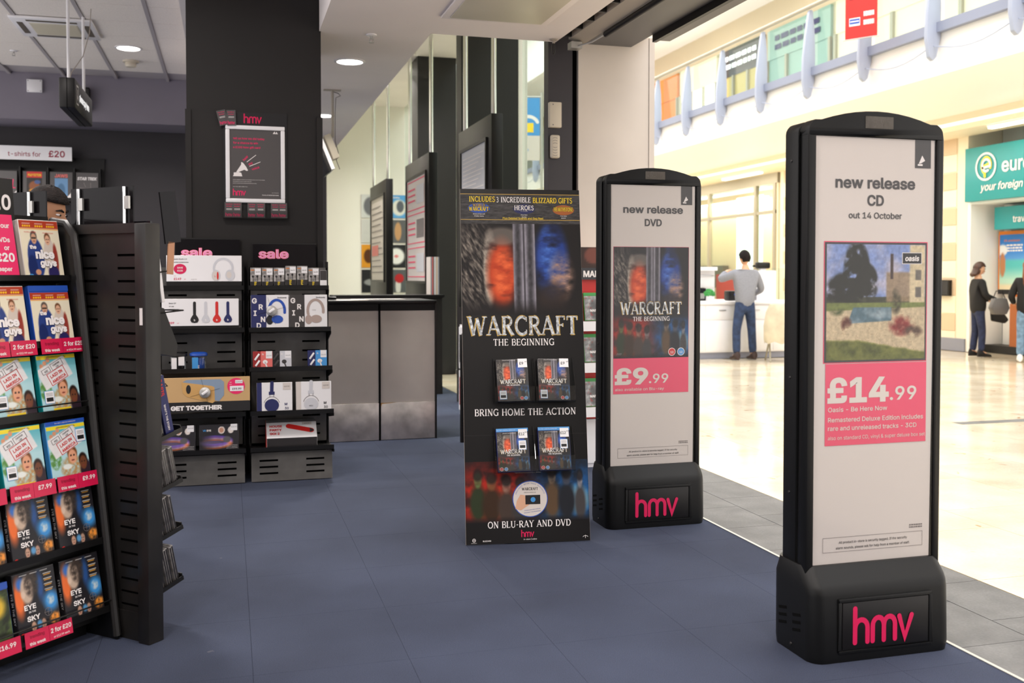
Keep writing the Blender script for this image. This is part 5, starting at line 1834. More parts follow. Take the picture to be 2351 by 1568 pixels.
zs = [0.075 + 0.0465 * k for k in range(29)]
slotted(cu, -0.03, 0.78, 0.0, 1.475, [(0.038, 0.130), (0.235, 0.327), (0.44, 0.53)], zs, 0.009, lambda b, a, e, c, d: b.box(0.0, 0.004, a, e, c, d), 'slotted_back', 'rack_metal')
MB().box(0.004, 0.008, 0.02, 0.78, 0.0, 1.47).build('inner_lining', 'gap_dark', cu).location = (0.005, 0, 0)
MB().box(-0.022, 0.045, -0.034, 0.020, 0.0, 1.487).build('post', 'rack_metal', cu, bev=0.003)
MB().box(-0.010, 0.05, -0.02, 0.78, 1.455, 1.49).build('top_rail', 'rack_metal', cu)
MB().box(-0.008, 0.0, 0.02, 0.30, 0.0, 0.10).build('foot_plate', 'rack_metal', cu)
MB().box(-0.0205, -0.0195, -0.018, -0.004, 0.93, 0.99).build('white_patch', 'ink_white', cu).location = (-0.003, 0, 0.2)  # small flat white patch on the post
TZ = [0.695, 0.508, 0.332, 0.141]
for z in TZ:
    M = T((0.046, 0.022, z)) @ Matrix.Rotation(R(-13), 4, 'Y')
    tr = MB(M)
    tr.box(0.0, 0.150, 0.0, 0.70, -0.004, 0.0)
    tr.box(0.146, 0.150, 0.0, 0.70, 0.0, 0.022)
    tr.box(0.0, 0.150, -0.004, 0.0, -0.004, 0.012)
    tr.box(-0.004, 0.0, 0.0, 0.70, -0.004, 0.11)
    tr.build('disc_tray', 'black_metal', cu)
# upper wire-front holder and header sheet
MB().prism([(0.048, 1.03), (0.175, 1.005), (0.185, 1.045), (0.12, 1.185), (0.048, 1.20)], 0.03, 0.60).build('sheet_holder', 'black_satin', cu)
MB().box(0.06, 0.066, 0.03, 0.45, 1.20, 1.50).build('holder_back', 'screen_dark', cu)
for z, x1 in ((1.32, 0.13), (1.175, 0.21)):
    MB().tube([(0.05, 0.028, z - 0.01), (x1, 0.028, z), (x1, 0.30, z), (0.05, 0.30, z - 0.01)], 0.003, 6).build('wire_front', 'black_metal', cu, smooth=True)
MB(T((0.150, 0.05, 1.42)) @ Matrix.Rotation(R(-8), 4, 'Y')).box(0, 0.075, 0, 0.006, 0, 0.19).build('header_sheet', 'smoked', cu)
MB(T((0.155, 0.05, 1.31)) @ Matrix.Rotation(R(4), 4, 'Y')).box(0, 0.030, 0, 0.004, 0, 0.12).build('reflection_strip', 'skin_tan', cu)  # skin-coloured strip that stands for the reflection of a poster

# discs standing in the trays
cdm = MB().box(0, 0.0105, 0, 0.140, 0, 0.128)
cd0 = None
TR = Matrix.Rotation(GR, 4, 'Z')
names = ['top', 'second', 'third', 'bottom']
for ti, z in enumerate(TZ):
    n_cd = (6, 11, 10, 11)[ti]
    for k in range(n_cd):
        if cd0 is None:
            cd = thing('cd_case', 'x', 'disc case')
            MB().box(0, 0.0098, 0, 0.140, 0, 0.140).build('jewel_case', 'case_clear', cd, bev=0.001, seg=1)
            MB().box(0.0015, 0.0083, -0.0004, 0.0006, 0.004, 0.136).build('tray_card', 'case_dark', cd)
            cd0 = cd
        else:
            cd = dup(cd0)
        cd['label'] = 'clear plastic CD case standing in the %s tray of the slotted unit' % names[ti]
        cd['group'] = 'CD cases in the %s tray' % names[ti]
        cd.matrix_world = T(GA) @ TR @ T((0.046, 0.026 + 0.004 * ((k * 7) % 3), z)) @ Matrix.Rotation(R(-13), 4, 'Y') @ T((0.004 + k * 0.0125, 0, 0.001))
bk = thing('paperback_book', 'dark blue paperback with red spine lettering in the top CD tray', 'book')
MB().box(0, 0.040, 0, 0.150, 0, 0.225).build('cover', 'navy', bk, bev=0.001, seg=1)
MB().box(0.003, 0.037, 0.004, 0.151, 0.003, 0.2262).build('pages', 'ink_cream', bk)
txt(bk, 'OASIS', 0.0, 0.0, 0.024, 'red', y=-0.001, bold=.03, M=T((0.009, 0, 0.215)) @ Matrix.Rotation(R(90), 4, 'Y'), sx=.9)
txt(bk, "WHAT'S THE STORY", 0.0, 0.0, 0.012, 'ink_white', y=-0.001, bold=.02, M=T((0.014, 0, 0.118)) @ Matrix.Rotation(R(90), 4, 'Y'), maxw=.10)
bk.matrix_world = T(GA) @ TR @ T((0.046, 0.030, TZ[0])) @ Matrix.Rotation(R(-13), 4, 'Y') @ T((0.082, 0, 0.001))
dv = thing('white_disc_case', 'white disc case with orange back cover in the wire holder above the CDs', 'disc case')
MB().box(0, 0.016, 0, 0.15, 0, 0.19).build('case_body', 'white_gloss', dv, bev=0.002)
MB().box(-0.0008, 0.0, 0.012, 0.148, 0.004, 0.186).build('back_cover', 'wood_print', dv)
MB().box(-0.0014, -0.0006, 0.02, 0.06, 0.14, 0.17).build('barcode_label', 'ink_white', dv)
dv.matrix_world = T(GA) @ TR @ T((0.116, 0.036, 1.206)) @ Matrix.Rotation(R(-8), 4, 'Y')
dv2 = thing('dark_disc_case', 'dark disc case leaning behind the white one in the wire holder', 'disc case')
MB().box(0, 0.014, 0, 0.14, 0, 0.19).build('case_body', 'case_dark', dv2, bev=0.002)
MB().box(0.002, 0.012, -0.001, 0.0, 0.004, 0.186).build('sleeve', 'case_clear', dv2)
dv2.matrix_world = T(GA) @ TR @ T((0.097, 0.036, 1.208)) @ Matrix.Rotation(R(-8), 4, 'Y')
# smoked sign holders on top
for i, (y0, y1, z0, lab) in enumerate(((0.080, 0.405, 1.4935, 'smoked acrylic sign holder with two chrome clips on top of the slotted unit'), (0.545, 0.78, 1.4935, 'smoked acrylic sign holder with one chrome clip, beside the staff member'))):
    t = thing('sign_holder', lab, 'sign holder', GA, GR)
    MB().box(0.028, 0.034, y0, y1, z0, z0 + 0.132).build('acrylic_sheet', 'smoked', t)
    for yy in ((y0 + 0.035, y1 - 0.05) if i == 0 else ((y0 + y1) / 2 - 0.03,)):
        c = MB().tube([(0.020, yy, z0 - 0.002), (0.020, yy, z0 + 0.130)], 0.006, 8).build('clip_stem', 'chrome', t, smooth=True)
        MB().box(0.012, 0.020, yy - 0.03, yy - 0.008, z0 + 0.05, z0 + 0.095).build('clip_block', 'alu', t)

# ================================================================== SALE SHELVING
SH = [(1.245, 6.70), (0.977, 6.57), (0.730, 6.49), (0.460, 6.41), (0.230, 6.41)]


def sale_unit(x0, x1, label):
    cx = (x0 + x1) / 2
    t = thing('sale_shelf_unit', label, 'shelving', (cx, 0, 0))
    h = (x1 - x0) / 2
    cols = [(-h + 0.05, -h + 0.165), (h - 0.165, h - 0.05)]
    slotted(t, -h, h, 0.20, 1.36, cols, [0.25 + 0.062 * k for k in range(18)], 0.013, lambda b, a, e, c, d: b.box(a, e, 6.765, 6.769, c, d), 'slotted_back', 'gunmetal')
    MB().box(-h, h, 6.795, 6.80, 0.0, 1.36).build('rear_sheet', 'gap_dark', t)
    for s_ in (-1, 1):
        MB().box(s_ * h - 0.008, s_ * h + 0.008, 6.765, 6.815, 0, 1.40).build('upright', 'black_metal', t)
    # sloping kick panel with slots
    b = MB(T((0, 6.455, 0.0)) @ Matrix.Rotation(R(-9), 4, 'X'))
    b2 = slotted(None, -h, h, 0.006, 0.186, cols, [0.055, 0.095, 0.135], 0.012, lambda q, a, e, c, d: q.box(a, e, 0.0, 0.004, c, d), 'kick_panel', 'gunmetal')
    b2.parent = t
    b2.matrix_local = T((0, 6.452, 0.0)) @ Matrix.Rotation(R(-9), 4, 'X')
    MB().box(-h + .002, h - .002, 6.56, 6.562, 0.01, 0.17).build('kick_lining', 'gap_dark', t)
    for z, yl in SH:
        sh_ = MB()
        sh_.prism([(yl, z - 0.030), (6.764, z - 0.030 - 0.1 * (6.764 - yl)), (6.764, z - 0.012 - 0.1 * (6.764 - yl)), (yl + 0.006, z - 0.0126), (yl + 0.004, z - 0.002), (yl, z - 0.002)], -h - 0.006, h + 0.006, 'x')
        sh_.build('shelf', 'black_metal', t)
        MB().prism([(yl, z - 0.031), (yl + 0.010, z - 0.05), (6.764, z - 0.10), (6.764, z - 0.04)], -h - 0.008, -h - 0.004, 'x').build('bracket', 'black_metal', t)
        MB().prism([(yl, z - 0.031), (yl + 0.010, z - 0.05), (6.764, z - 0.10), (6.764, z - 0.04)], h + 0.004, h + 0.008, 'x').build('bracket', 'black_metal', t)
    return t


su1 = sale_unit(-0.42, 0.095, 'left slotted shelf unit, its sale header half hidden by a white card')
su2 = sale_unit(0.135, 0.640, 'right slotted shelf unit with a fully visible pink sale header')
mat('neon_pink', (246, 130, 190), 0.4)
for i, (x0, x1, z0, z1, lab) in enumerate(((-0.326, 0.078, 1.37, 1.548, 'black sale header card with pink neon lettering behind the white headphone card'), (0.162, 0.570, 1.364, 1.520, 'black sale header card with pink neon lettering above the earphone packs'))):
    t = thing('sale_header', lab, 'sign', ((x0 + x1) / 2, 6.795, z0), (R(-6), 0, 0))
    h = (x1 - x0) / 2
    MB().box(-h, h, 0.0, 0.006, 0, z1 - z0).build('card', 'smoked', t)
    MB().box(-h - 0.004, h + 0.004, -0.002, 0.010, z1 - z0 - 0.004, z1 - z0 + 0.006).build('top_channel', 'black_metal', t)
    MB().box(-h, h, 0.010, 0.03, -0.03, 0.02).build('clip_foot', 'black_metal', t)
    txt(t, 'sale', -h + 0.033, 0.060, 0.078, 'pink', y=-0.0012, bold=.055, fitw=0.199)
    txt(t, 'sale', -h + 0.035, 0.060, 0.078, 'ink_white', y=-0.0024, bold=.028, fitw=0.195)
    txt(t, 'sale', -h + 0.037, 0.060, 0.078, 'neon_pink', y=-0.0036, bold=.004, fitw=0.191)


def shelf_y(i, back=0.0):
    return SH[i][1] + 0.010 + back


def carton(name, label, cat, i, x0, x1, h, d, tilt, body, back=0.0, dz=0.0, rz=0.0, lift=0.0):
    z, yl = SH[i]
    t = thing(name, label, cat, ((x0 + x1) / 2, shelf_y(i, back), z - 0.0112 + lift), (R(-5.72), 0, rz))
    w_ = x1 - x0
    MB().box(-w_ / 2, w_ / 2, 0, d, 0, h).build('carton', body, t, bev=0.0015, seg=1)
    return t, w_ / 2, h


def earphone_tag(t, x, z, y=-0.002):
    g = MB(T((x, y, z)) @ Matrix.Rotation(R(90), 4, 'X')).lathe([(0.030, 0.0), (0.034, 0.006), (0.032, 0.014), (0.020, 0.018), (0.0, 0.018)], 24).build('security_tag', 'alu', t, smooth=True)
    MB(T((x, y - 0.022, z)) @ Matrix.Rotation(R(-35), 4, 'Y')).box(-0.022, 0.022, -0.006, 0.006, -0.008, 0.008).build('tag_bar', 'white_gloss', g, bev=0.004)
    for a in (15, 105, 195, 285):
        MB().tube([(x, y, z), (x + 0.09 * math.cos(R(a)), y + 0.001, z + 0.09 * math.sin(R(a)))], 0.0006, 4).build('tag_cord', 'ink_black', g)


# left unit
t, hw, hh = carton('headphone_card', 'white advertising card showing white over-ear headphones, top left shelf', 'sign', 0, -0.376, 0.088, 0.168, 0.035, 6, 'white_gloss', lift=0.036)
MB().box(-hw, hw, 0.004, 0.035, -0.034, 0.0).build('holder_foot', 'black_metal', t)
MB().box(hw, hw + 0.012, -0.002, 0.03, 0.0, 0.155).build('holder_edge', 'acrylic', t)
txt(t, 'Beats Studio 2.0', -hw + 0.045, 0.140, 0.011, 'ink_black', bold=.01)
txt(t, 'white headphones', -hw + 0.045, 0.120, 0.011, 'ink_black', bold=.01)
disc(t, -hw + 0.083, 0.080, 0.039, 0.033, 'magenta', y=-0.0012)
txt(t, 'SAVE', -hw + 0.083, 0.083, 0.014, 'ink_white', y=-0.002, bold=.03, align='CENTER')
txt(t, '£120', -hw + 0.083, 0.064, 0.014, 'ink_white', y=-0.002, bold=.03, align='CENTER')
txt(t, 'now', -hw + 0.045, 0.033, 0.007, 'magenta')
txt(t, '£149', -hw + 0.045, 0.010, 0.019, 'magenta', bold=.02)
txt(t, '.99', -hw + 0.105, 0.010, 0.010, 'magenta')
txt(t, '£269.99', -hw + 0.150, 0.010, 0.009, 'ink_grey')
mat('pale_grey', (206, 206, 212), 0.4)
strokes(t, [arc(hw - 0.115, 0.085, 0.058, 0.062, 195, -15, 18)], 0.014, 'pale_grey', y=-0.0012, name='headband_picture')
disc(t, hw - 0.160, 0.038, 0.027, 0.037, 'pale_grey', y=-0.002)
disc(t, hw - 0.163, 0.036, 0.022, 0.031, 'white_paper', y=-0.0026)
disc(t, hw - 0.150, 0.036, 0.006, 0.026, 'red', y=-0.003)
disc(t, hw - 0.073, 0.040, 0.030, 0.036, 'pale_grey', y=-0.002)
disc(t, hw - 0.080, 0.042, 0.016, 0.022, 'white_paper', y=-0.0026)
txt(t, 'b', hw - 0.166, 0.028, 0.014, 'red', y=-0.0034, align='CENTER')

t, hw, hh = carton('headphone_card', 'white advertising card showing four coloured on-ear headphones, second left shelf', 'sign', 1, -0.398, 0.066, 0.172, 0.035, 6, 'white_gloss', lift=0.024)
MB().box(-hw, hw, 0.004, 0.035, -0.022, 0.0).build('holder_foot', 'black_metal', t)
MB().box(hw, hw + 0.018, 0.0, 0.03, 0.0, 0.16).build('holder_edge', 'black_metal', t)
for k, s_ in enumerate(('Beats EP', 'on ear', 'headphones')):
    txt(t, s_, -hw + 0.042, 0.140 - 0.019 * k, 0.011, 'ink_black', bold=.01)
txt(t, '£89', -hw + 0.042, 0.014, 0.018, 'magenta', bold=.02)
txt(t, '.99', -hw + 0.088, 0.014, 0.010, 'magenta')
for k, c in enumerate(('ink_black', 'pale_grey', 'red', 'navy')):
    x = -hw + 0.195 + k * 0.0675
    strokes(t, [[(x, 0.075), (x, 0.145)]], 0.018, c, y=-0.0012, name='headband_picture')
    poly(t, [(x, 0.085), (x + 0.022, 0.050), (x + 0.026, 0.036), (x + 0.018, 0.022), (x, 0.018), (x - 0.018, 0.022), (x - 0.026, 0.036), (x - 0.022, 0.050)], c, y=-0.002, name='earcup_picture')
    txt(t, 'b', x, 0.031, 0.016, 'ink_white', y=-0.0028, align='CENTER', bold=.03)

for i, (x, c, lab) in enumerate(((-0.302, 'ink_black', 'clear tub with a black lid on the third left shelf'), (-0.180, 'blue', 'clear tub with a bright blue lid on the third left shelf'))):
    t = thing('headphone_tub', lab, 'tub', (x, shelf_y(2, 0.075), SH[2][0] - 0.0140))
    MB().lathe([(0.044, 0.0), (0.046, 0.005), (0.046, 0.082), (0.044, 0.085)], 24).build('tub_wall', 'acrylic', t, smooth=True)
    MB().lathe([(0.034, 0.001), (0.036, 0.01), (0.036, 0.07), (0.03, 0.075)], 20).build('contents', c if i else 'case_dark', t, smooth=True)
    MB().lathe([(0.052, 0.085), (0.055, 0.090), (0.053, 0.102), (0.040, 0.108), (0.0, 0.110)], 24).build('lid', c, t, smooth=True)
    MB(T((-0.02, -0.047, 0.0))).box(-0.018, 0.018 if i else 0.012, -0.001, 0.004, 0.005, 0.078).build('label_strip', 'sky_blue' if i else 'white_gloss', t)
    if i == 0:
        MB(T((0.02, -0.0475, 0.0))).box(-0.018, 0.018, -0.001, 0.004, 0.03, 0.085).build('price_label', 'white_gloss', t)
    txt(t, 'Coloud', -0.02, 0.012, 0.012, 'ink_white' if i else 'ink_black', y=-0.0495, bold=.02, M=T((-0.015, 0, 0.01)) @ Matrix.Rotation(R(90), 4, 'Y'))

t, hw, hh = carton('speaker_box', 'long brown speaker carton with black base band and pink price circle', 'box', 3, -0.452, 0.128, 0.212, 0.16, 4, 'kraft', back=-0.028, lift=0.020)
flat(t, -hw, hw, 0.0, 0.062, 'ink_black', name='base_band')
txt(t, 'GET TOGETHER', -0.028, 0.014, 0.034, 'ink_white', y=-0.002, bold=.06, align='CENTER', sx=1.2, maxw=0.455)
strokes(t, [[(-hw + 0.035, 0.165), (-hw + 0.048, 0.180), (-hw + 0.064, 0.166), (-hw + 0.080, 0.180), (-hw + 0.093, 0.165)], [(-hw + 0.035, 0.165), (-hw + 0.058, 0.165)], [(-hw + 0.070, 0.165), (-hw + 0.093, 0.165)]], 0.005, 'ink_black', y=-0.001, name='emblem')
txt(t, 'MARLEY', -hw + 0.064, 0.148, 0.008, 'ink_black', align='CENTER', sx=1.3)
mat('sky_print', (132, 150, 172), 0.5)
poly(t, [(-0.11, 0.185), (-0.085, 0.198), (0.115, 0.198), (0.135, 0.180), (0.135, 0.10), (0.105, 0.062), (0.07, 0.07), (0.07, 0.15)], 'sky_print', y=-0.0012, name='speaker_picture')
poly(t, [(-0.115, 0.185), (0.06, 0.158), (0.078, 0.150), (0.080, 0.062), (0.066, 0.052), (-0.085, 0.095), (-0.108, 0.12)], 'wood_print', y=-0.002, name='speaker_front_picture')
disc(t, -0.075, 0.140, 0.014, 0.027, 'ink_black', y=-0.0028)
earphone_tag(t, 0.022, 0.118, y=-0.004)
disc(t, hw - 0.083, 0.153, 0.053, 0.050, 'pink', y=-0.0014)
flat(t, hw - 0.088, hw - 0.044, 0.170, 0.190, 'white_gloss', y=-0.0024, name='price_sticker')
flat(t, hw - 0.120, hw - 0.038, 0.122, 0.154, 'white_gloss', y=-0.0024, name='price_sticker')
txt(t, '£99.99', hw - 0.079, 0.130, 0.017, 'ink_black', y=-0.0034, align='CENTER', bold=.01, maxw=.074)
txt(t, '£179.99', hw - 0.066, 0.175, 0.010, 'ink_black', y=-0.0034, align='CENTER', maxw=.04)
txt(t, 'was', hw - 0.122, 0.175, 0.007, 'ink_white', y=-0.0024, bold=.02)
txt(t, 'now', hw - 0.122, 0.162, 0.007, 'ink_white', y=-0.0024, bold=.02)


def swoosh(U, V):
    im = full(U, (44, 42, 46))
    for k, c in enumerate(((120, 90, 220), (180, 120, 230), (240, 190, 220), (230, 120, 60))):
        d = np.abs(np.sqrt(((U - .36) / .42) ** 2 + ((V - .40 + .05 * k) / .16) ** 2) - 1)
        im = mixc(im, np.clip(1 - d / .22, 0, 1) * np.clip((U - .05) * 3, 0, 1) * .8, c)
    im = mixc(im, ell(U, V, .36, .30, .3, .10, .9) * .35, (190, 160, 240))
    im = mixc(im, ell(U, V, .70, .42, .10, .12, .4), (96, 92, 96))
    im = mixc(im, ell(U, V, .56, .78, .085, .14, .1), (226, 216, 210))
    im = mixc(im, ell(U, V, .56, .78, .06, .10, .3), (190, 140, 116))
    im = mixc(im, ell(U, V, .80, .78, .075, .13, .1), (226, 216, 210))
    return im


for i, (x0, x1, lab) in enumerate(((-0.425, -0.198, 'grey virtual reality viewer box with a purple streak, left of two on the lowest shelf'), (-0.178, 0.060, 'grey virtual reality viewer box with a purple streak, right of two on the lowest shelf'))):
    t, hw, hh = carton('viewer_box', lab, 'box', 4, x0, x1, 0.165, 0.10, 7, 'case_dark', dz=0.012)
    art(t, -hw + .002, hw - .002, 0.002, hh - .002, 56, 40, swoosh, y=-0.0006)
    txt(t, 'VR', -hw + 0.022, 0.122, 0.015, 'sky_blue', y=-0.0016, bold=.03)
    txt(t, 'EYE', -hw + 0.046, 0.122, 0.015, 'ink_white', y=-0.0016, bold=.03)
    flat(t, hw - 0.050, hw - 0.010, 0.124, 0.164, 'white_gloss', y=-0.0018, name='price_sticker')
    txt(t, '£19.99', hw - 0.030, 0.142, 0.010, 'ink_black', y=-0.0028, align='CENTER', maxw=.034)
    for k, s_ in enumerate(('Download a VR App and', 'insert your Smartphone to', 'experience a Virtual World!')):
        txt(t, s_, hw - 0.010, 0.032 - 0.009 * k, 0.0055, 'ink_white', y=-0.0018, align='RIGHT')

# right unit
for i in range(6):
    x = 0.142 + i * 0.0745
    up_ = 0.012 if i in (3, 4) else 0.0
    t = thing('earphone_pack', ('slim clear earphone pack on the top right shelf, ' + ('leftmost of six', 'second of six', 'third of six', 'fourth of six and standing higher', 'fifth of six and standing higher', 'rightmost of six')[i]), 'packaging', (x + 0.034, shelf_y(0, -0.006 * (up_ > 0)), SH[0][0] - 0.0125 + up_), (R(-5.72), 0, 0), 'earphone packs on the top right shelf')
    MB().box(-0.034, 0.034, 0.002, 0.024, 0, 0.128).build('carton', 'case_clear', t, bev=0.001, seg=1)
    flat(t, -0.033, 0.033, 0.0, 0.036, 'case_dark', y=0.001, name='base_label')
    txt(t, 'PTG', 0, 0, 0.017, 'yellow', y=0.0, bold=.03, M=T((0.004, 0, 0.003)) @ Matrix.Rotation(R(-90), 4, 'Y') @ T((0, 0, 0)), maxw=.034)
    flat(t, -0.005, 0.033, 0.080, 0.122, 'white_gloss', y=0.0, name='price_sticker')
    txt(t, '£4.99', 0.014, 0.095, 0.010, 'ink_black', y=-0.001, align='CENTER', bold=.01)
    bars(t, -0.031, -0.008, 0.106, 0.116, 1, 'orange', y=0.0, seed=i)
    for dx in (-0.018, 0.010):
        MB(T((dx, 0.0, 0.070)) @ Matrix.Rotation(R(90), 4, 'X')).lathe([(0.0, 0.0), (0.007, 0.001), (0.005, 0.004), (0.0, 0.005)], 10).build('earbud', 'ink_black', t, smooth=True)
        strokes(t, [[(dx, 0.066), (dx + 0.003, 0.038)]], 0.003, 'ink_black', y=0.0, name='earbud_cable')
t = thing('slim_box', 'grey and white slim box at the right end of the top right shelf', 'box', (0.612, shelf_y(0), SH[0][0] - 0.0125), (R(-5.72), 0, 0))
MB().box(-0.022, 0.022, 0.002, 0.03, 0, 0.11).build('carton', 'white_gloss', t)
flat(t, -0.021, 0.021, 0.045, 0.109, 'ink', y=0.001, name='label_panel')

for i, (x0, x1, band, cup, lab) in enumerate(((0.142, 0.382, 'navy', 'blue', 'white and navy headphone box with a round security tag, second right shelf'), (0.384, 0.628, 'ink', 'pale_brown', 'white and grey headphone box showing brown headphones, second right shelf'))):
    if i == 0:
        mat('pale_brown', (176, 156, 148), 0.5)
    t, hw, hh = carton('headphone_box', lab, 'box', 1, x0, x1 - 0.004, 0.218, 0.07, 7, 'white_gloss')
    flat(t, -hw, -hw + 0.095, 0, hh, band, name='side_band')
    for k, (cch, dx) in enumerate((('G', 0.006), ('R', 0.048), ('I', 0.016), ('N', 0.060), ('D', 0.034))):
        txt(t, cch, -hw + dx, hh - 0.053 - 0.040 * k, 0.044, 'ink_white', y=-0.002, bold=.04)
    txt(t, 'Skullcandy', hw - 0.012, hh - 0.022, 0.012, 'ink_black', align='RIGHT', bold=.02)
    strokes(t, [arc(hw - 0.075, 0.115, 0.050, 0.070, 200, -10, 18)], 0.017, cup, y=-0.0016, name='headband_picture')
    disc(t, hw - 0.072, 0.060, 0.036, 0.026, cup, y=-0.0024)
    disc(t, hw - 0.120, 0.056, 0.022, 0.030, 'pale_brown' if i else 'ink_black', y=-0.002)
    if i:
        txt(t, 'GRIND', hw - 0.085, 0.115, 0.008, 'ink_grey', y=-0.002, align='CENTER')
    else:
        earphone_tag(t, 0.010, 0.115, y=-0.003)

for i, (x0, c, c2, lab) in enumerate(((0.150, 'dark_red', 'coral', 'small red earbud box on the third right shelf'), (0.268, 'case_dark', 'pale_grey', 'small grey earbud box on the third right shelf'), (0.492, 'navy', 'sky_blue', 'small light blue earbud box on the third right shelf'))):
    if i == 0:
        mat('coral', (224, 110, 104), 0.45)
    t, hw, hh = carton('earbud_box', lab, 'box', 2, x0, x0 + 0.120, 0.108, 0.04, 6, c)
    flat(t, -hw + 0.048, hw, 0.0, hh, c2, name='front_label')
    flat(t, hw - 0.040, hw - 0.002, 0.062, hh, 'white_gloss', y=-0.0016, name='price_sticker')
    txt(t, '£14.99', hw - 0.021, 0.076, 0.009, 'ink_black', y=-0.0026, align='CENTER', maxw=.034)
    txt(t, 'ib', -hw + 0.056, hh - 0.024, 0.014, 'ink_white', y=-0.0016, bold=.02)
    MB(T((-hw + 0.025, -0.002, 0.072)) @ Matrix.Rotation(R(35), 4, 'Y')).box(-0.006, 0.006, -0.003, 0.002, -0.024, 0.024).build('earbud', 'white_gloss' if i != 1 else 'ink', t, bev=0.002)
    MB(T((-hw + 0.028, -0.002, 0.032)) @ Matrix.Rotation(R(35), 4, 'Y')).box(-0.006, 0.006, -0.003, 0.002, -0.022, 0.022).build('earbud', 'white_gloss' if i != 1 else 'ink', t, bev=0.002)
    disc(t, hw - 0.045, 0.040, 0.015, 0.013, 'ink_white' if i != 1 else 'ink', y=-0.0016)
    strokes(t, [[(hw - 0.045, 0.036), (hw - 0.034, 0.006)]], 0.008, 'ink_white' if i != 1 else 'ink', y=-0.0016, name='stalk_picture')

for i, (x0, x1, c, lab) in enumerate(((0.170, 0.388, 'navy', 'white box with a navy round headphone picture, fourth right shelf'), (0.412, 0.632, 'pale_grey', 'white box with a pale round headphone picture, fourth right shelf'))):
    t, hw, hh = carton('headphone_box', lab, 'box', 3, x0, x1, 0.185, 0.06, 7, 'white_gloss', dz=0.008)
    flat(t, -hw, -hw + 0.030, 0, hh, 'navy' if i == 0 else 'white_paper', name='side_band')
    strokes(t, [[(-0.018, 0.130), (-0.016, 0.183)]], 0.022, c, y=-0.0012, name='headband_picture')
    flat(t, -0.036, 0.000, 0.108, 0.128, c, y=-0.0014, name='yoke_picture')
    strokes(t, [arc(-0.018, 0.040, 0.050, 0.056, 160, 20, 12), [(-0.030, 0.108), (-0.030, 0.095)], [(-0.006, 0.108), (-0.006, 0.095)]], 0.003, 'ink_grey', y=-0.0012, name='wire_picture')
    disc(t, -0.018, 0.042, 0.044, 0.040, c, y=-0.002)
    if i:
        txt(t, 'WESC', -0.018, 0.028, 0.010, 'ink_black', y=-0.003, align='CENTER')
    txt(t, 'M', hw - 0.048, 0.040, 0.021, 'navy' if i == 0 else 'ink_black', bold=.03)
    txt(t, '30', hw - 0.048, 0.014, 0.021, 'navy' if i == 0 else 'ink_black', bold=.02)
    flat(t, hw - 0.058, hw - 0.010, hh - 0.048, hh - 0.004, 'white_paper', y=-0.0014, name='price_sticker')
    txt(t, '£19.99', hw - 0.034, hh - 0.030, 0.010, 'ink_black', y=-0.0024, align='CENTER', maxw=.04)

z, yl = SH[4]
t = thing('party_speaker_box', 'white and red speaker carton lying on the lowest right shelf', 'box', (0.395, yl + 0.055, z - 0.0165), (R(-5.72), 0, R(0)))
MB().prism([(0.0, 0.0), (0.20, 0.0), (0.20, 0.17), (0.085, 0.155), (0.0, 0.062)], -0.165, 0.150, 'x').build('carton', 'white_gloss', t)
flat(t, -0.164, 0.149, 0.0, 0.060, 'case_dark', y=-0.001, name='front_band')
MB().prism([(0.0, 0.0), (0.20, 0.0), (0.20, 0.17), (0.085, 0.155), (0.0, 0.062)], -0.1665, -0.165, 'x').build('end_panel', 'red', t)
M = T((0, 0.0, 0.062)) @ Matrix.Rotation(R(-42.4), 4, 'X')
for k, s_ in enumerate(('HOUSE', 'PARTY', 'GO! 2')):
    txt(t, s_, -0.145, 0.085 - 0.030 * k, 0.024, 'red', y=-0.002, bold=.04, M=M, maxw=.09)
strokes(t, [[(-0.025, 0.092), (0.115, 0.052)]], 0.036, 'red', y=-0.003, M=M, name='speaker_picture')
poly(t, [(0.108, 0.073), (0.135, 0.050), (0.105, 0.034)], 'ink', y=-0.004, M=M)
flat(t, 0.06, 0.12, 0.100, 0.122, 'white_paper', y=-0.003, M=M, name='price_sticker')
txt(t, '£24.99', 0.09, 0.106, 0.010, 'ink_black', y=-0.004, align='CENTER', M=M)
# ================================================================== FRAMED FEEDBACK POSTER ON THE COLUMN
pf = thing('framed_poster', 'white snap-framed grey poster with pink wording on the black column', 'poster', (0.183, 6.835, 0))
MB().box(-0.205, 0.205, 0.0, 0.006, 1.69, 2.385).build('backing_board', 'ink_black', pf)
mat('charcoal_print', (84, 80, 80), 0.4)
MB().box(-0.165, 0.165, -0.006, 0.0, 1.815, 2.275).build('poster_sheet', 'charcoal_print', pf)
for a, b_, c, d in ((-0.191, 0.190, 2.270, 2.297), (-0.191, 0.190, 1.789, 1.816), (-0.191, -0.164, 1.816, 2.270), (0.163, 0.190, 1.816, 2.270)):
    MB().box(a, b_, -0.016, 0.0, c, d).build('frame_bar', 'white_gloss', pf, bev=0.005)
logo(pf, -0.070, 2.317, 0.062, 'magenta', y=-0.001)
for k, s_ in enumerate(('tell us how we did today', 'for a chance to win', 'a £100 hmv gift card')):
    txt(pf, s_, -0.142, 2.205 - 0.029 * k, 0.0185, 'pink', y=-0.007, bold=.02, maxw=(0.285, 0.222, 0.238)[k])
txt(pf, 'hear', -0.072, 2.063, 0.021, 'pink', y=-0.007, bold=.02, roll=R(48))
txt(pf, 'my', -0.040, 2.035, 0.021, 'pink', y=-0.007, bold=.02, roll=R(32))
txt(pf, 'voice', -0.022, 2.003, 0.021, 'pink', y=-0.007, bold=.02, roll=R(20))
strokes(pf, [[(-0.055, 2.058), (0.002, 2.104)], [(-0.038, 2.030), (0.030, 2.060)]], 0.004, 'ink_white', y=-0.007)
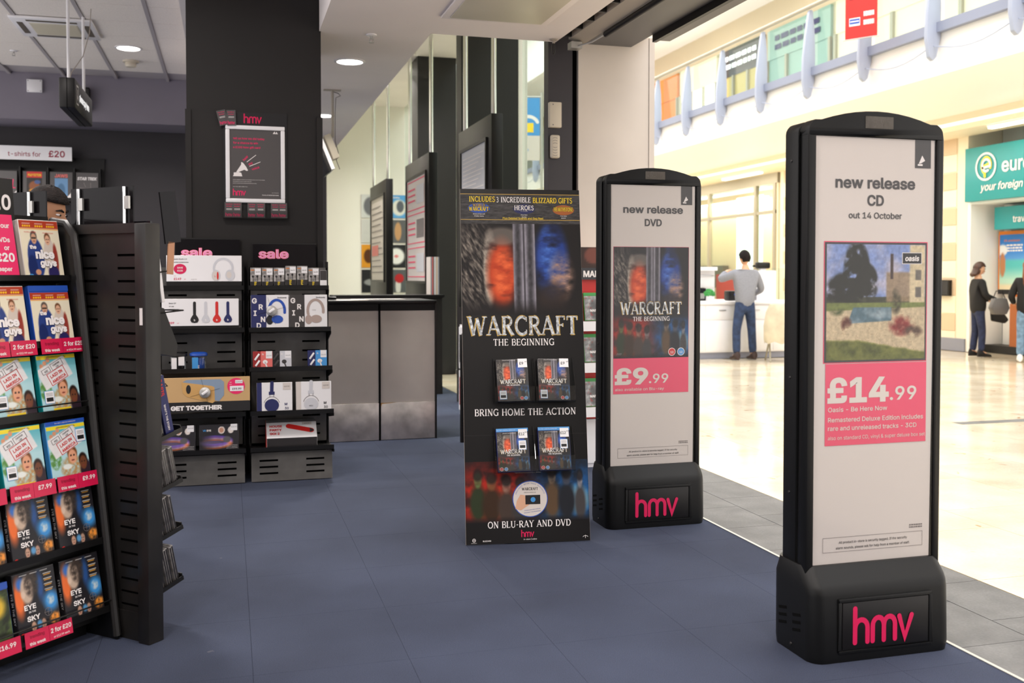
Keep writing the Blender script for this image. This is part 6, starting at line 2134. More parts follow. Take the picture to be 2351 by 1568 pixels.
poly(pf, [(-0.145, 1.962), (-0.085, 1.962), (-0.088, 1.972), (-0.092, 1.986), (-0.110, 1.990), (-0.140, 1.986), (-0.140, 1.972)], 'ink_white', y=-0.007, name='gramophone_base')
poly(pf, [(-0.124, 1.990), (-0.092, 2.040), (-0.092, 2.056), (-0.080, 2.052), (-0.060, 2.026), (-0.048, 2.002), (-0.056, 1.998), (-0.072, 2.006), (-0.108, 1.990)], 'ink_white', y=-0.0072, name='gramophone_horn')
for k, s_ in enumerate(('ask any member of staff for an invitation card or refer to the details', 'at the bottom of your receipt, then visit', 'and tell us about your shopping experience today', '', 'your voice really matters to us')):
    if s_:
        txt(pf, s_, -0.145, 1.938 - 0.0115 * k, 0.0068, 'ink_white', y=-0.007, maxw=0.285)
logo(pf, -0.143, 1.838, 0.044, 'pink', y=-0.007)
txt(pf, 'home of entertainment', 0.148, 1.838, 0.0105, 'ink_white', y=-0.007, align='RIGHT', bold=.01, maxw=.15)
txt(pf, 'hmv  hmvtweets', 0.148, 1.855, 0.006, 'ink_white', y=-0.007, align='RIGHT')
poly(pf, [(0.112, 2.248), (0.124, 2.266), (0.130, 2.250), (0.136, 2.264), (0.146, 2.248)], 'ink_white', y=-0.007, name='emblem')
MB().box(-0.208, 0.206, -0.034, -0.0325, 1.690, 1.735).build('leaflet_trough_front', 'acrylic', pf)
MB().box(-0.208, 0.206, -0.034, 0.0, 1.684, 1.688).build('leaflet_trough_floor', 'black_satin', pf)


def leaflet(x, z, rz, lab, fan=0.0):
    t = thing('leaflet', lab, 'leaflet', (0.183 + x, 6.812 + fan, z), (0, rz, 0))
    MB().box(-0.029, 0.029, 0, 0.0012, 0, 0.100).build('card', 'charcoal_print', t)
    txt(t, 'how did we', 0, 0.084, 0.008, 'pink', align='CENTER', bold=.02, maxw=.05)
    txt(t, 'do today?', 0, 0.070, 0.008, 'pink', align='CENTER', bold=.02, maxw=.05)
    for k in range(2):
        flat(t, -0.018, 0.018, 0.056 - 0.006 * k, 0.058 - 0.006 * k, 'ink_white', name='print_line')
    logo(t, -0.022, 0.008, 0.024, 'pink')
    return t


for i, (x, z, rz, fan, lab) in enumerate((
        (-0.170, 1.690, 0, 0.0, 'dark leaflet at the left end of the trough under the framed poster'),
        (-0.120, 1.690, 0, -0.003, 'dark leaflet second from the left in the trough under the framed poster'),
        (-0.025, 1.690, R(90) * 0, 0.0, 'dark leaflet in the middle of the trough under the framed poster'),
        (0.030, 1.690, 0, -0.003, 'dark leaflet right of the middle in the trough under the framed poster'),
        (0.125, 1.690, 0, 0.0, 'dark leaflet second from the right in the trough under the framed poster'),
        (0.172, 1.690, 0, -0.003, 'dark leaflet at the right end of the trough under the framed poster'),
        (-0.196, 2.292, R(-14), 0.004, 'dark leaflet tucked at an angle behind the top left of the white frame'),
        (-0.150, 2.292, R(-3), 0.0, 'upright dark leaflet tucked behind the white frame beside the pink logo'))):
    leaflet(x, z, rz, lab, fan)

# ================================================================== PAY COUNTER
ct_ = thing('pay_counter', 'pay counter with two brushed steel front panels and black top', 'counter', (0, 7.85, 0))
MB().box(0.66, 1.60, 0.03, 0.72, 0.02, 1.05).build('carcass', 'black_satin', ct_)
MB().box(0.64, 1.612, 0.0, 0.74, 1.085, 1.112).build('worktop', 'black_satin', ct_, bev=0.004)
MB().box(0.64, 1.600, 0.012, 0.72, 1.03, 1.086).build('top_band', 'black_satin', ct_)
MB().box(1.598, 1.612, 0.0, 0.72, 0.0, 1.10).build('end_trim', 'rack_metal', ct_)
MB().box(1.146, 1.160, 0.004, 0.03, 0.0, 1.085).build('joint_trim', 'gap_dark', ct_)
for a, b_ in ((0.66, 1.145), (1.161, 1.597)):
    MB().box(a, b_, 0.014, 0.03, 0.30, 1.03).build('steel_panel', 'steel', ct_)
    MB().box(a, b_, 0.006, 0.03, 0.004, 0.298).build('kick_plate', 'steel_scuffed', ct_, bev=0.002)
poly(ct_, [(1.161, 0.298), (1.30, 0.300), (1.17, 0.290), (1.163, 0.27)], 'wood_print', y=0.0055, name='torn_corner')
for i, (x, y, rz, lab) in enumerate(((0.98, 8.02, 6, 'white paper sheet lying at the left on the pay counter'), (1.10, 8.06, -8, 'white paper sheet lying askew in the middle on the pay counter'), (1.22, 8.03, 3, 'white paper sheet lying at the right on the pay counter'))):
    o = MB().box(-0.15, 0.15, -0.10, 0.10, 0.0, 0.002).build('paper_sheet', 'white_paper')
    o.location = (x, y, 1.1125 + 0.0025 * i)
    o.rotation_euler = (0, 0, R(rz))
    tag(o, lab, 'paper')
ph = thing('desk_phone', 'black desk phone with a coiled cord at the left end of the counter', 'phone', (0.735, 8.0, 1.113))
MB().box(-0.08, 0.02, -0.06, 0.10, 0.0, 0.035).build('phone_base', 'black_satin', ph, bev=0.008)
MB().box(-0.07, -0.03, -0.07, 0.11, 0.032, 0.060).build('handset', 'black_satin', ph, bev=0.010)
MB().tube([(0.02 + 0.001 * k, -0.03 + 0.012 * math.cos(k * 0.9), 0.018 + 0.012 * math.sin(k * 0.9)) for k in range(70)], 0.0035, 5).build('coiled_cord', 'black_satin', ph, smooth=True)
# low back counter behind
bc = thing('back_counter', 'low black back counter with a grey skirting behind the pay counter', 'counter', (0, 10.8, 0))
MB().box(1.10, 2.28, 0.0, 0.33, 0.0, 1.07).build('carcass', 'black_paint', bc)
MB().box(1.08, 2.30, -0.02, 0.35, 1.07, 1.10).build('worktop', 'black_satin', bc)
MB().box(1.10, 2.28, -0.012, 0.0, 0.0, 0.09).build('skirting', 'rack_metal', bc)
# records standing on it
cols = ['white_paper', 'pale_grey', 'ink_grey', 'skirting_grey', 'mall_block', 'white_gloss', 'coral']
for k in range(9):
    o = MB().box(0, 0.010, 0, 0.22, 0, 0.42).build('record_sleeve', cols[(k * 3) % 7])
    o.location = (2.165 + k * 0.0115, 10.9, 1.101)
    tag(o, 'slim record sleeve standing in the striped row on the black back counter', 'record', 'record sleeves on the back counter')

# ================================================================== WINDOW BOARDS ON POLES
def board(y0, y1, label, sheet, nsplit):
    t = thing('window_board', label, 'display board', (2.2, (y0 + y1) / 2, 0))
    h = (y1 - y0) / 2
    for s_ in (-1, 1):
        MB().tube([(0.06, s_ * (h - 0.10), 0.0), (0.06, s_ * (h - 0.10), 4.2)], 0.024, 10).build('pole', 'chrome', t, smooth=True)
        MB().lathe([(0.05, 0.0), (0.05, 0.008), (0.024, 0.02)], 14, (0.06, s_ * (h - 0.10), 0)).build('pole_foot', 'chrome', t, smooth=True)
    MB().box(0.012, 0.115, -h, h, 1.00, 2.72).build('panel', 'black_satin', t, bev=0.004)
    f = 0.16
    for a, b_, c, d in ((-h + f - .03, h - f + .03, 2.50, 2.53), (-h + f - .03, h - f + .03, 1.22, 1.25), (-h + f - .03, -h + f, 1.25, 2.50), (h - f, h - f + .03, 1.25, 2.50)):
        MB().box(-0.008, 0.012, a, b_, c, d).build('sheet_frame', 'rack_metal', t)
    M = Matrix.Rotation(R(-90), 4, 'Z')
    w_ = h - f
    if sheet == 'dark':
        flat(t, -w_, w_, 1.25, 2.50, 'ink', y=0.008, M=M, name='notice_sheet')
        flat(t, -w_, w_, 1.86, 2.50, 'pale_grey', y=0.006, M=M, name='notice_upper')
        for k in range(14):
            flat(t, -w_ + .06, w_ - .10 - .09 * (k % 4), 2.42 - 0.038 * k, 2.43 - 0.038 * k, 'ink_white', y=0.004, M=M, name='print_line')
        bars(t, -w_ + .1, .1, 1.76, 1.82, 1, 'pink', y=0.004, M=M, seed=2)
        for k, (c, x) in enumerate((('red', -.1), ('navy', .08), ('white_gloss', .3), ('sky_blue', -.3), ('orange', .3))):
            flat(t, x, x + .14, 1.60 - .13 * (k // 3), 1.69 - .13 * (k // 3), c, y=0.004, M=M, name='card_mark')
        txt(t, 'VISA', .34, 1.63, 0.04, 'ink_black', y=0.002, M=M, bold=.02)
    else:
        flat(t, -w_, w_, 1.25, 2.50, 'white_paper', y=0.008, M=M, name='notice_sheet')
        if sheet == 'pink':
            for k in range(3):
                z = 1.30 + 0.41 * k
                strokes(t, [[(-w_ + .06, z), (w_ - .06, z), (w_ - .06, z + .35), (-w_ + .06, z + .35), (-w_ + .06, z)]], 0.012, 'pink', y=0.004, M=M, name='coupon_border')
                flat(t, 0.05, w_ - .12, z + .06, z + .28, 'ink_grey' if k % 2 else 'pale_grey', y=0.004, M=M, name='coupon_picture')
                for q in range(3):
                    flat(t, -w_ + .1, -.05, z + .10 + .07 * q, z + .12 + .07 * q, 'pink', y=0.004, M=M, name='print_line')
        else:
            for k in range(12):
                flat(t, -w_ + .08, w_ - .1 - .12 * (k % 3), 1.36 + .09 * k, 1.375 + .09 * k, 'ink_grey', y=0.004, M=M, name='print_line')
            flat(t, -w_ + .1, .1, 1.62, 1.78, 'coral', y=0.003, M=M, name='coupon_picture')
    return t


board(8.40, 9.68, 'nearest black window board on chrome poles, with a dark notice sheet', 'dark', 0)
board(11.20, 12.77, 'middle black window board on chrome poles, with pink coupon prints', 'pink', 0)
board(14.40, 16.06, 'farthest black window board on chrome poles, with a plain white notice', 'white', 0)

# ================================================================== RECORD COVERS ON THE FAR WALL
def sq(label, x, z, fn):
    t = thing('record_cover', label, 'poster', (x, 16.985, z))
    MB().box(-0.198, 0.198, 0, 0.012, -0.198, 0.198).build('sleeve', 'white_paper', t)
    art(t, -0.195, 0.195, -0.195, 0.195, 30, 30, fn, y=-0.002)
    return t


def gen(bg, shapes):
    def f(U, V):
        im = full(U, bg)
        for cx, cy, rx, ry, c in shapes:
            im = mixc(im, ell(U, V, cx, cy, rx, ry, .25), c)
        return im
    return f


for c_, x in ((0, 2.385), (1, 2.815)):
    rows = (((210, 210, 208), ((.4, .5, .3, .4, (110, 110, 116)), (.6, .6, .2, .2, (60, 60, 66)))), ((206, 204, 200), ((.75, .4, .12, .4, (40, 40, 44)),)), ((222, 150, 40), ((.3, .5, .2, .3, (90, 50, 20)), (.7, .4, .2, .3, (60, 40, 30)))), ((34, 34, 36), ((.5, .45, .4, .15, (150, 150, 150)),))) if c_ == 0 else \
        (((90, 160, 216), ((.55, .45, .32, .35, (226, 224, 214)), (.6, .5, .16, .25, (90, 96, 104)))), ((96, 96, 98), ((.5, .5, .15, .4, (196, 150, 104)),)), ((32, 32, 34), ((.42, .5, .36, .36, (236, 234, 230)), (.42, .5, .10, .06, (220, 130, 130)))), ((90, 92, 94), ((.5, .3, .12, .4, (226, 222, 216)), (.55, .62, .2, .2, (190, 40, 44)))))
    for r_, (bg, shp) in enumerate(rows):
        sq(('grey sketch', 'pale figure', 'amber', 'black wave')[r_] + ' record cover in the left column on the far white wall' if c_ == 0 else ('sky blue', 'grey figure', 'black and white ring', 'red and white')[r_] + ' record cover in the right column on the far white wall', x, 2.50 - r_ * 0.425, gen(bg, shp))
tw = bpy.data.objects.get('record_cover.004')
if tw:
    txt(tw, 'The Smiths', -0.17, 0.14, 0.04, 'ink_white', y=-0.004, bold=.02)

# ================================================================== T-SHIRT SHELF ON THE BACK WALL
ts = thing('tshirt_shelf', 'black wall shelf for boxed t-shirts on the dark back wall', 'shelf', (0, 13.5, 0))
MB().box(-3.6, -1.50, -0.02, 0.20, 2.24, 2.27).build('shelf_board', 'black_satin', ts)
MB().box(-3.6, -1.50, 0.18, 0.21, 2.27, 2.80).build('back_panel', 'black_satin', ts)
MB().box(-3.6, -1.50, -0.02, 0.20, 1.72, 1.75).build('shelf_board', 'black_satin', ts)
for x_ in (-2.79, -2.455, -2.1375, -1.835, -1.535):
    MB().box(x_ - 0.007, x_ + 0.007, 0.0, 0.18, 2.27, 2.66).build('divider', 'black_satin', ts)
sg = thing('tshirt_sign', 'white strip sign with dark red lettering above the boxed t-shirts', 'sign', (-2.35, 13.44, 2.735))
MB().box(-1.0, 0.50, 0.0, 0.01, 0.0, 0.17).build('strip', 'white_gloss', sg)
MB().box(-1.0, 0.50, 0.01, 0.235, 0.02, 0.05).build('support', 'black_satin', sg)
txt(sg, '£20', 0.42, 0.045, 0.105, 'ticket_dark', y=-0.001, align='RIGHT', bold=.025)
txt(sg, 't-shirts for', 0.145, 0.045, 0.075, 'ticket_dark', y=-0.001, align='RIGHT', bold=.01)
txt(sg, '2', -0.37, 0.045, 0.105, 'ticket_dark', y=-0.001, align='RIGHT', bold=.025)
for i, (x, kind, lab) in enumerate(((-2.62, 'pink', 'boxed t-shirt with bright pink print at the left end of the wall shelf'), (-2.29, 'pulp', 'boxed dark t-shirt with yellow title and red band on the wall shelf'), (-1.985, 'shark', 'boxed grey t-shirt with blue picture and red title on the wall shelf'), (-1.685, 'trek', 'boxed dark t-shirt with white slanted title at the right end of the wall shelf'))):
    t = thing('boxed_tshirt', lab, 't-shirt', (x, 13.49, 2.276), (R(-5), 0, 0))
    MB().box(-0.135, 0.135, 0.0, 0.05, 0.0, 0.335).build('box_frame', 'black_satin', t)
    flat(t, -0.128, 0.128, 0.008, 0.327, 'charcoal_print', name='folded_cloth')
    if kind == 'pulp':
        flat(t, -0.088, 0.085, 0.25, 0.325, 'red', y=-0.0014, name='print_band')
        txt(t, 'PULP FICTION', 0.0, 0.27, 0.04, 'yellow', y=-0.0024, align='CENTER', bold=.03, maxw=.15)
        art(t, -0.088, 0.085, 0.04, 0.25, 20, 24, gen((60, 56, 54), ((.5, .5, .35, .3, (150, 92, 60)), (.7, .75, .2, .12, (80, 100, 150)), (.45, .25, .3, .1, (210, 150, 70)))), y=-0.0014)
    elif kind == 'shark':
        txt(t, 'JAWS', 0.0, 0.262, 0.055, 'coral', y=-0.0024, align='CENTER', bold=.04, maxw=.16)
        art(t, -0.075, 0.075, 0.03, 0.25, 20, 24, gen((110, 150, 190), ((.5, .3, .3, .4, (80, 116, 150)),)), y=-0.0014)
    elif kind == 'trek':
        txt(t, 'STAR TREK', 0.0, 0.235, 0.05, 'ink_white', y=-0.0024, align='CENTER', bold=.04, maxw=.23, shear=.2)
        strokes(t, [arc(0.03, 0.10, 0.07, 0.03, 0, 360, 16), [(-0.09, 0.14), (0.0, 0.12)], [(-0.04, 0.2), (-0.02, 0.15)], [(0.04, 0.2), (0.04, 0.14)]], 0.008, 'ink_grey', y=-0.0014)
    else:
        strokes(t, [[(-0.10 + 0.03 * q, 0.12 + 0.02 * (q % 2)), (-0.09 + 0.03 * q, 0.22)] for q in range(7)] + [[(-0.11, 0.10), (0.11, 0.12)]], 0.014, 'pink', y=-0.0014, name='scrawl_print')
    poly(t, [(0.06, 0.008), (0.128, 0.008), (0.128, 0.085)], 'ink_white', y=-0.003, name='corner_flash')

# ================================================================== CEILING FITTINGS
def downlight(x, y, z, label, power, r=0.10):
    t = thing('downlight', label, 'lamp', (x, y, z))
    MB().lathe([(r * 1.18, 0.0), (r * 1.18, -0.006), (r, -0.010), (r * .97, -0.002), (r * .97, 0.004)], 32).build('trim_ring', 'white_gloss', t, smooth=True)
    MB().lathe([(r * .96, -0.004), (r * .96, -0.0055), (0.0, -0.006)], 32).build('lens', 'lamp_white', t)
    d = bpy.data.lights.new('downlight_beam', 'AREA')
    d.shape = 'DISK'
    d.size = r * 1.8
    d.energy = power
    d.color = (1.0, 0.94, 0.88)
    d.spread = R(140)
    o = bpy.data.objects.new('downlight_beam', d)
    COL.objects.link(o)
    o.parent = t
    o.location = (0, 0, -0.012)
    return t


downlight(0.911, 7.718, 2.95, 'large bright downlight in the plaster ceiling beside the column', 45)
downlight(0.955, 10.36, 2.95, 'downlight in the plaster ceiling half hidden behind the column edge', 40)
downlight(-0.984, 11.23, 3.702, 'bright downlight among the square ceiling tiles at the upper left', 60, 0.115)
downlight(2.20, 11.5, 4.2, 'downlight in the high window bay ceiling, nearest of three', 40, 0.11)
downlight(2.20, 13.95, 4.2, 'downlight in the high window bay ceiling, second of three', 40, 0.11)
downlight(1.75, 14.6, 4.2, 'downlight in the high window bay ceiling, third of three', 40, 0.11)
sm = thing('smoke_detector', 'round white smoke detector on the tiled ceiling beside the bright downlight', 'detector', (-1.02, 11.90, 3.702))
MB().lathe([(0.085, 0.0), (0.085, -0.018), (0.06, -0.022)], 24).build('base_ring', 'beige_plastic', sm, smooth=True)
MB().lathe([(0.058, -0.02), (0.062, -0.05), (0.050, -0.068), (0.0, -0.07)], 24).build('sensor_dome', 'beige_plastic', sm, smooth=True)
for i, (x, y, z, lab) in enumerate(((0.955, 6.84, 2.95, 'fire sprinkler head hanging from the plaster ceiling right of the column'), (-2.17, 11.7, 3.702, 'small fire sprinkler head on the tiled ceiling at the far left'))):
    t = thing('sprinkler', lab, 'sprinkler', (x, y, z))
    MB().lathe([(0.038, 0.0), (0.036, -0.006), (0.012, -0.010)], 20).build('rose', 'white_gloss', t, smooth=True)
    MB().lathe([(0.009, -0.008), (0.009, -0.028)], 10).build('pipe', 'alu', t, smooth=True)
    MB().tube([(-0.012, 0, -0.026), (-0.012, 0, -0.044), (0, 0, -0.052), (0.012, 0, -0.044), (0.012, 0, -0.026)], 0.003, 6).build('yoke', 'alu', t, smooth=True)
    MB().lathe([(0.0, -0.050), (0.018, -0.052), (0.018, -0.055), (0.0, -0.055)], 14).build('deflector', 'alu', t, smooth=True)
# cassette air unit
ac = thing('air_cassette', 'square air conditioning cassette with dusty grille in the tiled ceiling', 'air conditioner', (-1.56, 10.46, 3.700))
MB().box(-0.36, 0.36, -0.38, 0.38, -0.028, 0.0).build('surround', 'white_gloss', ac, bev=0.012)
MB().box(-0.21, 0.21, -0.22, 0.22, -0.034, -0.026).build('grille', 'vent_panel', ac, bev=0.003)
for k in range(11):
    MB().box(-0.20, 0.20, -0.205 + k * 0.041, -0.195 + k * 0.041, -0.038, -0.033).build('grille_bar', 'vent_panel', ac)
for (x0, x1, y0, y1) in ((-0.22, 0.22, -0.325, -0.275), (-0.22, 0.22, 0.275, 0.325), (-0.315, -0.265, -0.22, 0.22), (0.265, 0.315, -0.22, 0.22)):
    MB().box(x0, x1, y0, y1, -0.031, -0.027).build('outlet_slot', 'vent_dark', ac)
hp = thing('ceiling_hatch', 'pale ceiling vent panel above the entrance at the top of the view', 'vent', (1.66, 5.75, 2.949))
MB().box(-0.35, 0.35, -0.48, 0.48, -0.016, 0.0).build('frame', 'plaster', hp, bev=0.004)
MB().box(-0.30, 0.30, -0.43, 0.43, -0.022, -0.014).build('panel', 'vent_panel', hp, bev=0.003)
# hanging pay sign
ps = thing('hanging_sign', 'black hanging sign box with white lettering on two rods at the upper left', 'sign', (-1.206, 9.53, 2.70))
MB().box(-0.125, 0.0, -0.55, 0.55, 0.0, 0.25).build('sign_box', 'black_satin', ps, bev=0.012)
MB().box(-0.065, -0.060, -0.552, 0.552, -0.002, 0.252).build('seam', 'gap_dark', ps)
for y_ in (-0.46, 0.46):
    MB().tube([(-0.06, y_, 0.25), (-0.06, y_, 0.994)], 0.013, 8).build('rod', 'white_gloss', ps, smooth=True)
MB().tube([(-0.06, -0.40, 0.25), (-0.05, -0.38, 0.32), (0.02, -0.2, 0.5), (0.05, 0.0, 0.75), (0.05, 0.12, 0.99)], 0.004, 5).build('cable', 'rail_beige', ps, smooth=True)
M = T((0.0005, 0, 0)) @ Matrix.Rotation(R(90), 4, 'Z')
txt(ps, 'please pay here', -0.30, 0.10, 0.085, 'lit_sign', y=-0.002, M=M, bold=.02, maxw=.80)
strokes(ps, [[(-0.47, 0.05), (-0.37, 0.05), (-0.37, 0.20), (-0.47, 0.20), (-0.47, 0.05)], [(-0.42, 0.17), (-0.42, 0.09)], [(-0.445, 0.115), (-0.42, 0.085), (-0.395, 0.115)]], 0.012, 'ink_white', y=-0.002, M=M, name='arrow_mark')
jb = thing('junction_box', 'square white junction box high on the mauve bulkhead wall', 'box', (-2.184, 12.999, 3.56))
MB().box(-0.083, 0.083, -0.05, 0.0, -0.075, 0.075).build('cover', 'white_gloss', jb, bev=0.004)
for sx_ in (-1, 1):
    for sz in (-1, 1):
        MB(T((sx_ * 0.068, -0.05, sz * 0.060)) @ Matrix.Rotation(R(90), 4, 'X')).lathe([(0.006, 0), (0.004, 0.002), (0, 0.002)], 8).build('screw', 'ink_grey', jb)
cs = thing('ceiling_speaker', 'small dark speaker fixed to the bulkhead behind the hanging sign', 'speaker', (-1.62, 12.999, 3.42))
MB().box(-0.05, 0.05, -0.12, 0.0, -0.14, 0.14).build('cabinet', 'black_satin', cs, bev=0.01)
MB().box(-0.04, 0.04, -0.123, -0.119, -0.12, 0.12).build('mesh_grille', 'rack_metal', cs)
# ceiling-hung monitor seen from behind
mo = thing('hanging_monitor', 'small monitor hung from the ceiling on a bracket with loose cables, seen from behind', 'monitor', (0.901, 8.941, 2.95))
MB().box(-0.075, 0.075, -0.03, 0.03, -0.008, 0.0).build('ceiling_plate', 'rail_beige', mo)
MB().tube([(0, 0, -0.008), (0, 0, -0.42)], 0.013, 10).build('drop_tube', 'rail_beige', mo, smooth=True)
MB(T((-0.02, 0, -0.50)) @ Matrix.Rotation(R(-22), 4, 'Y')).box(-0.03, 0.03, -0.10, 0.10, -0.12, 0.10).build('mount_box', 'beige_plastic', mo, bev=0.006)
MB(T((-0.075, 0, -0.53)) @ Matrix.Rotation(R(-22), 4, 'Y')).box(-0.035, 0.0, -0.22, 0.22, -0.20, 0.17).build('screen_shell', 'white_gloss', mo, bev=0.006)
MB(T((-0.11, 0, -0.545)) @ Matrix.Rotation(R(-22), 4, 'Y')).box(-0.03, 0.0, -0.23, 0.23, -0.21, 0.18).build('screen_frame', 'rack_metal', mo, bev=0.005)
MB().tube([(0.012, -0.01, -0.02), (0.05, -0.01, -0.03), (0.07, -0.01, -0.05), (0.03, -0.01, -0.07), (0.022, -0.01, -0.20), (0.022, -0.01, -0.45), (0.05, -0.02, -0.56), (0.03, -0.02, -0.62), (0.06, -0.02, -0.70)], 0.004, 6).build('cable', 'ink_grey', mo, smooth=True)
# alarm boxes on the jamb
al = thing('alarm_box', 'square beige alarm box on the dark door jamb', 'alarm', (2.252, 6.80, 2.452))
MB().box(-0.045, 0.045, -0.045, 0.0, -0.090, 0.090).build('cover', 'beige_plastic', al, bev=0.006)
for sz in (-1, 1):
    MB(T((-0.02, -0.045, sz * 0.072)) @ Matrix.Rotation(R(90), 4, 'X')).lathe([(0.005, 0), (0.003, 0.002), (0, 0.002)], 8).build('screw', 'ink_grey', al)
so_ = thing('alarm_sounder', 'rounded beige alarm sounder with curved slots below the square alarm box', 'alarm', (2.254, 6.80, 2.228))
MB().box(-0.034, 0.034, -0.040, 0.0, -0.083, 0.083).build('cover', 'beige_plastic', so_, bev=0.014, seg=3)
for k in range(7):
    strokes(so_, [arc(-0.005, 0.055 - k * 0.019, 0.016, 0.007 * (1 if k < 3 else -1), 20, 160, 6)], 0.003, 'ink_grey', y=-0.0405, name='sound_slot')
hk = thing('ceiling_hook', 'small metal hook hanging from the ceiling corner above the door jamb', 'hook', (2.19, 6.62, 2.95))
MB().lathe([(0.03, 0.0), (0.028, -0.008), (0.010, -0.012), (0.010, -0.03)], 16).build('rose', 'rail_beige', hk, smooth=True)
MB().tube([(0.012 * math.cos(R(a)), 0, -0.065 + 0.038 * math.sin(R(a))) for a in range(90, 451, 24)], 0.005, 6).build('loop', 'rack_metal', hk, smooth=True)

# ================================================================== GAME RACK, BENT RAIL
gk = thing('game_rack', 'white and red game display rack behind the card standee', 'display rack', (2.37, 6.36, 0))
MB().box(-0.22, 0.13, 0.02, 0.30, 0.03, 1.32).build('carcass', 'red', gk)
MB().box(-0.24, 0.15, 0.0, 0.32, 0.0, 0.03).build('foot', 'white_gloss', gk)
MB().box(0.10, 0.135, -0.005, 0.30, 0.0, 1.34).build('side_panel', 'white_gloss', gk)
for z in (0.42, 0.72, 1.00):
    MB().box(-0.22, 0.10, -0.085, 0.02, z - 0.065, z).build('shelf', 'white_gloss', gk)
MB().box(-0.22, 0.10, -0.01, 0.02, 0.03, 0.33).build('lower_panel', 'white_gloss', gk)
MB().box(-0.20, 0.10, -0.014, -0.01, 0.335, 0.40).build('brand_strip', 'red', gk)
txt(gk, 'GAMES', 0.09, 0.348, 0.038, 'ink_white', y=-0.016, align='RIGHT', bold=.03)
MB().box(-0.22, 0.12, -0.015, 0.03, 1.28, 1.50).build('header', 'screen_dark', gk)
art(gk, -0.22, 0.12, 1.36, 1.50, 24, 12, gen((60, 44, 40), ((.7, .6, .2, .4, (120, 70, 60)),)), y=-0.017)
txt(gk, 'MAFIA', 0.115, 1.30, 0.055, 'ink_white', y=-0.017, align='RIGHT', bold=.04)


def grey_game(U, V):
    n = vnoise(U, V, 7, 9, 31, 4)
    im = np.stack([150 + 120 * (n - .5)] * 3, -1)
    im = mixc(im, ell(U, V, .45, .45, .2, .4, .5) * .6, (60, 58, 58))
    im = mixc(im, np.clip(vnoise(U, V, 9, 9, 5, 2) * 3 - 2.1, 0, 1), (180, 50, 44))
    return im


g0 = None
for k, z in enumerate((1.001, 0.721, 0.421)):
    for q, x in enumerate((0.012, -0.15)):
        lab = ('green-topped game case on the %s shelf of the red and white rack' % ('top', 'middle', 'lower')[k]) + (', nearer the pedestal' if q == 0 else ', nearer the standee')
        if g0 is None:
            g0 = film_case('game_case', lab, 'game case', 0.15, 0.19, 0.016, 'green', grey_game, 24, 30, top=0.02)
            flat(g0, -0.075, 0.075, 0.172, 0.19, 'green', y=-0.0014, name='format_band')
            txt(g0, 'MAFIA', 0.0, 0.06, 0.022, 'ink_white', y=-0.002, align='CENTER', bold=.04)
            txt(g0, 'III', 0.03, 0.035, 0.022, 'red', y=-0.002, align='CENTER', bold=.04)
            t = g0
        else:
            t = dup(g0, lab)
        t.location = (2.37 + x, 6.36 - 0.068, z + 0.005)
        t.rotation_euler = (R(-12), 0, 0)
br = MB()
br.tube([(1.765, 7.60, 0.0), (1.765, 7.60, 0.80)] + [(1.765 + 0.10 * (1 - math.cos(R(a))), 7.60, 0.80 + 0.10 * math.sin(R(a))) for a in (20, 40, 60, 80)] + [(1.865, 7.60, 0.90), (2.05, 7.60, 0.90)] +
        [(2.05 + 0.10 * math.sin(R(a)), 7.60, 0.80 + 0.10 * math.cos(R(a))) for a in (20, 45, 70, 90)] + [(2.15, 7.60, 0.0)], 0.020, 10)
bro = br.build('queue_rail', 'black_satin', None, smooth=True)
tag(bro, 'bent black tube rail standing on the carpet beside the counter', 'rail')
wr = thing('magazine_cabinet', 'pale magazine cabinet partly hidden behind the card standee and bent rail', 'cabinet', (2.10, 8.90, 0))
MB().box(0.0, 0.08, 0.0, 0.25, 0.0, 0.85).build('carcass', 'white_gloss', wr)
MB().box(-0.012, 0.0, 0.01, 0.24, 0.05, 0.42).build('drawer', 'white_gloss', wr)
MB().box(-0.012, 0.0, 0.01, 0.24, 0.44, 0.83).build('drawer', 'white_gloss', wr)
MB().box(-0.016, -0.012, 0.04, 0.2, 0.10, 0.36).build('drawer_picture', 'dark_red', wr)
MB().box(-0.016, -0.012, 0.04, 0.2, 0.50, 0.76).build('drawer_picture', 'ink_black', wr)
# ================================================================== PEOPLE
def skinned(V, E, rad, root=0, sub=2):
    """one continuous surface grown round a skeleton; returns (verts, faces)"""
    me = bpy.data.meshes.new('skeleton')
    me.from_pydata(V, E, [])
    o = bpy.data.objects.new('skeleton', me)
    COL.objects.link(o)
    o.modifiers.new('skin', 'SKIN')
    sv = me.skin_vertices[0].data
    for i, r in enumerate(rad):
        sv[i].radius = r if isinstance(r, tuple) else (r, r)
        sv[i].use_root = (i == root)
    s_ = o.modifiers.new('sub', 'SUBSURF')
    s_.levels = s_.render_levels = sub
    dg = bpy.context.evaluated_depsgraph_get()
    m2 = bpy.data.meshes.new_from_object(o.evaluated_get(dg))
    vs = [tuple(v.co) for v in m2.vertices]
    fs = [tuple(p.vertices) for p in m2.polygons]
    bpy.data.objects.remove(o)
    bpy.data.meshes.remove(me)
    bpy.data.meshes.remove(m2)
    return vs, fs


